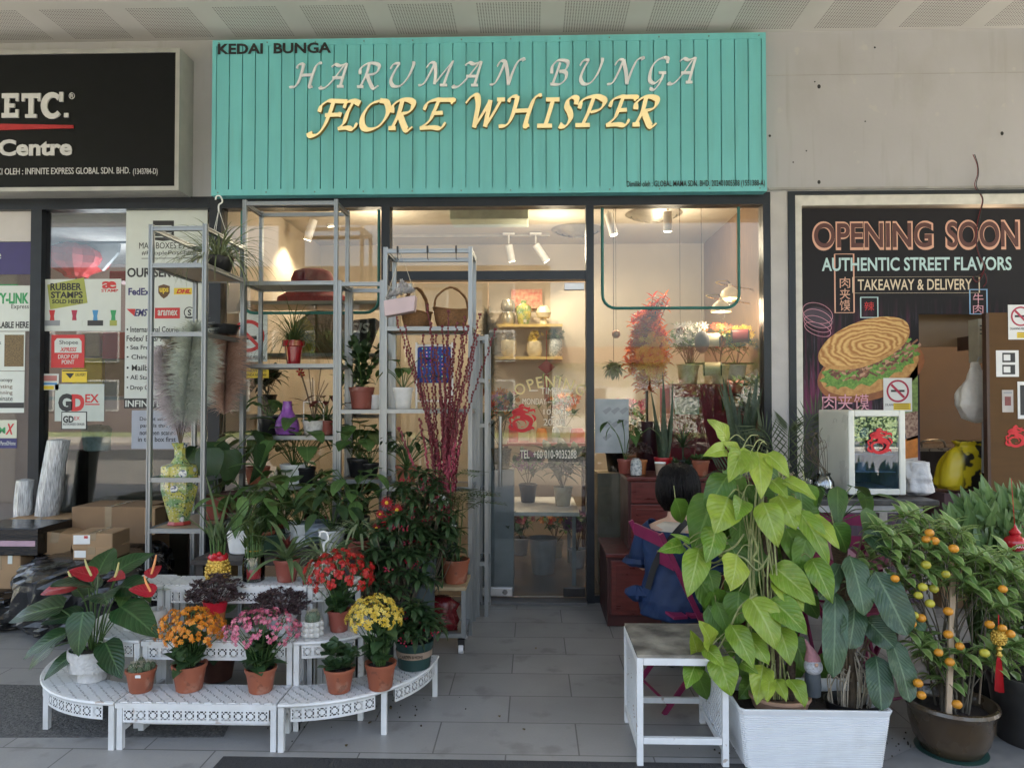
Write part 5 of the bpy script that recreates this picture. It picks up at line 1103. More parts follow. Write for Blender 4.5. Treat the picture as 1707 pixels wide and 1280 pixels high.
# vases, pots on the tall rack
t = plant('purple_vase', 'ribbed purple glass vase on the tallest rack', 479, YB - .06, s3, cat='vase', rz=0); m = MB(); m.lathe([(.06, 0), (.075, .01), (.086, .05), (.075, .1), (.038, .17), (.03, .22), (.032, .235), (.028, .235), (.026, .22), (.034, .17), (.07, .1), (.08, .05), (.01, .012)], 40); 
m.v = [(x * (1 + .03 * math.cos(20 * math.atan2(y, x))), y * (1 + .03 * math.cos(20 * math.atan2(y, x))), z) for x, y, z in m.v]; m.build('glass', P('purple_glass', (.3, .1, .42), .12, 0, .3, 40, alpha=.85), t)
t = plant('basket_planter', 'white handled basket with orchid leaves beside the purple vase', 523, YB - .06, s3, cat='planter', rz=0); zs = pot(t, .075, .06, .1, P('white_basket', (.6, .58, .55), .6, 0, .2, 40, .8, 60), 0)
m = MB(); m.tube([(-.07, 0, .09), (-.07, 0, .23), (.07, 0, .23), (.07, 0, .09)], .004, 6); m.build('handle', WHITE, t); m = MB(); rosette(m, (0, 0, zs), 9, .15, .05, 'oblong', 10, 60, .9, .2, 7, True); m.build('leaves', L_MID, t)
m = MB()
for i in range(7):
    a = i * .9; p = Vector((math.cos(a) * .1, math.sin(a) * .05, .36 + .02 * i)); m.tube(cm([(0, 0, zs), (p.x * .4, p.y * .3, .25), p], 5), .003, 4)
m.build('flower_stalks', TWIG, t); m = MB(); [m.flower((math.cos(i * .9) * .1, math.sin(i * .9) * .05, .36 + .02 * i), (0, -1, .4), .03, 5, .3) for i in range(3, 5)]; m.build('flowers', FRD, t)
t = plant('striped_glass_bowl', 'glass bowl with blue grey swirls low behind the benches', 527, 4.45, .601, cat='bowl', rz=0); m = MB(); m.lathe([(.06, 0), (.1, .03), (.115, .08), (.1, .13), (.09, .14), (.08, .13), (.095, .08), (.02, .02)], 30); m.build('bowl', P('swirled_glass', (.35, .4, .45), .1, 0, .8, 10, c2=(.05, .07, .1), stretch=(1, 1, 5)), t)
for i, (px, py, Y, r, h, mt, lb) in enumerate(((385, 855, 4.7, .075, .13, P('brown_plastic', (.1, .04, .03), .5), 'empty brown plastic pot on the lower shelf of the foremost rack'), (437, 900, 4.9, .08, .13, WHITE, 'plain white plastic pot low on the tallest rack'), (625, 682, 5.05, .05, .1, WHITE, 'small white pot beside the brown red pot, short rack'), (373, 556, 4.6, .095, .06, BLACKP, 'wide shallow black bowl pot behind the pampas plumes'), (448, 0, 4.3, .13, .1, P('dark_green_planter', (.03, .06, .035), .4), 'wide dark green planter behind the top bench'))):
    t = plant('plant_pot', lb, px, Y, .601 if not py else zat(py, Y), cat='plant pot', rz=0, group='empty pots on the racks'); pot(t, r, r * .8, h, mt, .12)
# big vase with pampas grass
t = plant('chinese_vase', 'yellow famille vase with floral panels on the foremost rack', 301, 4.42, ZA['s'][1] + .002, cat='vase', rz=.39); 
def vasemat():
    m, nt, b = newmat('floral_porcelain'); co = _n(nt, "ShaderNodeTexCoord").outputs['Object']; v = _n(nt, "ShaderNodeTexVoronoi"); v.inputs['Scale'].default_value = 55; nt.links.new(co, v.inputs['Vector'])
    v2 = _n(nt, "ShaderNodeTexVoronoi"); v2.inputs['Scale'].default_value = 12; nt.links.new(co, v2.inputs['Vector'])
    c = mix(nt, ramp(nt, noise(nt, 14, 2), .45, .6), (.5, .45, .1), (.2, .33, .14)); c = mix(nt, ramp(nt, v.outputs['Distance'], .3, .18), c, (.55, .55, .45)); c = mix(nt, ramp(nt, noise(nt, 70, 2), .6, .66), c, (.03, .06, .05))
    d = mix(nt, ramp(nt, noise(nt, 60, 3), .52, .56), (.66, .66, .62), (.06, .09, .16)); c = mix(nt, ramp(nt, v2.outputs['Distance'], .36, .32), c, d)
    nt.links.new(c, b.inputs['Base Color']); b.inputs['Roughness'].default_value = .15; b.inputs['Coat Weight'].default_value = .5; return m
VM = vasemat(); m = MB(); H = zat(735, 4.42) - zat(872, 4.42); k = H / .5; m.lathe([(.055, 0), (.06, .01), (.062, .02), (.1, .15), (.118, .22), (.118, .36), (.06, .375), (.035, .41), (.035, .46), (.055, .5), (.045, .5), (.028, .46), (.028, .42)], 8); m.v = [(x * .95, y * .95, z * k) for x, y, z in m.v]; m.build('body', VM, t, False)
m = MB(); m.lathe([(.07, -.001), (.072, .004), (.064, .02)], 8); m.build('base_ring', P('red_porcelain', (.4, .05, .04), .3), t, False)
def plume(name, label, base, tip, w_, mats, seed, n=1500, cat='dried grass'):
    q = random.Random(seed); t = E(name, base, label, cat, 'pampas plumes in the yellow vase'); base = Vector(base); tip = Vector(tip) - base; m = MB(); mid = tip * .5 + Vector((0, 0, tip.length * .05)); path = cm([(0, 0, 0), mid * .9, tip], 8); st = MB(); st.tube(path, .0035, 5); st.build('stem', TWIG, t)
    for i in range(n):
        u = q.random() ** .8; p = path[min(16, int(4 + u * 12))] + Vector((0, 0, q.uniform(-.03, .03))); a = q.uniform(0, 6.28); ww = w_ * math.sin(math.pi * min(1, .12 + u * .72)) ** .7 * q.uniform(.15, 1.25) * (1 + .25 * math.sin(u * 23 + a * 2))
        d = Vector((math.cos(a) * ww, math.sin(a) * ww * .8, q.uniform(-.02, .1))); e = p + d; m.c += [(q.random(), 0, u)] * 0
        u1, v1 = ortho(d + Vector((0, 0, .01))); r_ = .0013; o = len(m.v); mm = p + d * .5 + Vector((0, 0, .02)); e2 = e + Vector((0, 0, -.015)); rv = q.random()
        m.v += [tuple(p + v1 * r_), tuple(p - v1 * r_), tuple(mm + v1 * r_ * 1.6), tuple(mm - v1 * r_ * 1.6), tuple(e2)]; m.c += [(rv, 0, 0)] * 5; m.f += [(o, o + 1, o + 3, o + 2), (o + 2, o + 3, o + 4)]; m.mi += [0, 0]
    m.build('plume', mats, t, False)
vt = t.location + Vector((0, 0, H - .03)); PG = lambda nm, a, b_: leafmat(nm, a, b_, None, .8, trans=.3)
for lb, px, py, w_, mt, sd in (('greyish green pampas plume, tallest in the vase', 325, 545, .1, PG('green_plume', (.46, .5, .43), (.7, .73, .65)), 1), ('mauve grey pampas plume leaning left', 268, 590, .08, PG('mauve_plume', (.5, .44, .47), (.7, .64, .66)), 2), ('pale beige pampas plume at the left front', 285, 570, .06, PG('beige_plume', (.38, .33, .26), (.5, .44, .35)), 3), ('second grey green pampas plume behind the tallest', 345, 580, .09, PG('green_plume', 0, 0), 4), ('low mauve pampas plume at the vase neck', 300, 640, .08, PG('mauve_plume', 0, 0), 5)):
    plume('pampas_plume', lb, vt, at(px, py, 4.45 + sd * .02), w_ * 1.45, mt, sd, 5200)
plume('pampas_plume', 'dusty pink pampas plume right of the vase', B(372, 4.8, zat(725, 4.8)), at(380, 560, 4.75), .16, PG('pink_plume', (.5, .32, .25), (.65, .46, .38)), 9, 4200)
# red willow branches in a dark vase
t = plant('willow_vase', 'dark vase full of red and pink pussy willow branches', 742, 4.48, .396, cat='vase of branches', rz=0); rnd = random.Random(90); m = MB(); m.lathe([(.06, 0), (.075, .01), (.085, .15), (.07, .3), (.08, .34), (.072, .34), (.06, .3)], 26); m.build('vase', P('dark_green_glaze', (.015, .03, .02), .2), t)
br = MB(); bd = MB(); bk = MB()
def branch(px, py, pink, Y1=4.45):
    tip = at(px, py, Y1) - t.location; b0 = Vector((rnd.uniform(-.04, .04), rnd.uniform(-.04, .04), .2)); mid = Vector((b0.x + (tip.x) * .3, (tip.y) * .4, tip.z * .55)); path = cm([b0, mid, tip], 12); n = len(path); br.tube(path, [.0035 - .0022 * i / n for i in range(n)], 5)
    for i in range(int(n * .3), n):
        for k in range(3):
            a = rnd.uniform(0, 6.28); p = path[i] + (path[min(i + 1, n - 1)] - path[i]) * (k / 3); o = Vector((math.cos(a), math.sin(a), .6)) * .006; (bd if pink and i < n * .78 else bk).ball(p + o, (.0072 if pink else .0066), 6, 4, sz=1.5)
for px, py in ((665, 715), (712, 690), (728, 735), (735, 670), (745, 700), (750, 680), (757, 672), (762, 700), (756, 720), (768, 690), (720, 760), (700, 700), (748, 730), (740, 750), (775, 680)): branch(px, py, True, 4.4 + rnd.uniform(-.05, .05))
for px, py in ((660, 530), (675, 545), (700, 590), (712, 510), (718, 540), (722, 600), (737, 545), (745, 560), (762, 540), (770, 560), (780, 545), (800, 525), (795, 560), (826, 550), (700, 640), (748, 520), (769, 610), (740, 620), (758, 575), (775, 530), (733, 640), (705, 560), (788, 575), (675, 580), (727, 560), (752, 600), (785, 600)): branch(px, py, False, 4.4 + rnd.uniform(-.06, .08))
br.build('branches', P('red_willow_bark', (.13, .01, .02), .45, 0, .3, 20), t); bd.build('pink_buds', P('pink_bud', (.33, .045, .08), .6, 0, .3, 60), t); bk.build('dark_buds', P('dark_red_bud', (.13, .01, .018), .5, 0, .3, 60), t)
# ardisia with berries, gerberas, holly
def berry_bush(label, px, Y, z, pr, ph, potm, W_, H_, n, seed, band=False, nb=9):
    global rnd
    rnd = random.Random(seed); t = plant('potted_coralberry', label, px, Y, z, 'dark leaved berry plants', rz=0); zs = pot(t, pr, pr * .85, ph, potm, .1); m, s_, b_ = MB(), MB(), MB()
    if band:
        o = MB(); o.lathe([(pr * .935, ph * .45), (pr * .975, ph * .7)], 36); o.v = [(x * 1.02, y * 1.02, z_) for x, y, z_ in o.v]; o.f = [f for f in o.f if len(f) == 4]; o.mi = [0] * len(o.f); q = o.build('band', P('tan_label', (.3, .22, .16), .6), t)
        text('GARDEN & HOME', -.055, .055, ph * .52, ph * .64, -pr * 1.0, P('dark_label_ink', (.04, .03, .02), .6, var=0), q, depth=.002)
    for k in range(n):
        a = k * 2.399; q = W_ * math.sqrt((k + .5) / n); hh = zs + H_ * (1 - .6 * (q / W_) ** 2) * rnd.uniform(.45, 1.0); p = Vector((math.cos(a) * q, math.sin(a) * q, hh)); s_.tube(cm([(0, 0, zs), (p.x * .4, p.y * .4, hh * .6), p], 4), .0025, 4)
        rosette(m, p, 11, .085, .026, 'lance', -35, 45, 1.0, .25, 5)
        if k < nb * 2 and k % 2:
            c = p + Vector((0, -.02, -.05))
            for j in range(14): b_.ball(c + Vector((rnd.gauss(0, .016), rnd.gauss(0, .01), rnd.gauss(0, .01))), .0045, 6, 4)
    m.build('leaves', L_DARK, t); s_.build('stems', TWIG, t); b_.build('berries', P('red_berry', (.45, .008, .05), .25), t); return t
berry_bush('coralberry in a dark green banded pot at the right end of the lowest bench', 692, 3.5, Z1, .09, .13, P('dark_green_pot', (.015, .045, .04), .4), .13, .2, 26, 101, True)
berry_bush('tall dark coralberry with pink berries in a grey pot on the trolley', 698, 4.12, 0.001, .1, .6, P('slate_pot', (.05, .07, .08), .5), .24, .62, 70, 102, nb=16)
berry_bush('dark coralberry filling the gap behind the yellow kalanchoe', 660, 3.82, .001, .1, .45, BLACKP, .2, .5, 46, 103, nb=8)
t = plant('gerbera_bunch', 'bunch of crimson gerberas with yellow centres behind the benches', 655, 4.1, .7, cat='flowers', rz=0); rnd = random.Random(105); s_ = MB(); z0 = t.location.z; f = MB(); c_ = MB()
m = MB(); m.lathe([(.04, -.1), (.05, 0), (.055, .04), (.05, .04), (.03, .01)], 16); m.build('pot', BLACKP, t); t.location.z = .8
for px, py, r in ((650, 868, .055), (645, 838, .04), (628, 880, .03), (662, 850, .04), (634, 857, .03), (680, 862, .03)):
    p = at(px, py, 4.0) - t.location; f.flower(p, (rnd.uniform(-.2, .2), -1, .35), r, 14, .2); f.flower(p + Vector((0, -.004, 0)), (0, -1, .3), r * .8, 12, .3); c_.ball(p + Vector((0, -.008, .002)), r * .27, 8, 6, sy=.5); s_.tube(cm([(0, 0, .02), p * .5 + Vector((0, .02, 0)), p], 4), .003, 4)
f.build('petals', F_('gerbera_petal', (.3, .005, .02), (.5, .015, .02), None), t, False); c_.build('flower_centres', P('yellow_centre', (.7, .4, .03), .7, bump=.6, bscale=200), t); s_.build('stems', STEM, t)
o = bx('plant_stool', BLACKP, None, t.location.x - .09, 4.0, 0, t.location.x + .09, 4.2, .699, bev=.005); tag(o, 'dark plinth hidden among the berry plants under the gerberas', 'plinth')
t = plant('silk_flowers', 'small bunch of white blossoms above the berry plants', 738, 4.2, .9, cat='flowers', rz=0); f = MB(); s_ = MB()
for px, py in ((735, 825), (742, 832), (728, 833), (635, 888), (626, 893), (645, 892), (668, 888), (683, 905), (700, 915), (752, 878), (690, 880), (712, 898)): p = at(px, py, 4.1) - t.location; [f.flower(p + Vector((rnd.gauss(0, .012), -.01, rnd.gauss(0, .01))), (rnd.uniform(-.5, .5), -1, .3), .016, 5, .3) for _ in range(3)]; s_.tube([p, (p + Vector((0, .05, -.2)))], .0015, 3)
s_.tube([(0, 0, -.5), (0, 0, 0)], .004, 4); f.build('petals', FW, t, False); s_.build('stems', STEM, t)
t = plant('potted_palm', 'small palm with thin fronds in an orange pot on the trolley', 760, 4.36, .396, rz=0); zs = pot(t, .082, .066, .14, TERRA); rnd = random.Random(107); m, s_ = MB(), MB()
for i in range(5):
    a = i * 1.3; x, y = math.cos(a) * .02, math.sin(a) * .02; hh = rnd.uniform(.34, .62); s_.tube([(x, y, zs), (x * 2, y * 2, hh)], .004, 6)
    for k in range(4):
        az = a + k * 1.6; d = Vector((math.cos(az), math.sin(az) * .7, .7)); pts = cm([(x * 2, y * 2, hh), Vector((x * 2, y * 2, hh)) + d * .1, Vector((x * 2, y * 2, hh)) + d * .17 + Vector((d.x * .07, d.y * .07, -.06))], 6); s_.tube(pts, .0018, 4)
        for j in range(3, 13):
            for sg in (-1, 1): u = d.cross(UP).normalized() * sg; m.leaf(pts[min(j, 12)], u + d * .5 + Vector((0, 0, -.15)), .085, .011, 'lance', .5, .1, 4)
rosette(m, (0, 0, zs), 14, .06, .02, 'lance', 10, 60, .5, .2, 3, r0=.05)
m.build('leaves', L_PALM, t); s_.build('stems', STEM, t)
bushy('potted_schefflera', 'dark drooping plant in a terracotta pot on the lowest willow rack shelf', 678, 4.72, zD[2] + .001, .07, .125, TERRA, L_DARK, 26, .24, .1, .045, 'lance', 108, wide=False, group=GR)
bushy('potted_orchid', 'orchid leaves in a white pot on the middle willow rack shelf', 672, 4.75, zD[1] + .001, .065, .14, WHITE, L_MID, 8, .22, .14, .08, 'ovate', 109, group=GR)

for args in (('potted_fern', 'feathery green fern between the gold bamboo and the calathea', 440, 4.3, .601, .07, .11, TERRA, L_GRASS, 60, .16, .14, .02, 'lance', 131),
    ('potted_philodendron', 'bright mid green leaves rising behind the bromeliad', 470, 4.55, .601, .08, .12, TERRA2, L_MID, 16, .38, .17, .09, 'heart', 132), ('potted_calathea', 'dark oval leaves beside the glass bowl', 555, 4.3, .601, .08, .12, WHITE, L_DARK, 18, .26, .16, .07, 'ovate', 133),
    ('potted_philodendron', 'dark heart leaved plant above the coralberry', 648, 4.15, .001, .09, .5, BLACKP, L_DARK, 20, .42, .15, .08, 'heart', 134), ('potted_monstera', 'big dark leaf plant at the middle of the tall rack', 510, 5.0, s4, .07, .12, BLACKP, L_MID, 9, .3, .2, .15, 'heart', 135),
    ('potted_philodendron', 'olive leaves low between the brown pot and the planter', 415, 4.55, .601, .08, .12, BLACKP, L_OLIVE, 14, .3, .16, .09, 'heart', 136), ('potted_orchid', 'grey green round leaves under the short rack shelf', 618, 5.0, zCc[1] + .001, .06, .1, BLACKP, L_OLIVE, 12, .22, .12, .09, 'ovate', 137),
    ('potted_spiderwort', 'thin arching grassy plant low at the right of the white hanger', 600, 4.05, .601, .07, .11, TERRA2, L_SPIDER, 40, .12, .2, .02, 'blade', 138), ('potted_philodendron', 'leafy plant on the lowest shelf of the tallest rack', 450, 5.0, s5, .08, .12, TERRA, L_MID, 18, .24, .15, .08, 'lance', 139),
    ('potted_calathea', 'brown leaved plant at the right on the tall rack shelf', 545, 5.0, s3, .06, .1, TERRA2, L_RED, 12, .2, .12, .05, 'lance', 140)):
    bushy(*args, wide=args[12] > .04, group=GR)

# ================================================================ RIGHT: HOARDING POSTER
PYY = FAC - .012
t = E('hoarding_poster', at(1337, 1000, PYY), 'large dark opening soon poster with a filled flatbread on it', 'poster', rz=0)
def city():
    m, nt, b = newmat('night_street_print'); co = _n(nt, "ShaderNodeTexCoord").outputs['Object']; s = _n(nt, "ShaderNodeSeparateXYZ"); nt.links.new(co, s.inputs[0])
    a = ramp(nt, noise(nt, 7, 3, co, (4, 1, .25)), .48, .68); b2 = ramp(nt, noise(nt, 16, 3, co, (5, 1, .4)), .55, .7)
    z = ramp(nt, s.outputs[2], 2.25, 1.75); c = mix(nt, mth(nt, 'MULTIPLY', a, z), (.016, .014, .017), (.16, .035, .085)); c = mix(nt, mth(nt, 'MULTIPLY', b2, mth(nt, 'MULTIPLY', z, .5)), c, (.16, .14, .2))
    c = mix(nt, mth(nt, 'MULTIPLY', ramp(nt, s.outputs[2], 1.5, 1.0), .6), c, (.13, .1, .14))
    nt.links.new(c, b.inputs['Base Color']); b.inputs['Roughness'].default_value = .5; b.inputs['Specular IOR Level'].default_value = .2; return m
t.location.z = 0
q = lambda px, py, Y=PYY: at(px, py, Y) - t.location
a, b_, c, d = q(1337, 348), q(1760, 348), q(1760, 524), q(1531, 524); e0 = .02
m = MB(); m.prism([(a.x, a.z), (a.x, e0), (d.x, e0), (d.x, d.z), (c.x, c.z), (b_.x, b_.z)], -.003, .004); m.build('board', city(), t, smooth=False)
NEON = P('neon_outline_print', (.72, .4, .28), .5, var=0, emit=None); CY = P('pale_cyan_print', (.5, .68, .68), .5, var=0); CRM = P('cream_print', (.75, .62, .45), .5, var=0); PKN = P('pink_neon_print', (.7, .35, .42), .5, var=0)
LY = PYY - .0036
def pt(s, x0, y0, x1, y1, mt, lift=0, **k): return textpx(s, x0, y0, x1, y1, LY - lift, mt, t, depth=.001, **k)
DK = P('neon_fill_print', (.1, .03, .025), .5, var=0)
pt('OPENING', 1354, 368, 1556, 416, NEON, bold=.045); pt('SOON', 1576, 366, 1700, 415, NEON, bold=.045); pt('OPENING', 1357, 371, 1553, 413, DK, .0012, bold=.02); pt('SOON', 1579, 369, 1697, 412, DK, .0012, bold=.02)
pt('AUTHENTIC STREET FLAVORS', 1370, 428, 1686, 452, CY, bold=.02); pt('TAKEAWAY & DELIVERY', 1430, 465, 1620, 484, CRM, bold=.01)
def frame_px(x0, y0, x1, y1, w_, mt, nm='outline'):
    m = MB()
    for A, B_, C, D in ((x0, y0, x1, y0 + w_), (x0, y1 - w_, x1, y1), (x0, y0 + w_, x0 + w_, y1 - w_), (x1 - w_, y0 + w_, x1, y1 - w_)):
        u, v = q(A, D, LY), q(C, B_, LY); m.box(u.x, -.0045, u.z, v.x, -.0034, v.z)
    m.build(nm, mt, t, smooth=False)
frame_px(1421, 461, 1633, 489, 1.3, CRM); frame_px(1391, 423, 1424, 522, 1.3, NEON); frame_px(1434, 495, 1464, 530, 1.5, CY); frame_px(1616, 482, 1646, 524, 1.5, P('blue_neon_print', (.25, .45, .7), .5, var=0))
for i, ch in enumerate('肉夹馍'): pt(ch, 1400, 462 + i * 19, 1417, 479 + i * 19, NEON)
pt('辣', 1441, 503, 1457, 517, RED, .0005); pt('牛', 1622, 489, 1639, 505, PKN); pt('肉', 1622, 507, 1639, 522, PKN)
def on(poly, mt, lift, nm='print'): 
    m = MB(); v = [q(x, y, LY) for x, y in poly]; m.prism([(p.x, p.z) for p in v], -.0034 - lift, -.0033); return m.build(nm, mt, t, smooth=False)
BUN = P('golden_bun_print', (.62, .36, .12), .5, 0, .1, 30, c2=(.4, .17, .04)); 
def swirl():
    m, nt, b = newmat('swirled_bun_print'); co = _n(nt, "ShaderNodeTexCoord").outputs['Object']; mp = _n(nt, "ShaderNodeMapping"); nt.links.new(co, mp.inputs[0]); cc = q(1452, 578, LY); mp.inputs['Location'].default_value = (-cc.x, 0, -cc.z * 2.0 - .0); mp.inputs['Scale'].default_value = (1, 0, 2.0)
    w_ = _n(nt, "ShaderNodeTexWave"); w_.wave_type = 'RINGS'; w_.rings_direction = 'SPHERICAL'; w_.inputs['Scale'].default_value = 6; w_.inputs['Distortion'].default_value = 7; w_.inputs['Detail'].default_value = 3; w_.inputs['Detail Scale'].default_value = 1.4; nt.links.new(mp.outputs[0], w_.inputs[0])
    nt.links.new(mix(nt, w_.outputs['Fac'], (.38, .15, .03), (.72, .46, .16)), b.inputs['Base Color']); b.inputs['Roughness'].default_value = .5; return m
on(ell(1452, 618, 92, 48, 32, -.28), P('orange_glow_print', (.3, .1, .03), .5, 0, .3, 14), .0004); on(ell(1450, 615, 84, 40, 32, -.28), BUN, .0008)
rr = random.Random(5)
o = [(1450 + math.cos(a_) * (80 + 5 * math.sin(a_ * 15)), 609 - .28 * math.cos(a_) * 80 + math.sin(a_) * (31 + 4 * math.sin(a_ * 17))) for a_ in [k * math.pi / 36 for k in range(72)]]; on(o, P('lettuce_print', (.2, .38, .06), .5, 0, .5, 60, c2=(.06, .16, .02)), .0012)
m = MB()
for i in range(230):
    a_ = rr.uniform(0, 6.28); k = math.sqrt(rr.random()); x, y = math.cos(a_) * 76 * k, math.sin(a_) * 23 * k; X_, Y_ = 1457 + x, 600 + y * 1.15 - x * .3; L_, W2, an = rr.uniform(5, 10), rr.uniform(1.3, 2.6), rr.uniform(-.9, .5); m.m = rr.choice((0, 1, 2, 2, 3))
    pl = [(X_ + math.cos(an) * L_ * u - math.sin(an) * W2 * v, Y_ + math.sin(an) * L_ * u + math.cos(an) * W2 * v) for u, v in ((-.5, -1), (.5, -1), (.6, 0), (.5, 1), (-.5, 1), (-.6, 0))]; v = [q(px, py, LY) for px, py in pl]; l = .0018 + i * .000004; m.prism([(p.x, p.z) for p in v], -.0034 - l, -.0034 - l + .0003)
m.build('filling', [P('meat_a', (.3, .13, .07), .5, var=.1), P('meat_b', (.5, .28, .18), .5, var=.1), P('meat_c', (.14, .05, .03), .5, var=.1), P('onion_green', (.16, .34, .05), .5, var=.1)], t, smooth=False)
on(ell(1440, 574, 80, 36, 36, -.34), BUN, .0034); on(ell(1441, 569, 78, 34, 36, -.34), swirl(), .0038)
for i, ch in enumerate('肉夹馍'): pt(ch, 1370 + i * 27, 657, 1394 + i * 27, 682, PKN, .006)
on(ell(1365, 530, 26, 17, 24, .35), P('dark_print', (.05, .03, .05), .5), .0004)
for k in range(4):
    m = MB(); e_ = ell(1363, 522 + k * 9, 26 - k, 16 - k * 2, 26, .35); v = [q(x, y, LY - .0006) for x, y in e_]; m.tube([(p.x, p.y, p.z) for p in v] + [(v[0].x, v[0].y, v[0].z)], .0022, 4); m.build('neon_bun', PKN, t)
on([(1337, 690), (1376, 690), (1376, 800), (1345, 800), (1337, 790)], INK, .0004); on([(1500, 735), (1530, 725), (1530, 790), (1505, 788)], P('orange_print', (.6, .2, .03), .5, 0, .3, 20), .0006); on([(1507, 765), (1530, 762), (1530, 812), (1508, 812)], P('pale_print', (.6, .56, .55), .5), .0010); on([(1502, 690), (1530, 685), (1530, 730), (1512, 735)], P('dark_meat_print', (.14, .05, .04), .5, 0, .7, 50, c2=(.5, .35, .25)), .0006)
on([(1500, 660), (1530, 600), (1530, 690), (1505, 690)], P('leaf_print', (.2, .3, .08), .5, 0, .5, 40), .0004)
# no smoking notice on the poster
def nosmoke(label, x0, y0, x1, y1, Y, s=1):
    e = poster(x0, y0, x1, y1, Y, label, PAPER, 'notice', 'notice', t=.001); cx = (x0 + x1) / 2; w_ = (x1 - x0); r = w_ * .4; cy = y0 + r + 3; ring(cx, cy, r * .84, r, Y, PNK, e)
    pm(cx - r * .6, cy - 2, cx + r * .6, cy + 1.5, Y, INK, e, lift=.0008); pm(0, 0, 0, 0, Y, PNK, e, poly=[(cx - r * .65, cy - r * .5), (cx - r * .5, cy - r * .65), (cx + r * .65, cy + r * .5), (cx + r * .5, cy + r * .65)], lift=.0012)
    textpx('DILARANG MEROKOK', x0 + 3, cy + r + 2, x1 - 3, cy + r + 6, Y - .0003, INK, e, depth=.0006); pm(cx - w_ * .15, y1 - w_ * .3, x1 - 2, y1 - w_ * .06, Y, YEL, e)
    for k in range(3): pm(cx - w_ * .12, y1 - w_ * (.27 - k * .07), x1 - 5, y1 - w_ * (.25 - k * .07), Y, BRN, e, lift=.0014)
    return e
nosmoke('white no smoking notice with yellow strip stuck on the poster', 1473, 630, 1520, 686, PYY - .0095)
# cables hanging from the bulkhead
t = E('loose_cable', at(1622, 258, FAC - .012), 'thin red and black cable hanging from a hole in the bulkhead', 'cable'); z = t.location
for k, (mt, dx) in enumerate(((P('red_cable', (.2, .01, .02), .4), 0), (INK, .006))):
    m = MB(); pts = [(1622, 258), (1628, 275), (1630, 292), (1625, 310), (1636, 330), (1636, 345), (1630, 370), (1626, 400), (1632, 425), (1642, 445), (1634, 458), (1622, 462), (1630, 470), (1640, 455), (1644, 470), (1640, 478)]
    m.tube(cm([at(x, y, FAC - .03 - .012 * (i > 10)) - z + Vector((dx + .004 * math.sin(i * 2 + k), -.004 * k, 0)) for i, (x, y) in enumerate(pts)], 5), .0028, 5); m.build('wire', mt, t)
# ================================================================ FOOD SHOP KIOSK
BRW = P('brown_laminate', (.12, .068, .032), .8, 0, .1, 4, stretch=(1, 1, 6), spec=.15); BRD = P('dark_brown_edge', (.06, .03, .02), .5)
o = bx('wood_partition', BRW, None, xat(1650, 4.95), 4.95, 0, 4.6, 4.99, zat(524, 4.95)); tag(o, 'tall brown wooden partition with papers at the right edge', 'partition'); bx('edge_strip', BRD, o, xat(1645, 4.95), 4.948, 0, xat(1650, 4.95), 4.992, zat(524, 4.95))
o = bx('wood_beam', P('mid_brown_board', (.2, .13, .07), .5, 0, .15, 3), None, xat(1531, 5.5), 5.5, zat(579, 5.5), 3.6, 5.54, zat(515, 5.5)); tag(o, 'brown fascia board across the kitchen opening', 'board')
KY = 4.947
e = poster(1661, 584, 1698, 628, KY, 'white paper with two printed barcodes on the partition', PAPER, 'notice', 'notice'); [pm(1671, y, 1692, y + 16, KY, INK, e) for y in (588, 608)]; [pm(1673, y, 1684, y + 10, KY, PAPER, e, lift=.0016) for y in (591, 611)]
e = poster(1671, 650, 1689, 687, KY, 'narrow payment card sticker in the middle of the partition', P('pale_grey_sticker', (.45, .42, .4), .5), 'sticker', 'sticker'); pm(1675, 661, 1685, 676, KY, P('faded_maroon', (.2, .05, .05), .5), e); pm(1673, 653, 1687, 656, KY, GRYP, e)
e = poster(1697, 636, 1740, 698, KY, 'white framed notice cut by the right edge of the partition', PAPER, 'notice', 'notice'); pm(1701, 642, 1740, 692, KY, INK, e)
nosmoke('no smoking notice at the top right of the wooden partition', 1681, 508, 1722, 566, KY - .001)
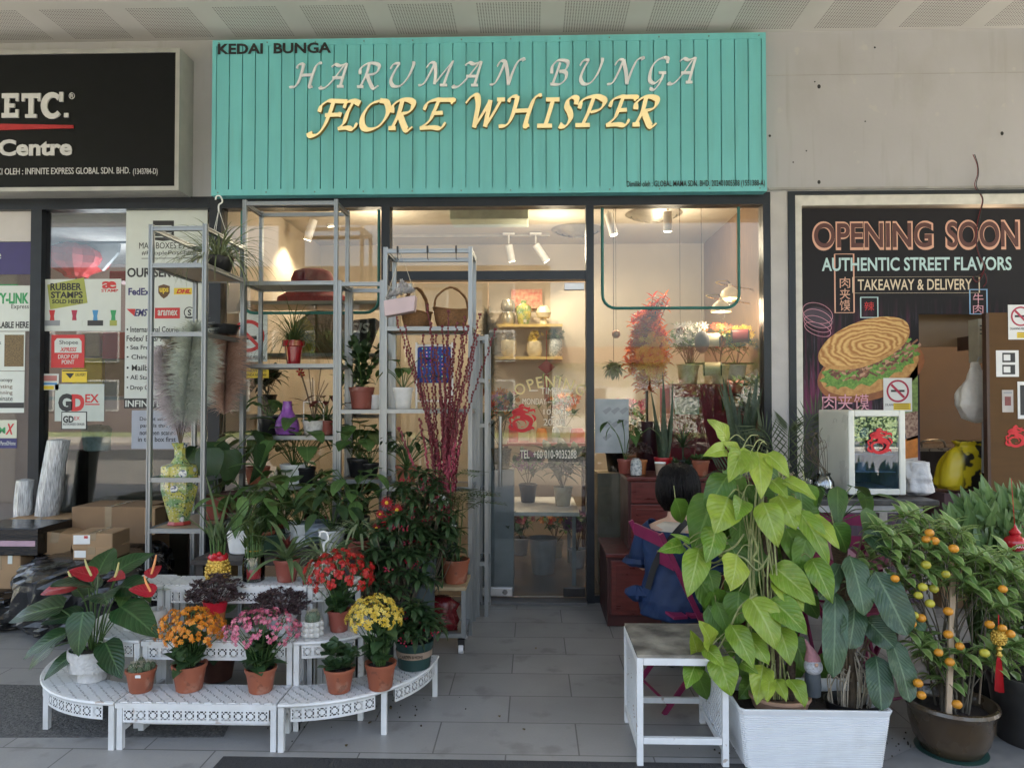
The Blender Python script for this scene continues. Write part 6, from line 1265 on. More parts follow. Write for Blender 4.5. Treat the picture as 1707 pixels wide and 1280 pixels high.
def dragon(label, cx, cy, r, Y, mt=None, sc_=1):
    e = E('zodiac_paper_cut', at(cx, cy, Y), label, 'paper cut', 'red dragon paper cuts'); m = MB(); s = r * Y / 1200; mt = mt or P('paper_cut_red', (.6, .012, .02), .5, var=0)
    def st(pts, w_, l):
        p = cm([Vector((x * s, 0, z * s)) for x, z in pts], 6); n = len(p); vs = []
        for i in range(n):
            d = (p[min(i + 1, n - 1)] - p[max(i - 1, 0)]).normalized(); nn = Vector((-d.z, 0, d.x)); ww = w_ * s * (1 - .75 * abs(2 * i / (n - 1) - .7) ** 2); vs += [p[i] + nn * ww + Vector((0, -l, 0)), p[i] - nn * ww + Vector((0, -l, 0)), p[i] + nn * ww, p[i] - nn * ww]
        m.add(vs, [f for i in range(n - 1) for f in ((4 * i, 4 * i + 1, 4 * i + 5, 4 * i + 4), (4 * i + 2, 4 * i + 6, 4 * i + 7, 4 * i + 3), (4 * i, 4 * i + 4, 4 * i + 6, 4 * i + 2), (4 * i + 1, 4 * i + 3, 4 * i + 7, 4 * i + 5))])
    st([(.1, .9), (-.4, .7), (-.7, .5), (-.3, .35), (.3, .5), (.8, .3)], .16, .0006); st([(-.8, .0), (-.5, .4), (.2, .25), (.7, -.1), (.5, -.7), (0, -.95), (-.5, -.8), (-.7, -.3), (-.3, -.05), (.2, -.2), (.25, -.55), (-.1, -.65)], .14, .0009)
    st([(.1, .9), (.5, .8), (.6, 1)], .1, .0012); st([(.8, .3), (1, .0), (.85, -.3)], .1, .0014); st([(-.9, -.4), (-1, 0), (-.7, .2)], .08, .0016); st([(.4, .6), (.9, .7), (1, .4)], .09, .0018); st([(-.4, .75), (0, .55), (.5, .55)], .2, .002); st([(-.3, .95), (0, 1.1), (.2, .95)], .1, .0022); st([(-.6, -.9), (-1, -.7), (-.95, -.3)], .12, .0024); st([(.4, -.9), (.8, -.7), (.95, -.9)], .1, .0026); st([(-.2, .15), (.4, .0), (.55, -.35)], .17, .0028); m.build('paper', mt, e, smooth=False); return e
dragon('small red dragon paper cut low on the wooden partition', 1694, 728, 16, KY)
o = E('control_box', at(1640, 604, 5.2), 'beige metal control box with vents above the hanging bag', 'control box'); bx('case', P('beige_metal', (.35, .32, .25), .4), o, -.035, 0, 0, .033, .12, .31, bev=.004); 
for k in range(3): bx('vent_slot', INK, o, -.025, -.0015, .2 + k * .028, .015, .0005, .208 + k * .028)
bx('bracket', BRD, o, -.01, .12, .1, .01, .3, .2)
FILM = P('white_carrier_film', (.55, .52, .48), .35, 0, .1, 14, 1, 20)
def bagm(name, label, loc, pts, mat, cat='plastic bag', sy=.4, wob=.13, seed=1):
    t = E(name, loc, label, cat); m = MB(); m.lathe(fine(pts), 56); m.sq(.7); m.crumple(.03, 16, seed); m.v = [(x, y * sy, z) for x, y, z in m.v]; m.build('bag', mat, t, sharp=0); return t
bt = bagm('carrier_bag', 'white carrier bag hanging beside the wooden partition', at(1628, 705, 5.15), [(.02, 0), (.09, .03), (.13, .12), (.12, .2), (.08, .28), (.03, .36), (.01, .42)], FILM, seed=7)
m = MB(); m.tube([(0, 0, .4), (.02, .0, .46), (.05, .0, .46)], .004, 5); m.tube([(.05, -.01, .46), (.05, .02, -.35)], .008, 6); m.build('hook_pipe', GRYP, bt)
o = E('kitchen_counter', (xat(1575, 5.9), 5.9, 0), 'dark steel counter with a bent handle inside the food shop', 'counter'); zt_ = zat(745, 5.9); STL = P('dark_steel', (.07, .06, .055), .35, .5)
bx('body', STL, o, -.22, 0, .02, .3, .5, zt_ - .03); bx('worktop', P('pale_steel', (.45, .4, .32), .3, .6), o, -.23, -.02, zt_ - .028, .31, .5, zt_); m = MB(); m.tube(cm([(-.16, .05, zt_), (-.15, .05, zt_ + .05), (.0, .05, zt_ + .055), (.03, .05, zt_)], 4), .009, 7); m.build('handle', P('pale_steel', 0), o)
t = E('yellow_bag', at(1608, 815, 5.3), 'yellow shopping bag with black leaf pattern on boxes', 'bag'); m = MB(); m.lathe(fine([(.14, .0), (.17, .02), (.19, .1), (.18, .2), (.17, .27), (.13, .31), (.15, .34)]), 56); m.sq(1); m.crumple(.035, 9, 5); m.v = [(x * 1.0 + z * .25, y * .5, z * (1 + .4 * max(0, x))) for x, y, z in m.v]
YB_, n_, b2 = newmat('yellow_black_print'); vv = noise(n_, 9, 2); co = _n(n_, "ShaderNodeTexCoord").outputs['Object']; s_ = _n(n_, "ShaderNodeSeparateXYZ"); n_.links.new(co, s_.inputs[0]); n_.links.new(mix(n_, mth(n_, 'MULTIPLY', ramp(n_, vv, .46, .5), ramp(n_, s_.outputs[0], -.08, -.05)), (.62, .5, .02), (.02, .02, .015)), b2.inputs['Base Color']); b2.inputs['Roughness'].default_value = .35
m.build('bag', YB_, t, sharp=0)
o = E('cardboard_box', (xat(1610, 5.3), 5.28, 0), 'stacked brown cartons under the yellow bag', 'box'); zz = zat(818, 5.3); bx('carton', CARD, o, -.2, 0, .0, .18, .3, zz * .5 - .002, bev=.006); bx('carton', P('dull_purple_card', (.14, .09, .1), .8), o, -.17, 0, zz * .5, .17, .28, zz - .002, bev=.006)
# ---- marble table with display fridge
TY = 4.12; ztb = .93; x0, x1 = xat(1322, TY), xat(1564, TY)
t = E('marble_table', ((x0 + x1) / 2, TY, 0), 'tall table with worn black and white marble slabs', 'table'); hw = (x1 - x0) / 2
MARB = P('white_marble', (.55, .54, .52), .25, 0, .2, 7, c2=(.3, .28, .26)); DKT = P('worn_dark_top', (.09, .085, .08), .4, 0, .6, 14, c2=(.03, .03, .03))
bx('top', DKT, t, -hw, 0, ztb - .028, hw, .62, ztb, bev=.003); bx('apron', MARB, t, -hw + .02, .012, ztb - .07, hw - .12, .03, ztb - .029)
for a, b2, yy in ((hw - .15, hw - .19, .05), (hw - .1, hw - .01, .03), (-hw + .05, -hw + .05, .05), (hw - .06, hw - .06, .52), (-hw + .05, -hw + .05, .52)):
    m = MB(); m.obox((a, yy + .03, ztb - .072 if yy != .03 else ztb - .03), (b2, yy + .03, .003), .05, .05, up=(0, 1, 0)); m.build('leg', MARB, t, smooth=False)
fy = 4.22; fx0, fx1 = xat(1415, fy), xat(1508, fy); t = E('display_fridge', ((fx0 + fx1) / 2, fy, ztb + .002), 'small cream retro display fridge with glass door on the marble table', 'fridge'); hw = (fx1 - fx0) / 2; H = .5
CRF = P('cream_enamel', (.74, .74, .68), .3, 0, .08, 6, coat=.3)
m = MB(); w_ = .03; m.box(-hw, .03, .02, -hw + w_, .45, H); m.box(hw - w_, .03, .02, hw, .45, H); m.box(-hw + w_, .03, H - w_, hw - w_, .45, H); m.box(-hw + w_, .03, .02, hw - w_, .45, .05); m.box(-hw + w_, .4, .05, hw - w_, .45, H - w_); bevel(m.build('cabinet', CRF, t, smooth=False), .009); bx('back_panel', P('pale_blue_liner', (.4, .5, .62), .5), t, -hw + w_, .36, .051, hw - w_, .39, H - w_ - .001)
m = MB(); m.box(-hw - .003, 0, .015, -hw + .032, .028, H + .003); m.box(hw - .032, 0, .015, hw + .003, .028, H + .003); m.box(-hw + .032, 0, H - .034, hw - .032, .028, H + .003); m.box(-hw + .032, 0, .015, hw - .032, .028, .05); d_ = m.build('door', CRF, t, smooth=False); bevel(d_, .006)
bx('glass', glassmat('fridge_glass', (.75, .85, .95), .12), d_, -hw + .033, .01, .051, hw - .033, .016, H - .035)
for k, zz in enumerate((.14, .24, .34)): bx('wire_shelf', P('blue_grey_shelf', (.45, .52, .6), .3, 0), t, -hw + .031, .05, zz, hw - .031, .39, zz + .006)
q_ = [(-.06, .12, .247, .035, P('food_pack_a', (.4, .32, .2), .5)), (.03, .14, .247, .04, P('food_pack_b', (.5, .5, .5), .4)), (-.03, .1, .347, .03, P('food_pack_b', 0)), (.05, .13, .347, .03, P('food_pack_a', 0)), (-.04, .12, .147, .03, P('food_pack_b', 0))]
for x, y, z_, r_, mt in q_: m = MB(); m.lathe([(r_ * .9, 0), (r_, .01), (r_, r_ * 1.5), (r_ * .8, r_ * 1.7)], 12); o = m.build('food_pack', mt, t); o.location = (x, y, z_)
for sx in (-1, 1): bx('foot', BLACKP, t, sx * (hw - .03) - .012, .05, 0, sx * (hw - .03) + .012, .4, .0195)
dragon('red dragon paper cut on the glass of the cream fridge', 1467, 736, 19, fy - .001)
bagm('carrier_bag', 'crumpled white plastic bag standing right of the fridge', B(1527, 4.35, ztb + .002), [(.05, 0), (.08, .02), (.07, .06), (.075, .1), (.06, .15), (.045, .19), (.01, .2)], P('grey_white_film', (.5, .5, .52), .3, 0, .15, 20, 1, 24), sy=.8, seed=4)
t = E('glass_tumbler', B(1340, 4.3, ztb + .001), 'short square glass tumbler at the left end of the marble table', 'glass'); m = MB(); m.lathe([(.045, 0), (.05, .01), (.052, .1), (.048, .1), (.045, .012), (.01, .01)], 12); m.build('glass', glassmat('thick_glass', (.85, .88, .88), .12), t)
t = E('glass_vase', B(1372, 4.28, ztb + .001), 'round glass vase with bare twigs on the marble table', 'vase'); m = MB(); m.lathe([(.03, 0), (.05, .015), (.06, .05), (.055, .09), (.035, .12), (.04, .135), (.034, .12), (.05, .09), (.055, .05), (.02, .012)], 22); m.build('glass', MAT['thick_glass'], t); rnd = random.Random(3); m = MB()
for k in range(12): m.tube(cm([(0, 0, .02), (rnd.uniform(-.03, .03), 0, .14), (rnd.uniform(-.12, .0), rnd.uniform(-.03, .05), rnd.uniform(.2, .36)), (rnd.uniform(-.16, .02), 0, rnd.uniform(.2, .4))], 5), .0016, 4)
m.build('twigs', TWIG, t)
# ================================================================ DRESSER, PERSON, CHAIRS
RW = P('red_mahogany', (.115, .022, .018), .32, 0, .35, 6, stretch=(1.5, 8, 8), coat=.25); RWD = P('dark_mahogany', (.05, .012, .012), .4, 0, .2, 6)
def cabinet(label, x0, x1, y0, y1, z0, z1, rows, name):
    t = E(name, ((x0 + x1) / 2, y0, z0), label, 'cabinet', 'mahogany cabinets'); hw = (x1 - x0) / 2; D = y1 - y0; H = z1 - z0
    bx('carcass', RWD, t, -hw, .018, 0.002, hw, D, H - .028); bx('top', RW, t, -hw - .012, -.012, H - .028, hw + .012, D, H, bev=.006)
    for (a, b2, c, d) in rows:
        A, B_, C, D2 = -hw + a * 2 * hw, -hw + b2 * 2 * hw, c * H, d * H; m = MB(); m.box(A, 0, C, B_, .017, D2); o = m.build('drawer', RW, t, smooth=False); bevel(o, .004); m = MB(); i = .035
        m.box(A + i, -.004, C + i * .8, B_ - i, -.0002, D2 - i * .8); bevel(m.build('panel', RW, o, smooth=False), .003); m = MB(); m.ball(((A + B_) / 2, -.015, (C + D2) / 2), .012, 10, 6); m.build('knob', P('brass', (.5, .35, .12), .3, .9), o)
    return t
cabinet('wide lower mahogany cabinet beside the glass door', xat(1012, 4.78), xat(1300, 4.78), 4.78, 5.33, .002, .485, [(.02, .49, .16, .9), (.51, .98, .16, .9)], 'mahogany_cabinet')
cabinet('upper mahogany chest of drawers carrying the potted plants', xat(1047, 4.88), xat(1265, 4.88), 4.88, 5.33, .486, .975, [(.02, .98, .64, .93), (.02, .98, .34, .62), (.02, .98, .08, .32)], 'mahogany_chest')
# things on the chest (top .975)
ZD = .976
def small_pot(name, label, px, Y, z, r1, r0, h, mt, **k):
    t = plant(name, label, px, Y, z, k.get('group'), k.get('cat', 'potted plant'), 0); zs = pot(t, r1, r0, h, mt, k.get('rim', .18)); return t, zs
GC = 'pots on the mahogany chest'
t, zs = small_pot('potted_sansevieria', 'tall dark snake plant in a red pot on the chest', 1105, 5.1, ZD, .062, .05, .115, P('bright_red_pot', (.4, .012, .02), .4), group=GC); rnd = random.Random(120); m = MB()
for i, (dx, L, tl) in enumerate(((-.03, .5, -.09), (0, .62, .02), (.03, .56, .1), (.01, .42, -.03), (-.02, .55, .05), (.02, .36, .14), (-.01, .3, -.12))): m.leaf((dx, rnd.uniform(-.02, .02), zs), (tl, rnd.uniform(-.06, .06), 1), L, .045, 'strap', .08, .35, 8, up=(.3, -1, 0), twist=rnd.uniform(-.6, .6))
m.build('leaves', L_SNAKE, t)
t, zs = small_pot('potted_sansevieria', 'snake plant at the right end of the chest behind the big climber', 1236, 5.05, ZD, .08, .065, .14, P('grey_pot', (.2, .2, .22), .5), group=GC); m = MB()
for i in range(12): a = i * 2.4; m.leaf((math.cos(a) * .03, math.sin(a) * .03, zs), (math.cos(a) * .2, math.sin(a) * .2, 1), rnd.uniform(.35, .62), .05, 'strap', .15, .35, 8, up=(math.sin(a), -1, 0), twist=rnd.uniform(-.7, .7))
m.build('leaves', L_SNAKE, t)
t, zs = small_pot('potted_peace_lily', 'thin tall leafy plant in a brown red pot, left end of the chest', 1042, 5.1, ZD, .055, .045, .1, TERRA2, group=GC); ms, ml = MB(), MB(); petiole_leaves(ms, ml, (0, 0, zs), 8, .3, .12, .045, 'lance', seed=121, e0=60, leafe=(-60, 30)); ms.build('stems', STEM, t); ml.build('leaves', L_MID, t)
t, zs = small_pot('potted_succulent', 'bushy flowering succulent in a red and orange pot on the chest', 1066, 5.06, ZD, .05, .04, .1, P('orange_card', (.45, .16, .05), .6), group=GC); m = MB()
for i in range(50): a, b2 = rnd.uniform(0, 6.28), math.asin(rnd.uniform(0, 1)); rosette(m, (math.cos(a) * math.cos(b2) * .08, math.sin(a) * math.cos(b2) * .07, zs + .05 + math.sin(b2) * .07), 6, .022, .016, 'obov', 5, 70, .3, .3, 3)
m.build('leaves', L_PURP, t)
t = plant('ceramic_jar', 'white ceramic jar with blue leaf drawing, front of the chest', 1060, 4.96, ZD, GC, 'jar', 0); m = MB(); m.lathe([(.03, 0), (.038, .005), (.041, .05), (.036, .1), (.022, .112), (.024, .118), (.015, .118)], 24)
JB = P('leaf_drawn_porcelain', (.6, .6, .58), .3, 0, .1, 60, c2=(.12, .15, .17)); m.build('jar', JB, t)
t = plant('paper_cup', 'brown paper coffee cup with white rim at the front of the chest', 1100, 4.95, ZD, GC, 'cup', 0); m = MB(); m.lathe([(.028, .012), (.037, .085)], 24); m.build('cup', P('kraft_cup', (.36, .27, .2), .6), t); m = MB(); m.lathe([(.024, 0), (.028, .0115)], 24); m.build('base', WHITE, t); m = MB(); m.lathe([(.038, .085), (.04, .088), (.038, .093), (.034, .088)], 24); m.build('rim', WHITE, t)
for px, lb, mt, r_, h in ((1126, 'white ceramic jar behind the woman on the chest', P('white_glazed_ceramic', 0), .035, .075), (1147, 'grey white small block pot next to the orange pot', P('grey_block', (.4, .42, .46), .5), .03, .07)):
    t, zs = small_pot('ceramic_pot', lb, px, 5.0, ZD, r_, r_ * .8, h, mt, group=GC, rim=.1); m = MB(); rosette(m, (0, 0, zs), 16, .07, .022, 'ovate', 5, 80, .5, .2, 4); m.build('leaves', L_DARK, t)
t, zs = small_pot('potted_succulent', 'low green succulent in an orange pot, right on the chest', 1167, 4.98, ZD, .058, .046, .105, TERRA, group=GC); m = MB()
for i in range(14): a = i * 2.4; rosette(m, (math.cos(a) * .05, math.sin(a) * .05, zs + .02), 8, .035, .026, 'obov', 10, 80, .3, .3, 3)
m.build('leaves', L_MID, t); m = MB(); m.tube(cm([(-.05, 0, zs), (.01, 0, zs + .28), (.06, 0, zs)], 5), .0018, 4); m.build('wire_hanger', TERRA2, t)
t, zs = small_pot('potted_dracaena', 'spiky dark dracaena in a black pot beside the snake plant', 1138, 5.14, ZD, .05, .04, .09, BLACKP, group=GC); m = MB(); rosette(m, (0, 0, zs + .1), 34, .16, .014, 'blade', 0, 85, .6, .2, 6); m.tube([(0, 0, zs), (0, 0, zs + .12)], .006, 6); m.build('leaves', L_DARK, t)
# person
SKIN = P('skin', (.52, .32, .23), .5, 0, .06, 20); PX, PYp = xat(1126, 3.72), 3.72
per = E('person', (PX, PYp, 0), 'seated person seen from behind in a blue top with short black hair', 'person', rz=R(-22))
def sect(m, secs, n=20):
    vs = []
    for (x, y, z, rx, ry) in secs:
        for j in range(n): a = 2 * math.pi * j / n; vs.append((x + math.cos(a) * rx, y + math.sin(a) * ry, z))
    k = len(secs); m.add(vs, [(i * n + j, i * n + (j + 1) % n, (i + 1) * n + (j + 1) % n, (i + 1) * n + j) for i in range(k - 1) for j in range(n)] + [tuple(range(n - 1, -1, -1)), tuple((k - 1) * n + j for j in range(n))])
m = MB()
sect(m, [(0, .0, .43, .15, .1), (0, -.01, .5, .165, .115), (0, -.01, .58, .14, .1), (0, .0, .68, .145, .1), (0, .01, .78, .165, .095), (0, .02, .84, .16, .08), (0, .025, .87, .1, .06), (0, .03, .89, .052, .05), (0, .045, .94, .048, .048), (0, .055, .985, .05, .055)])
sect(m, [(0, .09, .955, .03, .035), (0, .08, .975, .055, .07), (0, .07, 1.01, .07, .088), (0, .065, 1.05, .077, .095), (0, .06, 1.09, .076, .094), (0, .055, 1.12, .06, .075), (0, .05, 1.14, .03, .035)])
m.ball((0, .168, 1.02), .013, 8, 6, sz=1.4)
for s in (-1, 1):
    m.ball((s * .077, .06, 1.03), .018, 8, 6, sx=.4, sz=1.5)
    sh, el, wr = Vector((s * .155, .02, .825)), Vector((s * .2, .08, .62)), Vector((s * .1, .3, .66)); m.tube([sh, sh.lerp(el, .5), el], [.045, .04, .034], 12); m.tube([el, el.lerp(wr, .4), wr], [.034, .033, .022], 12)
    pl = wr + Vector((-s * .02, .08, .0)); m.tube([wr, wr.lerp(pl, .5), pl], [.02, .032, .03], 10)
    for k in range(4):
        b0 = pl + Vector((s * (.024 - k * .016), 0, .004)); L_ = (.058, .072, .068, .055)[k]; m.tube([b0 - Vector((0, .02, 0)), b0 + Vector((0, L_ * .45, -.004)), b0 + Vector((-s * .004, L_ * .75, -.022)), b0 + Vector((-s * .006, L_ * .85, -.042))], [.009, .0085, .008, .0065], 8)
    m.tube([wr + Vector((-s * .02, .02, 0)), wr + Vector((-s * .045, .05, -.01)), wr + Vector((-s * .05, .085, -.02))], [.011, .01, .008], 8)
    hp, kn, an = Vector((s * .085, .02, .5)), Vector((s * .1, .4, .5)), Vector((s * .1, .38, .08)); m.tube([hp, hp.lerp(kn, .5), kn], [.085, .075, .055], 14); m.tube([kn, kn.lerp(an, .35), an], [.054, .055, .034], 12); m.tube([an + Vector((0, -.03, -.03)), an + Vector((0, .08, -.045)), an + Vector((0, .17, -.055))], [.032, .036, .02], 10)
b = m.build('body', SKIN, per); md = b.modifiers.new('join', 'REMESH'); md.mode = 'VOXEL'; md.voxel_size = .006; md.use_smooth_shade = True; md = b.modifiers.new('soften', 'SMOOTH'); md.iterations = 3
m = MB()
for s in (-1, 1): m.ball((s * .032, .152, 1.045), .011, 10, 8)
m.build('eyes', P('eye', (.05, .03, .02), .2), b); m = MB(); m.ball((0, .158, .985), .02, 10, 6, sy=.3, sz=.3); m.build('mouth', P('lip', (.4, .1, .1), .4), b)
HAIR = P('black_hair', (.009, .007, .007), .5, 0, .5, 60, 1, 110, stretch=(1, 1, .05), spec=.25); m = MB(); n = 72; rows = [(1.158, .014), (1.152, .038), (1.138, .061), (1.118, .078), (1.09, .09), (1.06, .096), (1.03, .098), (1.0, .096), (.972, .084), (.945, .064)]; q = random.Random(9); wv = [q.uniform(-.004, .004) for _ in range(n)]; ln = [q.uniform(-.006, .01) for _ in range(n)]
for i, (z_, r_) in enumerate(rows):
    for j in range(n):
        a = 2 * math.pi * j / n; front = max(0, math.sin(a)); k = 1 + wv[j] * 8 * (i / 9); zz = z_ + (ln[j] if i > 6 else 0) - (.0 if math.sin(a) < .2 else 0) - (.008 * math.cos(a) if i > 6 else 0)
        ry = r_ * 1.12 - (.0 if i < 5 else .02 * max(0, -math.sin(a)) * (i - 5) / 3); m.v.append((math.cos(a) * r_ * k, .058 + math.sin(a) * ry * k, zz)); m.c.append((0, 0, 0))
for i in range(len(rows) - 1):
    for j in range(n):
        a = 2 * math.pi * (j + .5) / n
        if i >= 3 and math.sin(a) > .5: continue
        m.f.append((i * n + j, i * n + (j + 1) % n, (i + 1) * n + (j + 1) % n, (i + 1) * n + j)); m.mi.append(0)
for i in range(520):
    a = q.uniform(-3.7, .55); k0 = q.uniform(0, 5); k1 = min(9.3, k0 + q.uniform(3, 7)); dr = q.uniform(-.25, .25); of = q.uniform(.001, .008); o = len(m.v)
    for s in range(7):
        kk = k0 + (k1 - k0) * s / 6; i0 = min(8, int(kk)); fr = kk - i0; zz = rows[i0][0] * (1 - fr) + rows[i0 + 1][0] * fr; rr_ = rows[i0][1] * (1 - fr) + rows[i0 + 1][1] * fr + of; aa = a + dr * s / 6
        for da in (-.012, .012): m.v.append((math.cos(aa + da * (1.2 - s / 6)) * rr_, .058 + math.sin(aa + da * (1.2 - s / 6)) * rr_ * 1.12, zz - (.006 if s == 6 else 0))); m.c.append((0, 0, 0))
    for s in range(6): m.f.append((o + 2 * s, o + 2 * s + 1, o + 2 * s + 3, o + 2 * s + 2)); m.mi.append(0)
m.f.append(tuple(range(n))); m.mi.append(0); h = m.build('hair', HAIR, per, sharp=0); md = h.modifiers.new('thick', 'SOLIDIFY'); md.thickness = .012; md.offset = -1
BLUE = P('royal_blue_cloth', (.004, .022, .08), .7, 0, .3, 8, .6, 14); m = MB()
SC = [(0, .06, .4, .2, .2), (0, .02, .45, .185, .16), (0, 0, .48, .182, .14), (0, 0, .52, .178, .128), (0, 0, .56, .166, .122), (0, -.005, .6, .158, .118), (0, 0, .64, .158, .117), (0, 0, .68, .16, .117), (0, 0, .72, .167, .115), (0, .005, .76, .174, .112), (0, .012, .815, .178, .102), (0, .02, .835, .166, .094)]
sect(m, [tuple(a_ + (b_ - a_) * j / 4 for a_, b_ in zip(p_, q_)) for p_, q_ in zip(SC, SC[1:]) for j in range(4)] + [SC[-1]], 64)
m.f = [f for f in m.f if len(f) == 4]; m.mi = [0] * len(m.f)
m.v = [(x, y, z - (.035 * max(0, 1 - (x / .1) ** 2) if z > .83 else 0)) for x, y, z in m.v]
m.v = [(x * (1 + F2), y * (1 + F2), z) for x, y, z in m.v for F2 in [.035 * math.sin(5 * math.atan2(y, x) + z * 22) * min(1, (.84 - z) * 6) + .022 * math.sin(11 * math.atan2(y, x) - z * 46) * min(1, (.84 - z) * 6)]]; m.crumple(.005, 18, 3); c_ = m.build('blue_top', BLUE, per); md = c_.modifiers.new('thick', 'SOLIDIFY'); md.thickness = .004
for s in (-1, 1):
    m = MB(); sh, el = Vector((s * .15, .02, .835)), Vector((s * .205, .085, .64)); m.tube([sh + Vector((-s * .045, 0, -.002)), sh.lerp(el, .3), sh.lerp(el, .7), el], [.058, .06, .064, .07], 20, cap=False); m.lathe([(.04, .0), (.06, .02), (.075, .0), (.06, -.015)], 20, el + Vector((s * .01, -.02, 0)), wob=.15, seed=3); o = m.build('sleeve', BLUE, per); o.modifiers.new('thick', 'SOLIDIFY').thickness = .003
m = MB(); m.lathe([(.02, .04), (.05, .02), (.075, 0), (.05, -.02), (.02, -.04)], 26, (-.19, -.05, .5), sy=.6, wob=.3, seed=8); m.build('ruffle', BLUE, per)
m = MB(); sect(m, [(0, .01, .77, .15, .094), (0, .018, .82, .15, .088), (0, .022, .853, .125, .078), (0, .027, .875, .08, .062)], 32); m.f = [f for f in m.f if len(f) == 4]; m.mi = [0] * len(m.f); m.build('cream_tee', P('cream_cloth', (.52, .46, .38), .8, .0, .1, 20), per).modifiers.new('thick', 'SOLIDIFY').thickness = .004
m = MB(); pts = cm([(.06, -.04, .885), (.035, -.082, .855), (-.0, -.11, .81), (-.05, -.122, .74), (-.09, -.12, .65), (-.12, -.115, .55)], 5)
for i in range(len(pts) - 1): m.obox(pts[i], pts[i + 1] + (pts[i + 1] - pts[i]) * .15, .03, .004, up=(0, 1, .3))
m.build('strap', P('black_webbing', (.012, .012, .014), .7), per); m = MB(); m.tube(cm([(.05 * math.cos(a * .45), .035 + .05 * math.sin(a * .45), .905 - .012 * math.cos(a * .45 + 1.57)) for a in range(15)], 2), .0012, 4); m.build('necklace', P('dark_cord', (.08, .05, .04), .5), per)
m = MB(); m.lathe([(.13, .0), (.15, .12), (.17, .22)], 30, (0, .22, .28), sy=1.3); m.f = [f for f in m.f if len(f) == 4]; m.mi = [0] * len(m.f)
m = MB()
for s in (-1, 1): hp, kn = Vector((s * .085, .02, .505)), Vector((s * .1, .42, .5)); m.tube([hp, hp.lerp(kn, .5), kn], [.098, .088, .075], 16); m.tube([kn + Vector((0, -.01, 0)), Vector((s * .1, .39, .15))], [.07, .055], 14)
m.build('trousers', P('black_cloth', (.012, .012, .016), .8), per); m = MB()
for s in (-1, 1): m.tube([(s * .1, .34, .045), (s * .1, .44, .042), (s * .1, .55, .035)], [.04, .046, .033], 14)
m.v = [(x, y, max(.002, z)) for x, y, z in m.v]; m.build('shoes', P('dark_shoe', (.03, .03, .03), .5), per)
MAG = P('magenta_painted_metal', (.22, .02, .08), .42, 0, .12, 9)
def fchair(label, loc, rz):
    t = E('folding_chair', loc, label, 'chair', 'magenta folding chairs', rz)
    for s in (-1, 1):
        m = MB(); x = s * .19; m.obox((x, -.22, .86), (x, .2, .0), .024, .014, up=(1, 0, 0)); m.build('rear_frame', MAG, t, smooth=False)
        m = MB(); x = s * .172; m.obox((x, .16, .44), (x, -.2, 0), .024, .012, up=(1, 0, 0)); m.build('leg', MAG, t, smooth=False)
    for k in range(4): bx('seat_slat', MAG, t, -.163, -.14 + k * .09, .442, .163, -.07 + k * .09, .455)
    for z in (.82, .71): y = -.22 + (.86 - z) * .42 / .86; m = MB(); m.box(-.182, y - .006, z - .03, .182, y + .006, z + .03); m.build('back_rail', MAG, t, smooth=False)
    for y, z in ((.17, .05), (-.17, .04)): m = MB(); m.tube([(-.17, y, z), (.17, y, z)], .007, 6); m.build('crossbar', MAG, t)
    return t
fchair('magenta folding chair the person in blue sits on', (xat(1086, 3.5) + .2, 3.69, 0), R(-76))
fchair('magenta folding chair under the marble table behind the rippled leaves', (xat(1440, 3.75), 3.75, 0), R(20))
fchair('magenta folding chair at the right behind the fruit tree', (xat(1700, 3.95), 3.95, 0), R(-50))
fchair('magenta folding chair hidden behind the big climber', (xat(1345, 4.3) , 4.0, 0), R(150))
t = E('folding_table', (xat(1390, 3.98), 4.0, 0), 'small magenta bistro table behind the plants at the right', 'table'); m = MB(); m.lathe([(.26, .62), (.27, .625), (.27, .64), (.26, .645)], 32); m.build('top', MAG, t)
for s in (-1, 1): m = MB(); m.obox((s * .17, -.18, .62), (s * .17, .2, 0), .022, .012, up=(1, 0, 0)); m.build('leg', MAG, t, smooth=False); m = MB(); m.obox((s * .155, .18, .62), (s * .155, -.2, 0), .022, .012, up=(1, 0, 0)); m.build('leg', MAG, t, smooth=False)
t = E('paper_packet', (xat(1405, 3.9), 3.9, .647), 'pink and white paper packet on the magenta table', 'packet'); m = MB(); m.prism([(-.07, 0), (.09, 0), (-.03, .1), (-.07, .1)], -.02, .06); m.build('packet', P('pink_paper', (.6, .35, .42), .5), t, smooth=False)

# ================================================================ WHITE SIDE TABLE, PLANTER, BIG PLANTS (right foreground)
a, b_ = gz(1042, 1270), gz(1210, 1270); y0, y1, zt = 2.985, 3.41, .452
x0, x1 = xat(1040 + 2, y0), xat(1212, y0); x0 = xat(1060, 2.985)
t = E('side_table', ((x0 + x1) / 2, y0, 0), 'white metal side table with stained stone top beside the planter', 'side table'); hw = (x1 - x0) / 2; D = y1 - y0
LM = P('chipped_white_metal', (.76, .77, .77), .4, 0, .06, 20); stain(LM, (.3, .2, .13), 19, .64, .68, .7); STN = P('stained_stone', (.36, .33, .27), .7, 0, .6, 9, .5, 40, c2=(.08, .07, .06))
bx('top', STN, t, -hw + .003, .003, zt - .012, hw - .003, D - .003, zt)
for x in (-hw, hw - .026):
    for y in (0, D - .026): bx('leg', LM, t, x, y, 0, x + .026, y + .026, zt - .013, bev=.002)
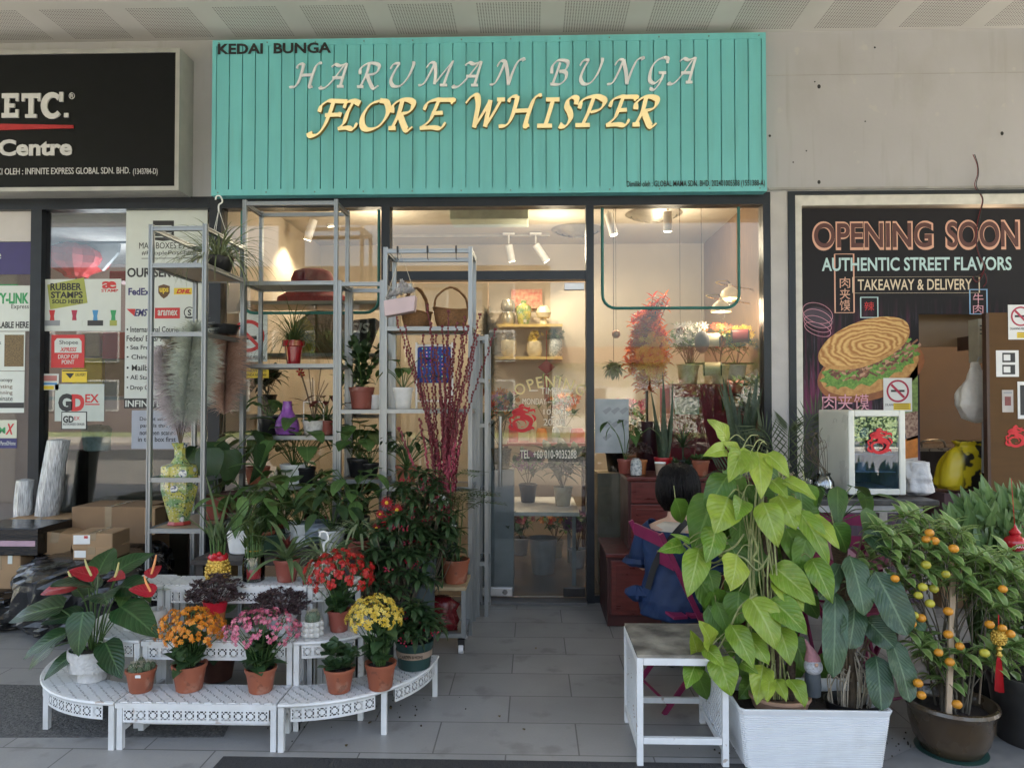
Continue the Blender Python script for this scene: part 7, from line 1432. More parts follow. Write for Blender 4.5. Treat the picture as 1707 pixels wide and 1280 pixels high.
for nm, q in (('front_rail', (-hw + .027, 0, zt - .042, hw - .027, .026, zt - .013)), ('rear_rail', (-hw + .027, D - .026, zt - .042, hw - .027, D, zt - .013)), ('lower_rail', (-hw + .027, .002, .09, hw - .027, .024, .115)), ('lower_rail', (-hw + .027, D - .024, .09, hw - .027, D - .002, .115)),
    ('side_rail', (-hw, .027, zt - .042, -hw + .026, D - .027, zt - .013)), ('side_rail', (hw - .026, .027, zt - .042, hw, D - .027, zt - .013)), ('side_rail', (-hw, .027, .06, -hw + .026, D - .027, .085)), ('side_rail', (hw - .026, .027, .06, hw, D - .027, .085))): bx(nm, LM, t, *q, bev=.002)
for x in (-hw + .012, hw - .014):
    m = MB(); k = 0; yA, yB, zA, zB_ = .027, D - .027, .086, zt - .043; st = .022; w_ = yB - yA; H = zB_ - zA
    n = int((w_ + H) / st)
    for i in range(n):
        c = -H + i * st
        for sg in (1, -1):
            pts = []
            for z in (0, H):
                y = c + z if sg > 0 else c + H - z; pts.append((y, z))
            (ya, za), (yb, zb) = pts
            def clip(y1_, z1_, y2_, z2_):
                P1, P2 = [y1_, z1_], [y2_, z2_]
                for lim, s in ((0, 1), (w_, -1)):
                    f1, f2 = (P1[0] - lim) * s, (P2[0] - lim) * s
                    if f1 < 0 and f2 < 0: return None
                    if f1 < 0: tt = f1 / (f1 - f2); P1 = [P1[0] + (P2[0] - P1[0]) * tt, P1[1] + (P2[1] - P1[1]) * tt]
                    elif f2 < 0: tt = f2 / (f2 - f1); P2 = [P2[0] + (P1[0] - P2[0]) * tt, P2[1] + (P1[1] - P2[1]) * tt]
                return P1, P2
            r = clip(ya, za, yb, zb)
            if r and abs(r[0][0] - r[1][0]) > .004: m.obox((x + .001 * sg, yA + r[0][0], zA + r[0][1]), (x + .001 * sg, yA + r[1][0], zA + r[1][1]), .0022, .005, up=(1, 0, 0))
    m.build('mesh_panel', LM, t, smooth=False)
# ribbed white planter trough
py0, py1 = 2.975, 3.27; xa, xb = xat(1240, py0), xat(1466, py0); hw = (xb - xa) / 2
t = E('planter_trough', ((xa + xb) / 2, (py0 + py1) / 2, 0), 'white ribbed planter trough holding the climber and the rippled plant', 'planter'); D = (py1 - py0) / 2; H = .25; n = 24
m = MB(); vs = []
pr = [(0, 0)]
for i in range(n):
    z0, z1 = .012 + (H - .03) * i / n, .012 + (H - .03) * (i + 1) / n; pr += [(-.003, z0), (.002, z0 + (z1 - z0) * .3), (.002, z0 + (z1 - z0) * .7)]
pr += [(.004, H - .016), (.006, H - .002), (.004, H), (-.004, H), (-.008, H - .02), (-.012, H * .8)]
for e, z in pr:
    f = z / H; ex, ey = hw + .028 * f + e, D + .02 * f + e; c = .015
    for sx, sy in ((-1, -1), (1, -1), (1, 1), (-1, 1)):
        pts = [(sx * ex, sy * (ey - c)), (sx * (ex - c), sy * ey)]
        if sx * sy < 0: pts = pts[::-1]
        for x, y in pts: m.v.append((x, y, z)); m.c.append((0, 0, 0))
k = 8
for i in range(len(pr) - 1):
    for j in range(k): m.f.append((i * k + j, i * k + (j + 1) % k, (i + 1) * k + (j + 1) % k, (i + 1) * k + j)); m.mi.append(0)
m.f.append(tuple(range(k - 1, -1, -1))); m.mi.append(0); m.build('trough', stain(P('matt_white_plastic', (.78, .79, .8), .45, 0, .04, 6), (.5, .47, .42), 5, .55, .8, .5), t, sharp=25)
bx('soil', SOIL, t, -hw - .008, -D - .002, H * .6, hw + .008, D + .002, H * .8)
PXc = t.location.x; Yp = 3.1
# climber: golden pothos on a moss pole in its own clay pot
t = E('potted_climber', B(1296, 3.11, .2), 'huge lime green climber on a moss pole in the white planter', 'potted plant'); org = t.location; rnd = random.Random(200)
m = MB(); m.lathe([(.1, -.14), (.115, -.02), (.135, .035), (.142, .04), (.142, .055), (.134, .055), (.12, .02), (.02, .018)], 36, sx=.9, sy=.78); m.build('pot', P('pale_clay', (.42, .25, .17), .7, 0, .15, 20), t)
m = MB()
for dx, dz in ((0, 0), (.05, -.05), (-.03, -.12)):
    pts = cm([Vector((dx, .02, .02)), Vector((dx * 1.2, .03, .5)), at(1275, 780, 3.15) - org + Vector((dx * .5, dx, dz))], 8); m.tube(pts, [.02 - .006 * i / len(pts) + rnd.uniform(-.002, .002) for i in range(len(pts))], 9)
m.build('moss_pole', P('coir_pole', (.09, .06, .04), .95, 0, .5, 50, 1, 80), t)
vn = MB()
for s in range(14):
    x = rnd.uniform(1262, 1318); pts = [at(x + rnd.uniform(-8, 8), 1165, 3.08 + rnd.uniform(-.05, .05)), at(x + rnd.uniform(-16, 6), 1060, 3.04), at(x - rnd.uniform(0, 26), 960, 3.05 + rnd.uniform(-.05, .05)), at(x - rnd.uniform(6, 40), 850 - rnd.uniform(0, 60), 3.1)]
    vn.tube(cm([p - org for p in pts], 7), .0038 if s < 8 else .0025, 6)
for pts in (((1262, 990), (1235, 1010), (1215, 1050), (1195, 1085), (1180, 1100), (1163, 1103)), ((1280, 930), (1262, 950), (1240, 930), (1215, 925), (1190, 938), (1165, 925), (1140, 905)), ((1240, 890), (1225, 910), (1200, 925), (1232, 930)), ((1250, 880), (1262, 915), (1255, 930), (1268, 940), (1275, 960))):
    vn.tube(cm([at(x, y, 2.98 + .015 * i) - org for i, (x, y) in enumerate(pts)], 6), .0045, 6)
LV = [(1214, 735, 1192, 703, 22, 1), (1210, 750, 1182, 756, 20, 1), (1228, 762, 1222, 737, 20, 1), (1236, 750, 1217, 797, 26, 1), (1252, 752, 1236, 790, 27, 1), (1262, 752, 1266, 828, 30, 1), (1278, 757, 1313, 790, 22, 1), (1262, 768, 1298, 800, 22, 0), (1305, 800, 1357, 832, 20, 1), (1285, 800, 1308, 826, 20, 1),
 (1190, 822, 1162, 912, 50, 0), (1214, 828, 1192, 888, 46, 1), (1236, 832, 1228, 868, 26, 1), (1247, 836, 1240, 884, 26, 0), (1272, 836, 1290, 908, 34, 1), (1298, 826, 1322, 880, 38, 1), (1258, 815, 1282, 850, 30, 0), (1240, 795, 1195, 815, 30, 0), (1215, 790, 1178, 850, 34, 0), (1332, 850, 1372, 938, 26, 1), (1348, 858, 1396, 912, 26, 1), (1320, 850, 1372, 868, 26, 0), (1192, 878, 1184, 936, 34, 1), (1288, 942, 1350, 1008, 36, 1), (1228, 925, 1218, 986, 36, 1), (1240, 935, 1258, 975, 26, 0),
 (1312, 925, 1352, 972, 26, 0), (1352, 930, 1378, 1002, 30, 1), (1165, 915, 1146, 990, 34, 1), (1160, 912, 1172, 958, 26, 1), (1138, 908, 1098, 922, 20, 1), (1150, 905, 1128, 892, 8, 1), (1165, 965, 1200, 1032, 30, 0), (1180, 950, 1190, 985, 24, 0), (1162, 1092, 1154, 1057, 20, 1), (1184, 1077, 1178, 1040, 26, 1), (1160, 1104, 1142, 1142, 24, 1), (1176, 1080, 1203, 1108, 20, 1), (1196, 1096, 1216, 1155, 36, 1), (1218, 1040, 1252, 1110, 30, 1), (1240, 1056, 1284, 1100, 30, 1), (1250, 995, 1296, 1075, 44, 1), (1285, 998, 1338, 1056, 34, 1), (1298, 1045, 1314, 1104, 32, 1), (1296, 960, 1340, 1012, 40, 1), (1272, 1108, 1256, 1168, 28, 1), (1283, 1130, 1274, 1163, 18, 1), (1291, 1130, 1311, 1162, 18, 1), (1316, 1132, 1346, 1172, 22, 1), (1236, 1104, 1256, 1118, 16, 1),
 (1200, 985, 1212, 1045, 34, 0), (1232, 985, 1225, 1040, 34, 0), (1258, 880, 1300, 930, 34, 0), (1210, 900, 1240, 950, 30, 0), (1245, 1060, 1235, 1110, 26, 0), (1310, 880, 1340, 950, 32, 0), (1330, 985, 1365, 1030, 28, 0), (1320, 1060, 1345, 1120, 28, 0), (1255, 1130, 1235, 1165, 26, 0), (1180, 1010, 1205, 1060, 26, 0), (1268, 905, 1250, 965, 30, 0), (1300, 1000, 1310, 1055, 30, 0), (1345, 890, 1330, 950, 28, 0)]
mb_, md_, pt_ = MB(), MB(), vn
for i, (ax, ay, bx2, by2, w_, br_) in enumerate(LV):
    Yl = 2.93 + rnd.uniform(0, .08) if br_ else 3.1 + rnd.uniform(-.04, .14)
    p, e = at(ax, ay, Yl + .04), at(bx2, by2, Yl - .05 if br_ else Yl); d = e - p; L = d.length * 1.1; d0 = d.normalized() + Vector((0, -.35 if br_ else -.2, .18))
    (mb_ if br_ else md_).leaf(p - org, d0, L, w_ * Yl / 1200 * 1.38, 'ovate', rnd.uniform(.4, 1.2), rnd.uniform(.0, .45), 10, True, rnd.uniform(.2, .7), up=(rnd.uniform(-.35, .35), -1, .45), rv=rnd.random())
    b0 = p + Vector(((org.x + .01 - p.x) * rnd.uniform(.25, .5), .05, rnd.uniform(-.03, .06))); pt_.tube(cm([b0 - org, (b0 + p) / 2 - org + Vector((0, 0, .025)), p - org], 4), .0024, 5)
for i in range(84):
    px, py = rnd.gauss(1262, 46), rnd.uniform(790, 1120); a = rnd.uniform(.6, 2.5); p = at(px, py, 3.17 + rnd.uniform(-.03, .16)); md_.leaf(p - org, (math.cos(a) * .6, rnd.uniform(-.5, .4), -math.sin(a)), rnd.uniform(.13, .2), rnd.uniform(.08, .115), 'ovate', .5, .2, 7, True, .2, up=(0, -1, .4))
    pt_.tube([p - org, p - org + Vector((0, .03, .05))], .002, 4)
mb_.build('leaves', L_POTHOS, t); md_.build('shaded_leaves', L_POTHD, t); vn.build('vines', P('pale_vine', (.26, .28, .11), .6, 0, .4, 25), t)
# rippled philodendron
t = E('potted_philodendron', B(1415, 3.1, .19), 'rippled long leaved philodendron with bare roots in the white planter', 'potted plant'); org = t.location; rnd = random.Random(210)
m = MB(); m.lathe([(.08, -.12), (.1, -.02), (.115, .03), (.12, .045), (.112, .045), (.1, .01), (.02, .008)], 32, sx=.95, sy=.8); m.build('pot', BLACKP, t); ml, ms, mr = MB(), MB(), MB()
for ax, ay, bx2, by2, w_ in ((1416, 925, 1440, 1022, 38), (1458, 952, 1505, 1056, 46), (1424, 1000, 1418, 1080, 38), (1392, 985, 1382, 1122, 34), (1484, 1065, 1517, 1165, 38), (1460, 1092, 1466, 1180, 36), (1442, 1030, 1486, 1080, 34), (1440, 885, 1490, 930, 26), (1400, 940, 1370, 1000, 26), (1500, 1010, 1540, 1050, 22)):
    Yl = 2.98 + rnd.uniform(0, .1); p, e = at(ax, ay, Yl + .03), at(bx2, by2, Yl - .06); d = e - p; ml.leaf(p - org, d.normalized() + Vector((0, -.2, .1)), d.length * 1.05, w_ * Yl / 1200 * 1.15, 'oblong', .4, .15, 14, True, .45, up=(rnd.uniform(-.3, .3), -1, .3), rv=rnd.random())
    ms.tube(cm([(rnd.uniform(-.03, .03), 0, .12), (p - org) * .6 + Vector((0, .04, .1)), p - org], 7), .0042, 6)
ml.build('leaves', L_BILL, t); ms.build('leaf_stalks', P('speckled_stalk', (.12, .09, .05), .5, 0, .4, 60), t)
for i in range(30): a = rnd.uniform(0, 6.28); r_ = rnd.uniform(.03, .09); mr.tube(cm([(math.cos(a) * .02, math.sin(a) * .02, rnd.uniform(.1, .26)), (math.cos(a) * r_ * 1.2, math.sin(a) * r_ * .8 - .02, rnd.uniform(.08, .2)), (math.cos(a) * r_, math.sin(a) * r_ * .7, .01)], 5), rnd.uniform(.0015, .0035), 5)
mr.build('aerial_roots', P('pale_root', (.38, .33, .25), .7, 0, .3, 40), t); m = MB(); m.tube(cm([(0, 0, 0), (.01, .01, .15), (-.01, 0, .3)], 5), .016, 8); m.build('stem', BARK, t)
t = E('tree_philodendron', B(1395, 3.55, .001), 'hairy brown trunked plant standing behind the planter', 'potted plant'); pot(t, .12, .1, .2, BLACKP); rnd = random.Random(211); m = MB(); z1 = zat(872, 3.45); pts = cm([(0, 0, .18), (.02, 0, .5), (-.02, -.04, z1)], 12); m.tube(pts, [.034 + rnd.uniform(-.004, .006) for _ in pts], 12); m.build('trunk', P('hairy_trunk', (.13, .085, .05), .95, 0, .5, 40, 1, 60, stretch=(1, 1, 4)), t)
ms, ml = MB(), MB(); petiole_leaves(ms, ml, (-.02, -.04, z1), 9, .26, .2, .09, 'ovate', seed=5, e0=10, e1=70, leafe=(-60, 0)); ms.build('stems', STEM, t); ml.build('leaves', L_MID, t)
# garden gnome
t = E('garden_gnome', at(1355, 1150, 3.03), 'small gnome with pink pointed hat and white beard in the planter', 'figurine'); m = MB(); m.lathe([(.03, -.02), (.034, .02), (.03, .07), (.02, .09)], 20); m.build('body', P('dark_gnome_coat', (.04, .05, .06), .6), t); m = MB(); m.ball((0, -.006, .1), .037, 18, 12, sz=.95); m.build('beard', P('gnome_beard', (.5, .5, .53), .9, 0, .2, 90, 1, 160), t)
m = MB(); m.lathe([(.032, .122), (.03, .135), (.02, .16), (.01, .185), (.004, .205), (.001, .21)], 20, sx=1); m.v = [(x - max(0, z - .15) * .5, y, z) for x, y, z in m.v]; m.build('hat', P('pink_felt', (.42, .2, .22), .9, 0, .15, 50, .5, 120), t); m = MB(); m.ball((0, -.04, .117), .008, 10, 6); m.build('nose', SKIN, t)
# tangerine tree in brown glazed pot
cx = 1578; t = E('potted_tangerine', B(cx, 3.15, 0.001), 'tangerine tree with small orange fruit in a brown glazed pot', 'potted plant'); org = t.location; rnd = random.Random(220)
GLZ = P('brown_glaze', (.085, .06, .035), .28, 0, .35, 5, coat=.4, c2=(.055, .035, .02)); m = MB(); m.lathe([(.09, 0), (.115, .012), (.145, .06), (.162, .12), (.165, .165), (.175, .178), (.182, .19), (.178, .202), (.168, .204), (.158, .19), (.15, .15), (.02, .15)], 48); m.v = [(x, y, z * 1.08) for x, y, z in m.v]; m.build('pot', stain(GLZ, (.03, .02, .012), 6, .5, .7, .5, (1, 1, .4)), t); m = MB(); m.lathe([(.15, .17), (.1, .176), (.0001, .18)], 24, wob=.03); m.build('soil', SOIL, t)
m = MB(); m.lathe([(.12, .001), (.135, .004), (.14, .012)], 36); m.build('saucer', P('dark_green_saucer', (.02, .06, .05), .4), t)
st, lf, fr, fb = MB(), MB(), MB(), MB()
blobs = [(1478, 895, 38, 30), (1530, 880, 40, 30), (1580, 895, 45, 30), (1510, 935, 45, 28), (1560, 940, 40, 30), (1620, 935, 45, 30), (1650, 1000, 45, 35), (1675, 955, 30, 40), (1688, 1070, 22, 55), (1620, 985, 35, 25), (1450, 960, 22, 30), (1555, 1095, 26, 18), (1605, 1105, 32, 18), (1570, 1130, 25, 12), (1530, 1060, 20, 20), (1655, 1100, 20, 25), (1508, 990, 25, 20)]
for bi, (x, y, rx, ry) in enumerate(blobs):
    for k in range(int(4 + rx * ry / 120)):
        p = at(x + rnd.gauss(0, rx * .5), y + rnd.gauss(0, ry * .5), 3.15 + rnd.uniform(-.16, .22)) - org
        if p.z < .25: p.z = .25
        rosette(lf, p, 7, .09, .034, 'lance', -25, 65, .9, .25, 5); s0 = Vector((rnd.uniform(-.05, .05), rnd.uniform(-.05, .05), .16)); 
        if k % 7 == 0: st.tube(cm([s0, Vector((s0.x + p.x * .25, s0.y + p.y * .3, .16 + (p.z - .16) * .5)), p], 7), [.005 - .0035 * i / 14 for i in range(15)], 5)
        else: st.tube([p, p + Vector((rnd.uniform(-.03, .03), 0, -.07))], .0015, 4)
OR = P('tangerine_skin', (.62, .26, .02), .42, 0, .15, 20, .35, 120); YG = P('unripe_tangerine', (.42, .38, .04), .42, 0, .3, 16, .3, 120)
for i, (x, y) in enumerate(((760, 85), (742, 118), (785, 125), (883, 165), (742, 247), (843, 295), (585, 317), (725, 360), (782, 368), (703, 402), (762, 443), (632, 450), (855, 483), (683, 503), (718, 517), (668, 545), (855, 600), (806, 692), (914, 660), (863, 740), (702, 847), (718, 908), (900, 955), (1065, 550), (1130, 568), (1170, 597), (1040, 695), (1132, 370))):
    p = at(1300 + x / 3.047, 860 + y / 3.047, 2.93 + rnd.uniform(0, .05)) - org; p.z = max(p.z, .19); f = MB(); r_ = rnd.uniform(.0165, .0195); f.ball(p, r_, 16, 10, sz=.88); f.build('tangerine', YG if i in (4, 5, 7, 8, 9, 10, 13, 26) else OR, t); st.tube([p + Vector((0, 0, r_ * .8)), p + Vector((.005, .01, .04)), p + Vector((0, .05, .06))], .0015, 4)
lf.build('leaves', L_CIT, t); st.build('stems', P('citrus_bark', (.1, .085, .06), .8, 0, .3, 30), t)
m = MB(); a, b_ = at(1581, 1178, 3.06) - org, at(1589, 950, 3.08) - org; m.obox(a - Vector((0, 0, .03)), b_, .022, .01, up=(0, 1, 0)); m.build('wood_stake', P('pale_stake', (.5, .38, .26), .7, 0, .15, 6, stretch=(8, 8, 1)), t, smooth=False)
m = MB(); a = at(1632, 1172, 3.1) - org; m.tube([a, a + Vector((.035, 0, .36))], .004, 6); m.build('cane', TWIG, t)
t = E('lucky_charm', at(1665, 1062, 2.97), 'gold pineapple charm with long red tassel hanging in the tangerine tree', 'ornament'); m = MB(); m.ball((0, 0, 0), .026, 16, 10, sz=1.25)
for k in range(6):
    for j in range(11): a = (j + k % 2 * .5) * .571; zz = -.024 + k * .0095; r_ = math.sqrt(max(0, 1 - (zz / .033) ** 2)) * .026; m.ball((math.cos(a) * r_, math.sin(a) * r_, zz), .0048, 6, 4)
m.build('gold_body', GOLDM, t); m = MB(); m.lathe([(.006, -.034), (.012, -.045), (.007, -.055), (.013, -.07), (.006, -.08)], 12); m.build('knot', GOLDM, t); m = MB(); m.tube([(0, 0, .03), (0, 0, .09)], .002, 5); m.build('cord', P('red_silk', (.55, .012, .02), .5), t); m = MB()
m.ball((0, 0, -.08), .008, 8, 5)
for k in range(46): a = k * 2.4; r_ = .0022 * math.sqrt(k); m.tube([(math.cos(a) * r_ * .4, math.sin(a) * r_ * .4, -.075), (math.cos(a) * r_ * .8, math.sin(a) * r_ * .8, -.13), (math.cos(a) * r_ * 1.1, math.sin(a) * r_ * 1.1, -.215)], .0013, 3)
m.build('tassel', P('red_silk', (.55, .012, .02), .5), t)
# upright glossy plant behind the tangerine, dark pot at the right edge
t = E('potted_lily', B(1650, 3.6, .001), 'tall plant with upright glossy green leaves behind the tangerine tree', 'potted plant'); org = t.location; rnd = random.Random(230); pot(t, .16, .12, .26, BLACKP); lf, st = MB(), MB()
for x, y, rx, ry, n in ((1640, 860, 50, 20, 26), (1690, 850, 24, 18, 12), (1600, 880, 26, 16, 10), (1660, 905, 45, 22, 16), (1700, 920, 20, 30, 8)):
    for k in range(n):
        p = at(x + rnd.gauss(0, rx * .55), y + rnd.gauss(0, ry * .5), 3.6 + rnd.uniform(-.14, .16)) - org; s0 = Vector((rnd.uniform(-.07, .07), rnd.uniform(-.07, .07), .2)); st.tube(cm([s0, Vector((s0.x + p.x * .3, s0.y, p.z * .55)), p], 5), .0045, 5)
        for q in range(5): a = rnd.uniform(0, 6.28); e = rnd.uniform(.6, 1.45); lf.leaf(p - Vector((0, 0, q * .012)), (math.cos(a) * math.cos(e), math.sin(a) * math.cos(e), math.sin(e)), rnd.uniform(.09, .15), .038, 'lance', .4, .3, 6, True, up=(math.cos(a), -1, .3))
lf.build('leaves', L_LILY, t); st.build('stems', STEM, t)
t = E('plant_urn', B(1712, 3.25, .001), 'dark round pot cut by the right edge of the picture', 'plant pot'); rnd = random.Random(231); pot(t, .17, .13, .3, P('dark_urn_glaze', (.03, .028, .026), .35)); m, s_ = MB(), MB(); rosette(m, (0, 0, .5), 40, .3, .03, 'strap', 10, 88, .9, .3, 8); s_.tube(cm([(0, 0, .25), (-.02, 0, .4), (0, 0, .52)], 4), .02, 8); m.build('leaves', L_STRAP, t); s_.build('stem', BARK, t)
t = E('red_lantern', at(1692, 905, 3.45), 'glossy red round charm with white characters in the leaves', 'ornament'); m = MB(); m.ball((0, 0, 0), .05, 20, 12, sz=.8); m.lathe([(.02, .036), (.026, .05), (.01, .07), (.004, .085)], 14); m.tube([(0, 0, .08), (0, .02, .3)], .002, 4); m.build('body', P('red_gloss', (.45, .01, .02), .2, coat=.5), t); text('SUCCESS', -.03, .03, -.012, .004, -.052, WHITE, t)
# palm and dried bouquet by the pillar
t = E('potted_palm', B(1312, 4.75, .001), 'palm with thin dark fronds between the pillar and the fridge', 'potted plant'); rnd = random.Random(240); pot(t, .12, .1, .22, BLACKP); lf, st = MB(), MB()
for az, sp, hh in ((175, .1, 1.2), (150, .18, 1.1), (10, .2, 1.15), (30, .3, 1.22), (80, .1, 1.2), (-20, .26, 1.0), (200, .26, .95), (0, .12, 1.3)):
    a = R(az); d = Vector((math.cos(a), math.sin(a) * .3, 0)); pts = cm([Vector((0, 0, .2)), Vector((0, 0, hh * .6)) + d * sp * .3, Vector((0, 0, hh * 1.0)) + d * sp, Vector((0, 0, hh * 1.1)) + d * sp * 1.9], 9); st.tube(pts, .003, 5)
    for j in range(11, len(pts)):
        tt = (pts[j] - pts[j - 1]).normalized(); u = tt.cross(Vector((0, -1, .1))).normalized()
        for sg in (-1, 1):
            for hf in (0,): lf.leaf(pts[j] - tt * .018 * hf, u * sg + tt * .9, .15, .009, 'lance', .25, .1, 4, up=(0, -1, 0))
lf.build('leaves', L_PALM, t); st.build('stems', STEM, t)
t = E('wrapped_bouquet', B(1300, 4.7, .9), 'dried cream bouquet in white wrapping beside the pillar', 'bouquet'); m = MB(); m.lathe([(.02, -.28), (.035, -.12), (.06, .02), (.075, .1), (.07, .1), (.03, -.05)], 20, wob=.12, seed=3); m.build('wrapping', P('white_tissue', (.5, .5, .52), .7, 0, .1, 20, .8, 20), t); rnd = random.Random(3); m = MB()
for k in range(60): a = rnd.uniform(0, 6.28); r_ = rnd.uniform(0, .08); m.flower((math.cos(a) * r_, math.sin(a) * r_ - .01, .12 + rnd.uniform(-.03, .06)), (rnd.uniform(-1, 1), -1, 1), .014, 6, .4)
m.build('dried_flowers', leafmat('cream_dried_petal', (.4, .32, .18), (.55, .48, .34), None), t, False)
o = bx('plant_stool', BLACKP, None, xat(1300, 4.7) - .1, 4.62, 0, xat(1300, 4.7) + .1, 4.78, .619, bev=.005); tag(o, 'dark stool carrying the dried bouquet, hidden behind the climber', 'stool')

# ================================================================ ON AND IN THE WILLOW RACK, INSIDE THE FLOWER SHOP
WK = P('wicker', (.24, .12, .05), .75, 0, .4, 60, 1, 90, stretch=(1, 1, 3))
def basket(label, px, Y, z, rx, ry, h, hh, rz=0, mat=WK, tilt=0, n=2):
    t = E('wicker_basket', B(px, Y, z), label, 'basket', 'wicker baskets', rz); m = MB(); k = 40; rows = 11
    for i in range(rows + 1):
        f = i / rows
        for j in range(k): a = 2 * math.pi * j / k; r_ = (.72 + .28 * f ** .6) * (1 + .012 * (1 if (i + j) % 2 else -1)); m.v.append((math.cos(a) * rx * r_, math.sin(a) * ry * r_, h * f + .02 * math.cos(a) ** 2 * f)); m.c.append((0, 0, 0))
    for i in range(rows):
        for j in range(k): m.f.append((i * k + j, i * k + (j + 1) % k, (i + 1) * k + (j + 1) % k, (i + 1) * k + j)); m.mi.append(0)
    m.f.append(tuple(range(k - 1, -1, -1))); m.mi.append(0); o = m.build('bowl', mat, t, sharp=0); o.modifiers.new('thick', 'SOLIDIFY').thickness = .006
    m = MB(); m.tube([(math.cos(a * .157) * rx, math.sin(a * .157) * ry, h + .02 * math.cos(a * .157) ** 2) for a in range(41)], .007, 6); m.build('rim', mat, t)
    m = MB(); pts = cm([(-rx * .98 + tilt * 0, 0, h), (-rx * .8, 0, h + hh * .6), (0, 0, h + hh), (rx * .8, 0, h + hh * .6), (rx * .98, 0, h)], 8)
    for s in (-1, 0, 1): m.tube([p + Vector((0, s * .009, .002 * math.sin(i * 1.5 + s * 2))) for i, p in enumerate(pts)], .006, 5)
    m.build('handle', mat, t); return t
bz = zD[0] + .002
basket('wicker basket left on the top shelf of the willow rack, turned sideways', 694, 4.75, bz, .12, .09, .1, .17, rz=R(60)); basket('rounder wicker basket right on the top shelf of the willow rack', 752, 4.76, bz, .12, .1, .115, .16, rz=R(20))
t = E('gift_bag', B(668, 4.6, zat(420, 4.6)), 'pale pink gift bag of white flowers hanging from the rack', 'gift bag'); rx = R(-12); m = MB(); bw, bh = .095, .13; z1 = -.4
m.box(-bw, -.06, z1, bw, .03, z1 + .1); m.v = [(x * (1.06 if z > z1 + .05 else .98), y, z + x * .18) for x, y, z in m.v]; bevel(m.build('bag', P('pale_pink_card', (.6, .47, .5), .6, 0, .08, 10), t, smooth=False), .004)
m = MB(); m.tube([(-bw, -.02, z1 + .1), (0, 0, -.0), (bw, -.02, z1 + .12)], .0035, 5); m.tube([(0, 0, -.01), (0, 0, .03)], .003, 5); m.build('cord', P('cream_cord', (.5, .46, .38), .8), t); m = MB(); rnd = random.Random(33)
for k in range(120): a = rnd.uniform(0, 6.28); r_ = rnd.random() ** .5; m.flower((math.cos(a) * r_ * .085, -.02 + math.sin(a) * .04 * r_, z1 + .13 + (1 - r_) * .07 + math.cos(a) * .02), (rnd.uniform(-.8, .8), -1, .6), .017, 5, .35)
m.build('flowers', leafmat('white_grey_petal', (.42, .4, .42), (.62, .6, .62), None), t, False)
for i, px in enumerate((662, 712, 760)):
    t = E('rail_clip', B(px, 4.585, zat(413, 4.6)), ('dark clip on the rack rail above the gift bag', 'dark clip in the middle of the willow rack rail', 'dark clip at the right of the willow rack rail')[i], 'clip', 'clips on the rack rail'); m = MB(); m.box(-.006, -.004, -.03, .006, .004, .012); m.tube([(0, 0, -.03), (0, 0, -.07), (.008, 0, -.078)], .0025, 4); m.build('hook', BLACKP, t, smooth=False)
# blue dotted cloth in a white cart
t = E('folding_cart', B(724, 4.78, zD[1] + .002), 'white folding cart frame holding blue dotted fabric', 'cart'); m = MB()
for s in (-1, 1): m.tube([(s * .12, 0, 0), (s * .12, 0, .44)], .008, 6)
m.tube([(-.12, 0, .05), (.12, 0, .05)], .007, 6); m.tube([(-.12, 0, .42), (.12, 0, .42)], .007, 6); m.build('frame', WHITE, t)
BD, n_, b2 = newmat('blue_dotted_fabric'); vo = _n(n_, "ShaderNodeTexVoronoi"); vo.inputs['Scale'].default_value = 38; vo.inputs['Randomness'].default_value = .2; co = _n(n_, "ShaderNodeTexCoord").outputs['Object']; n_.links.new(co, vo.inputs['Vector']); n_.links.new(mix(n_, ramp(n_, vo.outputs['Distance'], .22, .18), (.006, .03, .22), vo.outputs['Color']), b2.inputs['Base Color'])
m = MB(); m.lathe([(.1, .17), (.112, .2), (.112, .4), (.1, .41)], 24, sy=.25, wob=.03); m.build('fabric', BD, t)
# behind the rack glass: inside the flower shop
def at_in(px, py, Y): return at(px, py, Y)
z = zat(540, 7.6); o = bx('wall_shelf', P('gold_edge_shelf', (.5, .36, .12), .4), None, xat(826, 7.6), 7.6, z - .03, xat(938, 7.6), 7.898, z); tag(o, 'upper gold edged wall shelf with vases inside the shop', 'shelf', 'wall shelves inside the flower shop')
z2 = zat(594, 7.6); o = bx('wall_shelf', MAT['gold_edge_shelf'], None, xat(820, 7.6), 7.6, z2 - .03, xat(938, 7.6), 7.898, z2); tag(o, 'lower gold edged wall shelf with flower pots inside the shop', 'shelf', 'wall shelves inside the flower shop')
def vase(label, px, Y, z, prof, mat, cat='vase', fl=None, lid=None):
    t = E('vase', B(px, Y, z + .001), label, cat, 'vases inside the flower shop'); m = MB(); m.lathe(prof, 26); m.build('body', mat, t)
    if fl:
        m = MB(); q = random.Random(int(px))
        for k in range(26): a = q.uniform(0, 6.28); r_ = q.uniform(0, .09); m.flower((math.cos(a) * r_, math.sin(a) * r_, prof[-1][1] + q.uniform(.0, .1)), (q.uniform(-1, 1), -1, .7), .028, 6, .3)
        rosette(m, (0, 0, prof[-1][1]), 8, .1, .04, 'ovate', 10, 70, .6, .2, 4) ; m.build('flowers', fl, t, False)
    return t
SIL = P('silver_glaze', (.42, .38, .3), .2, .6); CRV = P('cream_glaze', (.6, .52, .36), .3)
vase('silver hourglass vase at the left of the upper wall shelf', 847, 7.72, z, [(.06, 0), (.075, .03), (.07, .1), (.055, .14), (.075, .17), (.08, .22), (.06, .27)], SIL)
vase('yellow patterned vase in the middle of the upper wall shelf', 873, 7.72, z, [(.05, 0), (.07, .04), (.085, .16), (.08, .2), (.03, .235), (.035, .26)], VM)
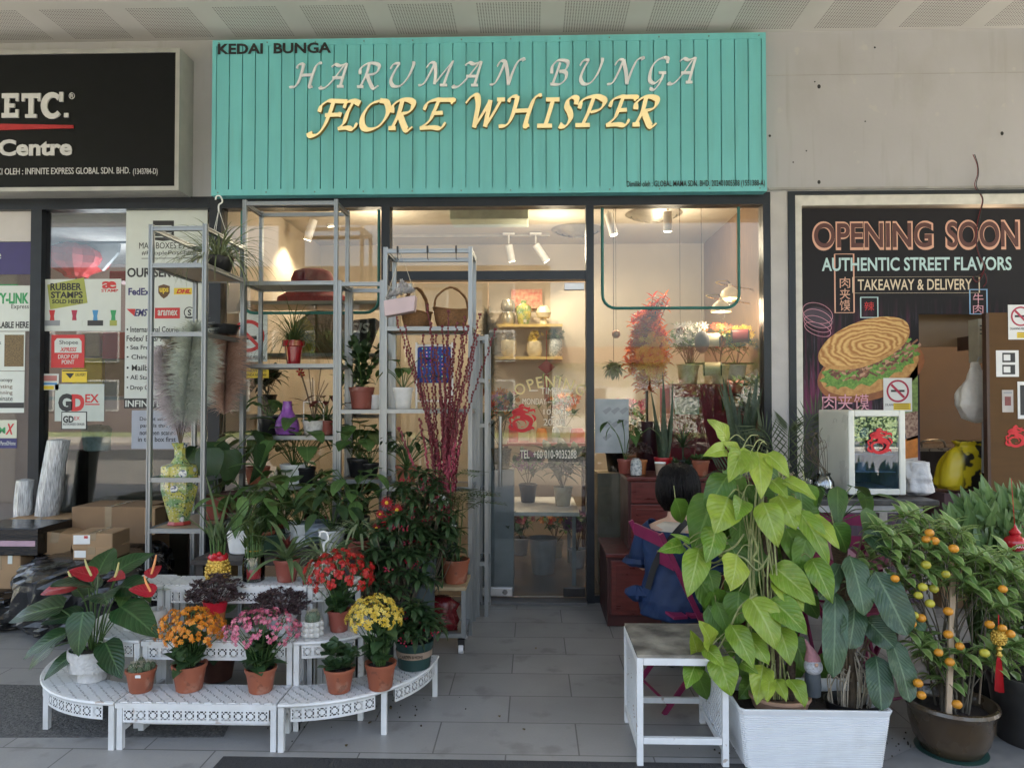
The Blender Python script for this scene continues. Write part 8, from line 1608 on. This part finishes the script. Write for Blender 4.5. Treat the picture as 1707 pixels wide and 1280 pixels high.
vase('cream mushroom shaped vase at the right of the upper wall shelf', 906, 7.72, z, [(.045, 0), (.04, .05), (.03, .07), (.07, .08), (.085, .13), (.06, .19), (.02, .21)], CRV)
vase('cream pot of white and green flowers at the left of the lower wall shelf', 848, 7.72, z2, [(.05, 0), (.08, .04), (.085, .17), (.07, .18)], CRV, fl=FW)
vase('round cream pot of yellow flowers in the middle of the lower wall shelf', 891, 7.72, z2, [(.06, 0), (.085, .06), (.08, .15), (.06, .17)], CRV, fl=FY_)
vase('grey patterned jar at the right of the lower wall shelf', 926, 7.72, z2, [(.06, 0), (.075, .03), (.075, .16), (.06, .19)], JB, fl=L_DARK)
t = E('gift_boxes', at(878, 505, 7.85), 'red and gold new year picture panel above the wall shelf', 'wall picture'); bx('panel', P('red_floral_paper', (.5, .08, .06), .5, 0, .5, 25, c2=(.6, .4, .25)), t, -.17, 0, -.06, .17, .03, .15)
ZI = .6
t = E('work_table', (xat(890, 6.0), 5.75, 0), 'white low table seen through the glass door', 'table'); x_ = .36; bx('top', P('white_table_top', (.75, .75, .73), .4), t, -x_, 0, ZI - .03, x_, .9, ZI)
for sx in (-1, 1):
    for sy in (.03, .84): bx('leg', GRYP, t, sx * (x_ - .04) - .015, sy, .013, sx * (x_ - .04) + .015, sy + .03, ZI - .031)
def indoor(name, label, px, Y, z, lm, cat='indoor plant', n=40, L=.14, W=.05, h=.3, fm=None, seed=1, pm_=None, prof='ovate', nfl=30, fr=.035):
    global rnd
    rnd = random.Random(seed); t = E(name, B(px, Y, z), label, cat, 'flowers and plants inside the shop'); zs = pot(t, .08, .06, .16, pm_ or P('black_plastic', 0), .1) if pm_ is not False else 0; m, s_ = MB(), MB()
    for i in range(n // 6):
        a = i * 2.4; q = .13 * math.sqrt((i + .5) / (n / 6)); p = Vector((math.cos(a) * q, math.sin(a) * q, zs + h * rnd.uniform(.4, 1))); s_.tube(cm([(0, 0, zs), (p.x * .3, p.y * .3, p.z * .6), p], 4), .003, 4); rosette(m, p, 7, L, W, prof, -20, 70, .9, .2, 4)
        if fm: pass
    m.build('leaves', lm, t); s_.build('stems', TWIG, t)
    if fm:
        f = MB()
        for i in range(nfl): a = rnd.uniform(0, 6.28); q = rnd.uniform(0, .15); f.flower((math.cos(a) * q, math.sin(a) * q, zs + h * rnd.uniform(.6, 1.15)), (rnd.uniform(-1, 1), -1, rnd.uniform(0, 1)), fr * rnd.uniform(.7, 1.2), 7, .4)
        f.build('flowers', fm, t, False)
    return t
LG = P('pale_grey_planter', (.5, .52, .58), .5); FMX = F_('mixed_red_petal', (.5, .02, .02), (.75, .3, .04), None)
indoor('flower_arrangement', 'red and orange roses standing left behind the glass door', 836, 5.7, zat(760, 5.7) - .1, L_DARK, h=.42, fm=FMX, seed=301, pm_=P('woven_vase', (.4, .3, .2), .8, 0, .4, 60, 1, 80), nfl=26, n=30)
o = bx('plinth', GRYP, None, xat(836, 5.7) - .1, 5.6, .013, xat(836, 5.7) + .1, 5.8, zat(760, 5.7) - .102, bev=.004); tag(o, 'grey plinth under the roses behind the glass door', 'plinth')
def bucket(label, px, py, Y, r, h, mt): t = E('flower_bucket', B(px, Y, .014), label, 'bucket', 'flower buckets in the shop'); m = MB(); m.lathe([(r * .75, 0), (r * .78, .004), (r, h - .01), (r * 1.08, h), (r, h), (r * .7, .02)], 4 if r < .09 else 24); m.v = [(x * 1.2, y * 1.2, z) for x, y, z in m.v]; m.build('bucket', mt, t, False); return t
bucket('tall white square bucket of dark foliage behind the door', 842, 925, 5.75, .075, .34, LG)
indoor('cut_foliage', 'dark foliage bunch standing in the white square bucket', 842, 5.75, .3, L_DARK, n=36, h=.26, seed=302, pm_=False, L=.1)
bucket('grey round bucket under the white table', 905, 940, 6.2, .1, .3, P('grey_bucket', (.3, .3, .3), .5))
indoor('flower_arrangement', 'purple flowers on the white table behind the door', 880, 6.3, ZI + .001, L_DARK, h=.26, fm=F_('purple_petal', (.2, .05, .2), (.35, .15, .3), None), seed=303)
indoor('indoor_plant', 'leafy plant on the white table behind the right of the door', 938, 6.1, ZI + .001, L_DARK, n=60, h=.3, seed=304, L=.2, W=.09, pm_=CRV)
# red bench with objects at mid height behind the door
o = bx('wall_counter', P('crimson_counter', (.3, .06, .06), .4), None, xat(835, 7.2), 7.2, 1.03, xat(978, 7.2), 7.6, 1.06); tag(o, 'thin red edged counter behind the door lettering', 'counter'); m = MB(); [m.box(x, 7.25, .013, x + .04, 7.29, 1.029) for x in (xat(840, 7.2), xat(970, 7.2))]; m.build('supports', BRD, o, smooth=False)
for i, (px, mt, h, r_) in enumerate(((856, PNK, .2, .05), (888, CRV, .26, .04), (903, P('orange_gift', (.6, .2, .03), .5), .14, .06), (930, GRYP, .16, .06), (962, P('bright_crimson', (.55, .02, .05), .5), .14, .08))):
    vase(('crimson candle jar on the red counter', 'slim cream bottle vase on the red counter', 'orange box jar on the red counter', 'grey jar on the red counter', 'bright crimson pot at the right of the red counter')[i], px, 7.35, 1.06, [(r_, 0), (r_, h * .7), (r_ * .7, h)], mt)
indoor('dried_bouquet', 'dried brown twigs bouquet above the red counter', 915, 7.4, 1.06 , L_OLIVE, n=40, h=.5, seed=305, pm_=CRV, L=.09, W=.03)
dragon('red dragon paper cut on the inside of the glass door', 871, 698, 21, FAC + .0165)
t = E('red_knot_charm', at(911, 612, 5.9), 'red new year knot charm hanging behind the door', 'ornament'); m = MB(); m.prism([(0, .06), (.07, 0), (0, -.06), (-.07, 0)], -.012, .012); m.box(-.018, -.008, -.2, .018, .008, -.06); m.tube([(0, 0, .06), (0, 0, .3)], .0025, 4); [m.tube([(x, 0, -.2), (x, 0, -.28)], .004, 4) for x in (-.012, 0, .012)]; m.build('knot', P('knot_red', (.55, .02, .03), .5), t, smooth=False)
# hat baskets behind the tall rack
t = E('display_shelf', (xat(530, 5.9), 5.7, 0), 'cream display shelf inside behind the tallest rack', 'shelf'); zs1 = zat(505, 5.9); hw = .62
for z_ in (zs1, zat(590, 5.9), zat(690, 5.9), .5): bx('board', P('pale_shelf_board', (.5, .42, .32), .5), t, -hw, 0, z_ - .03, hw, .4, z_ - .002)
for x in (-hw - .03, hw): bx('upright', MAT['pale_shelf_board'], t, x, 0, .013, x + .03, .4, zs1 + .02)
RH = P('red_felt', (.25, .02, .03), .8, 0, .2, 9, .4, 60); RW2 = P('coral_weave', (.5, .08, .08), .8, 0, .3, 90, .8, 120)
t = E('red_hat_basket', B(520, 5.88, zs1), 'red felt hat on a coral woven basket lid inside the left window', 'hat'); m = MB(); m.lathe([(.3, 0), (.29, .05), (.2, .1), (.1, .12)], 30, sy=.5); m.build('basket_lid', RW2, t); m = MB(); m.lathe([(.17, .12), (.175, .2), (.15, .26), (.1, .28), (.01, .28)], 30, sy=.8); m.build('hat_crown', RH, t)
t = E('burlap_sack', B(548, 5.85, zat(590, 5.9)), 'brown burlap wrapped flower sack inside the left window', 'sack'); m = MB(); m.lathe([(.16, 0), (.2, .05), (.21, .2), (.19, .3), (.2, .34), (.17, .33)], 28, sy=.7, wob=.03); m.build('sack', P('burlap', (.36, .22, .1), .9, 0, .4, 90, .8, 120), t)
t = E('yellow_wrap', B(505, 5.75, zat(590, 5.9)), 'golden yellow wrapping sheet before the burlap sack', 'wrapping'); m = MB(); m.prism([(-.1, .0), (.1, 0), (.14, .16), (.02, .3), (-.06, .24), (-.13, .12)], -.03, .03); m.build('sheet', P('gold_tissue', (.5, .36, .04), .6, 0, .3, 12, .8, 16), t, smooth=False)
t = E('printed_pouch', B(605, 5.85, zat(590, 5.9)), 'dark grey pouch with white letters SIS, left window', 'pouch'); m = MB(); m.prism([(-.12, .0), (.04, .0), (.14, .26), (.1, .29), (-.12, .27)], -.03, .03); m.build('pouch', P('charcoal_cloth', (.05, .05, .045), .7), t, smooth=False); text('SIS', -.1, .06, .17, .25, -.031, WHITE, t, bold=.03, shear=.2)
for i, (px, zz, lm, lb) in enumerate(((445, zat(690, 5.9), L_DARK, 'dark potted plant behind the no smoking sign'), (590, zat(690, 5.9), L_MID, 'leafy potted plant inside behind the brown red pot'), (520, .5, L_DARK, 'low dark plant on the lowest indoor shelf'), (600, .5, L_OLIVE, 'olive plant on the lowest indoor shelf'), (450, .5, L_MID, 'green plant at the left of the lowest indoor shelf'))): indoor('indoor_plant', lb, px, 5.9, zz, lm, n=50, h=.22, seed=310 + i, L=.13, W=.05)
# right window display
t = E('hanging_bouquet', at(1078, 590, 5.9), 'big red and orange maple leaf bouquet in the right window', 'bouquet'); rnd = random.Random(330); m, s_ = MB(), MB()
for k in range(260): a, b2 = rnd.uniform(0, 6.28), rnd.uniform(-1.3, 1.5); r_ = rnd.uniform(.3, 1.15); p = Vector((math.cos(a) * math.cos(b2) * .15 * r_, math.sin(a) * math.cos(b2) * .12 * r_, math.sin(b2) * .3 * r_)); rosette(m, p, 7, .08, .042, 'lance', -30, 70, .5, .2, 3)
for k in range(16): p = Vector((rnd.uniform(0, .16), 0, rnd.uniform(.25, .5))); rosette(m, p, 6, .07, .03, 'lance', -30, 70, .5, .2, 3); s_.tube([(0, 0, 0), p], .003, 4)
m.build('leaves', leafmat('autumn_leaf', (.75, .04, .005), (1, .3, .01), None), t, False); m = MB()
for k in range(130): a, r_ = rnd.uniform(0, 6.28), rnd.uniform(0, .13); m.flower((.02 + math.cos(a) * r_, -.12, -.02 + math.sin(a) * r_ * 1.5), (rnd.uniform(-.5, .5), -1, 0), .03, 8, .4)
m.build('flowers', F_('amber_petal', (.95, .3, .02), (1, .6, .08), None), t, False); s_.tube([(0, 0, -.3), (0, 0, -.9)], .012, 6); s_.build('stems', TWIG, t); m = MB(); m.lathe([(.07, -1.0), (.09, -.95), (.085, -.6), (.07, -.55)], 20); m.build('vase', P('dark_plum', (.07, .015, .03), .4), t)
o = bx('display_plinth', P('plum_board', (.1, .02, .035), .5), None, xat(1064, 5.8), 5.75, .013, xat(1130, 5.8), 6.1, t.location.z - 1.002); tag(o, 'plum coloured plinth under the red bouquet', 'plinth')
o = bx('shop_counter', P('crimson_cloth', (.3, .02, .04), .6, 0, .25, 8), None, xat(1118, 5.9), 5.9, .013, xat(1240, 5.9), 6.4, zat(640, 5.9)); tag(o, 'crimson covered counter in the right window', 'counter'); bx('white_panel', P('off_white_panel', (.5, .45, .42), .6), o, xat(1125, 5.89), 5.885, zat(690, 5.9), xat(1165, 5.89), 5.899, zat(662, 5.9))
for i, (px, py, mt, lb) in enumerate(((1228, 645, P('coral_ribbon', (.6, .07, .06), .4), 'coral red ribbon roll on the window display'), (1222, 672, P('amber_ribbon', (.6, .3, .08), .4), 'amber ribbon roll below the coral one'), (1190, 615, P('cream_ribbon', (.6, .52, .34), .4), 'cream ribbon roll behind the display'), (1188, 567, P('ivory_ribbon', (.7, .64, .45), .4), 'ivory roll standing high in the right window'), (1236, 560, P('maroon_roll', (.16, .02, .03), .4), 'maroon cylinder high in the right window'))):
    p = at(px, py, 5.75 + .05 * i); t = E('ribbon_roll', p, lb, 'ribbon roll', 'ribbon rolls in the window'); r_ = .055; m = MB(); m.tube([(-.07, .02, 0), (.05, -.02, 0)], r_, 24); m.build('ribbon', mt, t, sharp=50); m = MB(); m.tube([(-.078, .022, 0), (-.071, .021, 0)], r_ * 1.02, 24); m.tube([(.051, -.02, 0), (.058, -.022, 0)], r_ * 1.02, 24); m.build('spool', BLACKP, t, sharp=50)
t = E('ribbon_stand', (xat(1210, 6.15), 6.15, 0), 'dark metal stand holding ribbon rolls in the right window', 'stand')
for x in (-.28, .28): m = MB(); m.tube([(x, 0, .013), (x, 0, 2.1)], .012, 8); m.build('post', BRD, t)
for z_ in (1.45, 1.62, 1.8, 2.05): m = MB(); m.tube([(-.28, -.0, z_), (.28, 0, z_)], .008, 6); m.build('rod', BRD, t)
def walllamp(label, px, py, Y, r):
    p = at(px, py, Y); t = E('wall_lamp', p, label, 'lamp', 'cream dome lamps in the right window'); m = MB(); m.lathe([(r, -.02), (r * .98, .0), (r * .8, r * .5), (r * .4, r * .85), (.015, r * .95), (.012, r * 1.2)], 26); o = m.build('shade', P('cream_shade', (.7, .52, .28), .4, emit=(1, .65, .3), es=.05), t); o.modifiers.new('thick', 'SOLIDIFY').thickness = .004
    m = MB(); m.ball((0, 0, r * .2), .03, 12, 8); m.build('bulb', emis('bulb_glow', (1, .75, .45), 2.4), t); m = MB(); m.tube(cm([(0, 0, r * 1.2), (-.03, 0, r * 1.5), (-.1, .02, r * 1.3), (1.87 - p.x if r > .1 else .3, .25, r * 1.0)], 5), .006, 6); m.build('arm', P('brass', 0), t); lamp('lamp_glow', p + Vector((0, 0, -.06)), 1, WARM, .04)
walllamp('upper cream dome lamp in the right window', 1217, 494, 5.95, .085); walllamp('lower cream dome lamp left of the upper one', 1202, 516, 5.8, .08)
for i, (px, py, Y, r_, mt, lb) in enumerate(((1027, 557, 5.9, .035, P('copper_ball', (.45, .2, .1), .3, .5), 'small copper ball ornament hanging in the right window'), (1134, 551, 5.9, .036, P('brown_ball', (.16, .09, .07), .4), 'brown ball ornament hanging right of the bouquet'), (1170, 570, 5.8, .06, P('grey_netting', (.12, .12, .14), .7), 'grey netted teardrop lantern hanging in the right window'))):
    t = E('hanging_ball', at(px, py, Y), lb, 'ornament', 'hanging ornaments in the right window'); m = MB(); m.ball((0, 0, 0), r_, 18, 12, sz=1.5 if i == 2 else 1); m.build('ball', mt, t); m = MB(); m.tube([(0, 0, r_), (0, 0, 3.19 - t.location.z)], .0018, 4); m.build('string', TWIG, t)
t = E('hanging_fern', at(1023, 612, 5.9), 'small fern basket hanging behind the left of the right window', 'hanging plant'); m = MB(); rnd = random.Random(8); rosette(m, (0, 0, 0), 50, .12, .03, 'lance', -60, 50, 1, .2, 4); m.build('leaves', L_DARK, t); m = MB(); m.lathe([(.03, -.05), (.06, 0), (.06, .02)], 16); m.tube([(0, 0, .02), (0, 0, 3.19 - t.location.z)], .002, 4); m.build('basket', BLACKP, t)
e = poster(992, 665, 1048, 755, FAC + .018, 'pale leaf drawing taped inside the right window', P('leaf_print_paper', (.45, .48, .5), .6, 0, .25, 8, c2=(.3, .34, .36))); 
for k in range(7): x, y = 1004 + (k % 3) * 14, 685 + (k // 3) * 22; pm(0, 0, 0, 0, FAC + .018, GRYP, e, poly=[(x, y), (x + 12, y - 7), (x + 16, y - 3), (x + 6, y + 6)])
indoor('indoor_plant', 'lime and yellow flowering plant low in the right window', 1025, 6.0, .9, L_MID, n=60, h=.32, seed=340, L=.1, W=.04, fm=FY_, fr=.02); o = bx('plinth', MAT['pale_shelf_board'], None, xat(1025, 6.0) - .16, 5.85, .013, xat(1025, 6.0) + .16, 6.15, .899); tag(o, 'pale plinth under the lime plant in the right window', 'plinth')
indoor('indoor_plant', 'golden green shrub in the middle of the right window', 1150, 6.2, zat(640, 6.2), L_OLIVE, n=120, h=.34, seed=341, L=.1, W=.035, pm_=CRV); indoor('indoor_plant', 'dark shrub at the right edge of the right window', 1255, 5.7, 1.0, L_DARK, n=120, h=.5, seed=342, L=.12, W=.04); o = bx('plinth', BLACKP, None, xat(1255, 5.7) - .1, 5.6, .013, xat(1255, 5.7) + .1, 5.8, .999); tag(o, 'black plinth under the dark shrub in the right window', 'plinth')

# more stock standing in the shop
FLC = {'red': FMX, 'white': FW, 'pink': FPK, 'purple': MAT['purple_petal'], 'yellow': FY_}
for i, (px, Y, z, c, pmx, lb) in enumerate(((868, 6.9, .02, 'pink', LG, 'pink flowers in a grey planter on the shop floor behind the table'), (925, 6.8, .02, 'red', CRV, 'red flowers in a cream pot on the shop floor behind the table'), (962, 6.4, .02, 'purple', LG, 'purple flowers in a grey pot at the right foot of the white table'),
    (835, 7.0, 1.062, 'purple', CRV, 'purple blossoms at the left end of the red counter'), (940, 7.35, 1.062, 'red', CRV, 'red blossoms in a cream pot on the red counter'), (1050, 6.5, 1.0, 'pink', LG, 'pink flowers behind the leaf drawing in the right window'), (1145, 5.98, zat(640, 5.9) + .002, 'white', CRV, 'white flowers at the left of the crimson counter'),
    (1200, 6.0, zat(640, 5.9) + .002, 'red', CRV, 'red flowers in the middle of the crimson counter'), (1228, 6.1, zat(640, 5.9) + .002, 'yellow', LG, 'yellow flowers at the right of the crimson counter'))):
    indoor('flower_arrangement', lb, px, Y, z, L_MID, n=44, h=.3, seed=400 + i, fm=FLC[c], pm_=pmx, nfl=44, L=.11, W=.045)
o = bx('plinth', MAT['pale_shelf_board'], None, xat(1050, 6.5) - .15, 6.38, .013, xat(1050, 6.5) + .15, 6.62, .999); tag(o, 'pale plinth under the pink flowers in the right window', 'plinth')
for lb, px, py, sd in (('beige pampas plume inside the door beside the wall shelves', 812, 520, 21), ('pale pampas plume leaning right inside the door', 822, 540, 22)): plume('pampas_plume', lb, B(812, 5.75, zat(700, 5.75)), at(px, py, 5.75), .09, MAT['beige_plume'], sd, 1800)
bx('plume_stand', GRYP, None, xat(812, 5.75) - .06, 5.69, .013, xat(812, 5.75) + .06, 5.81, zat(700, 5.75)); tag(bpy.data.objects['plume_stand'], 'narrow grey stand under the pampas plumes inside the door', 'stand')
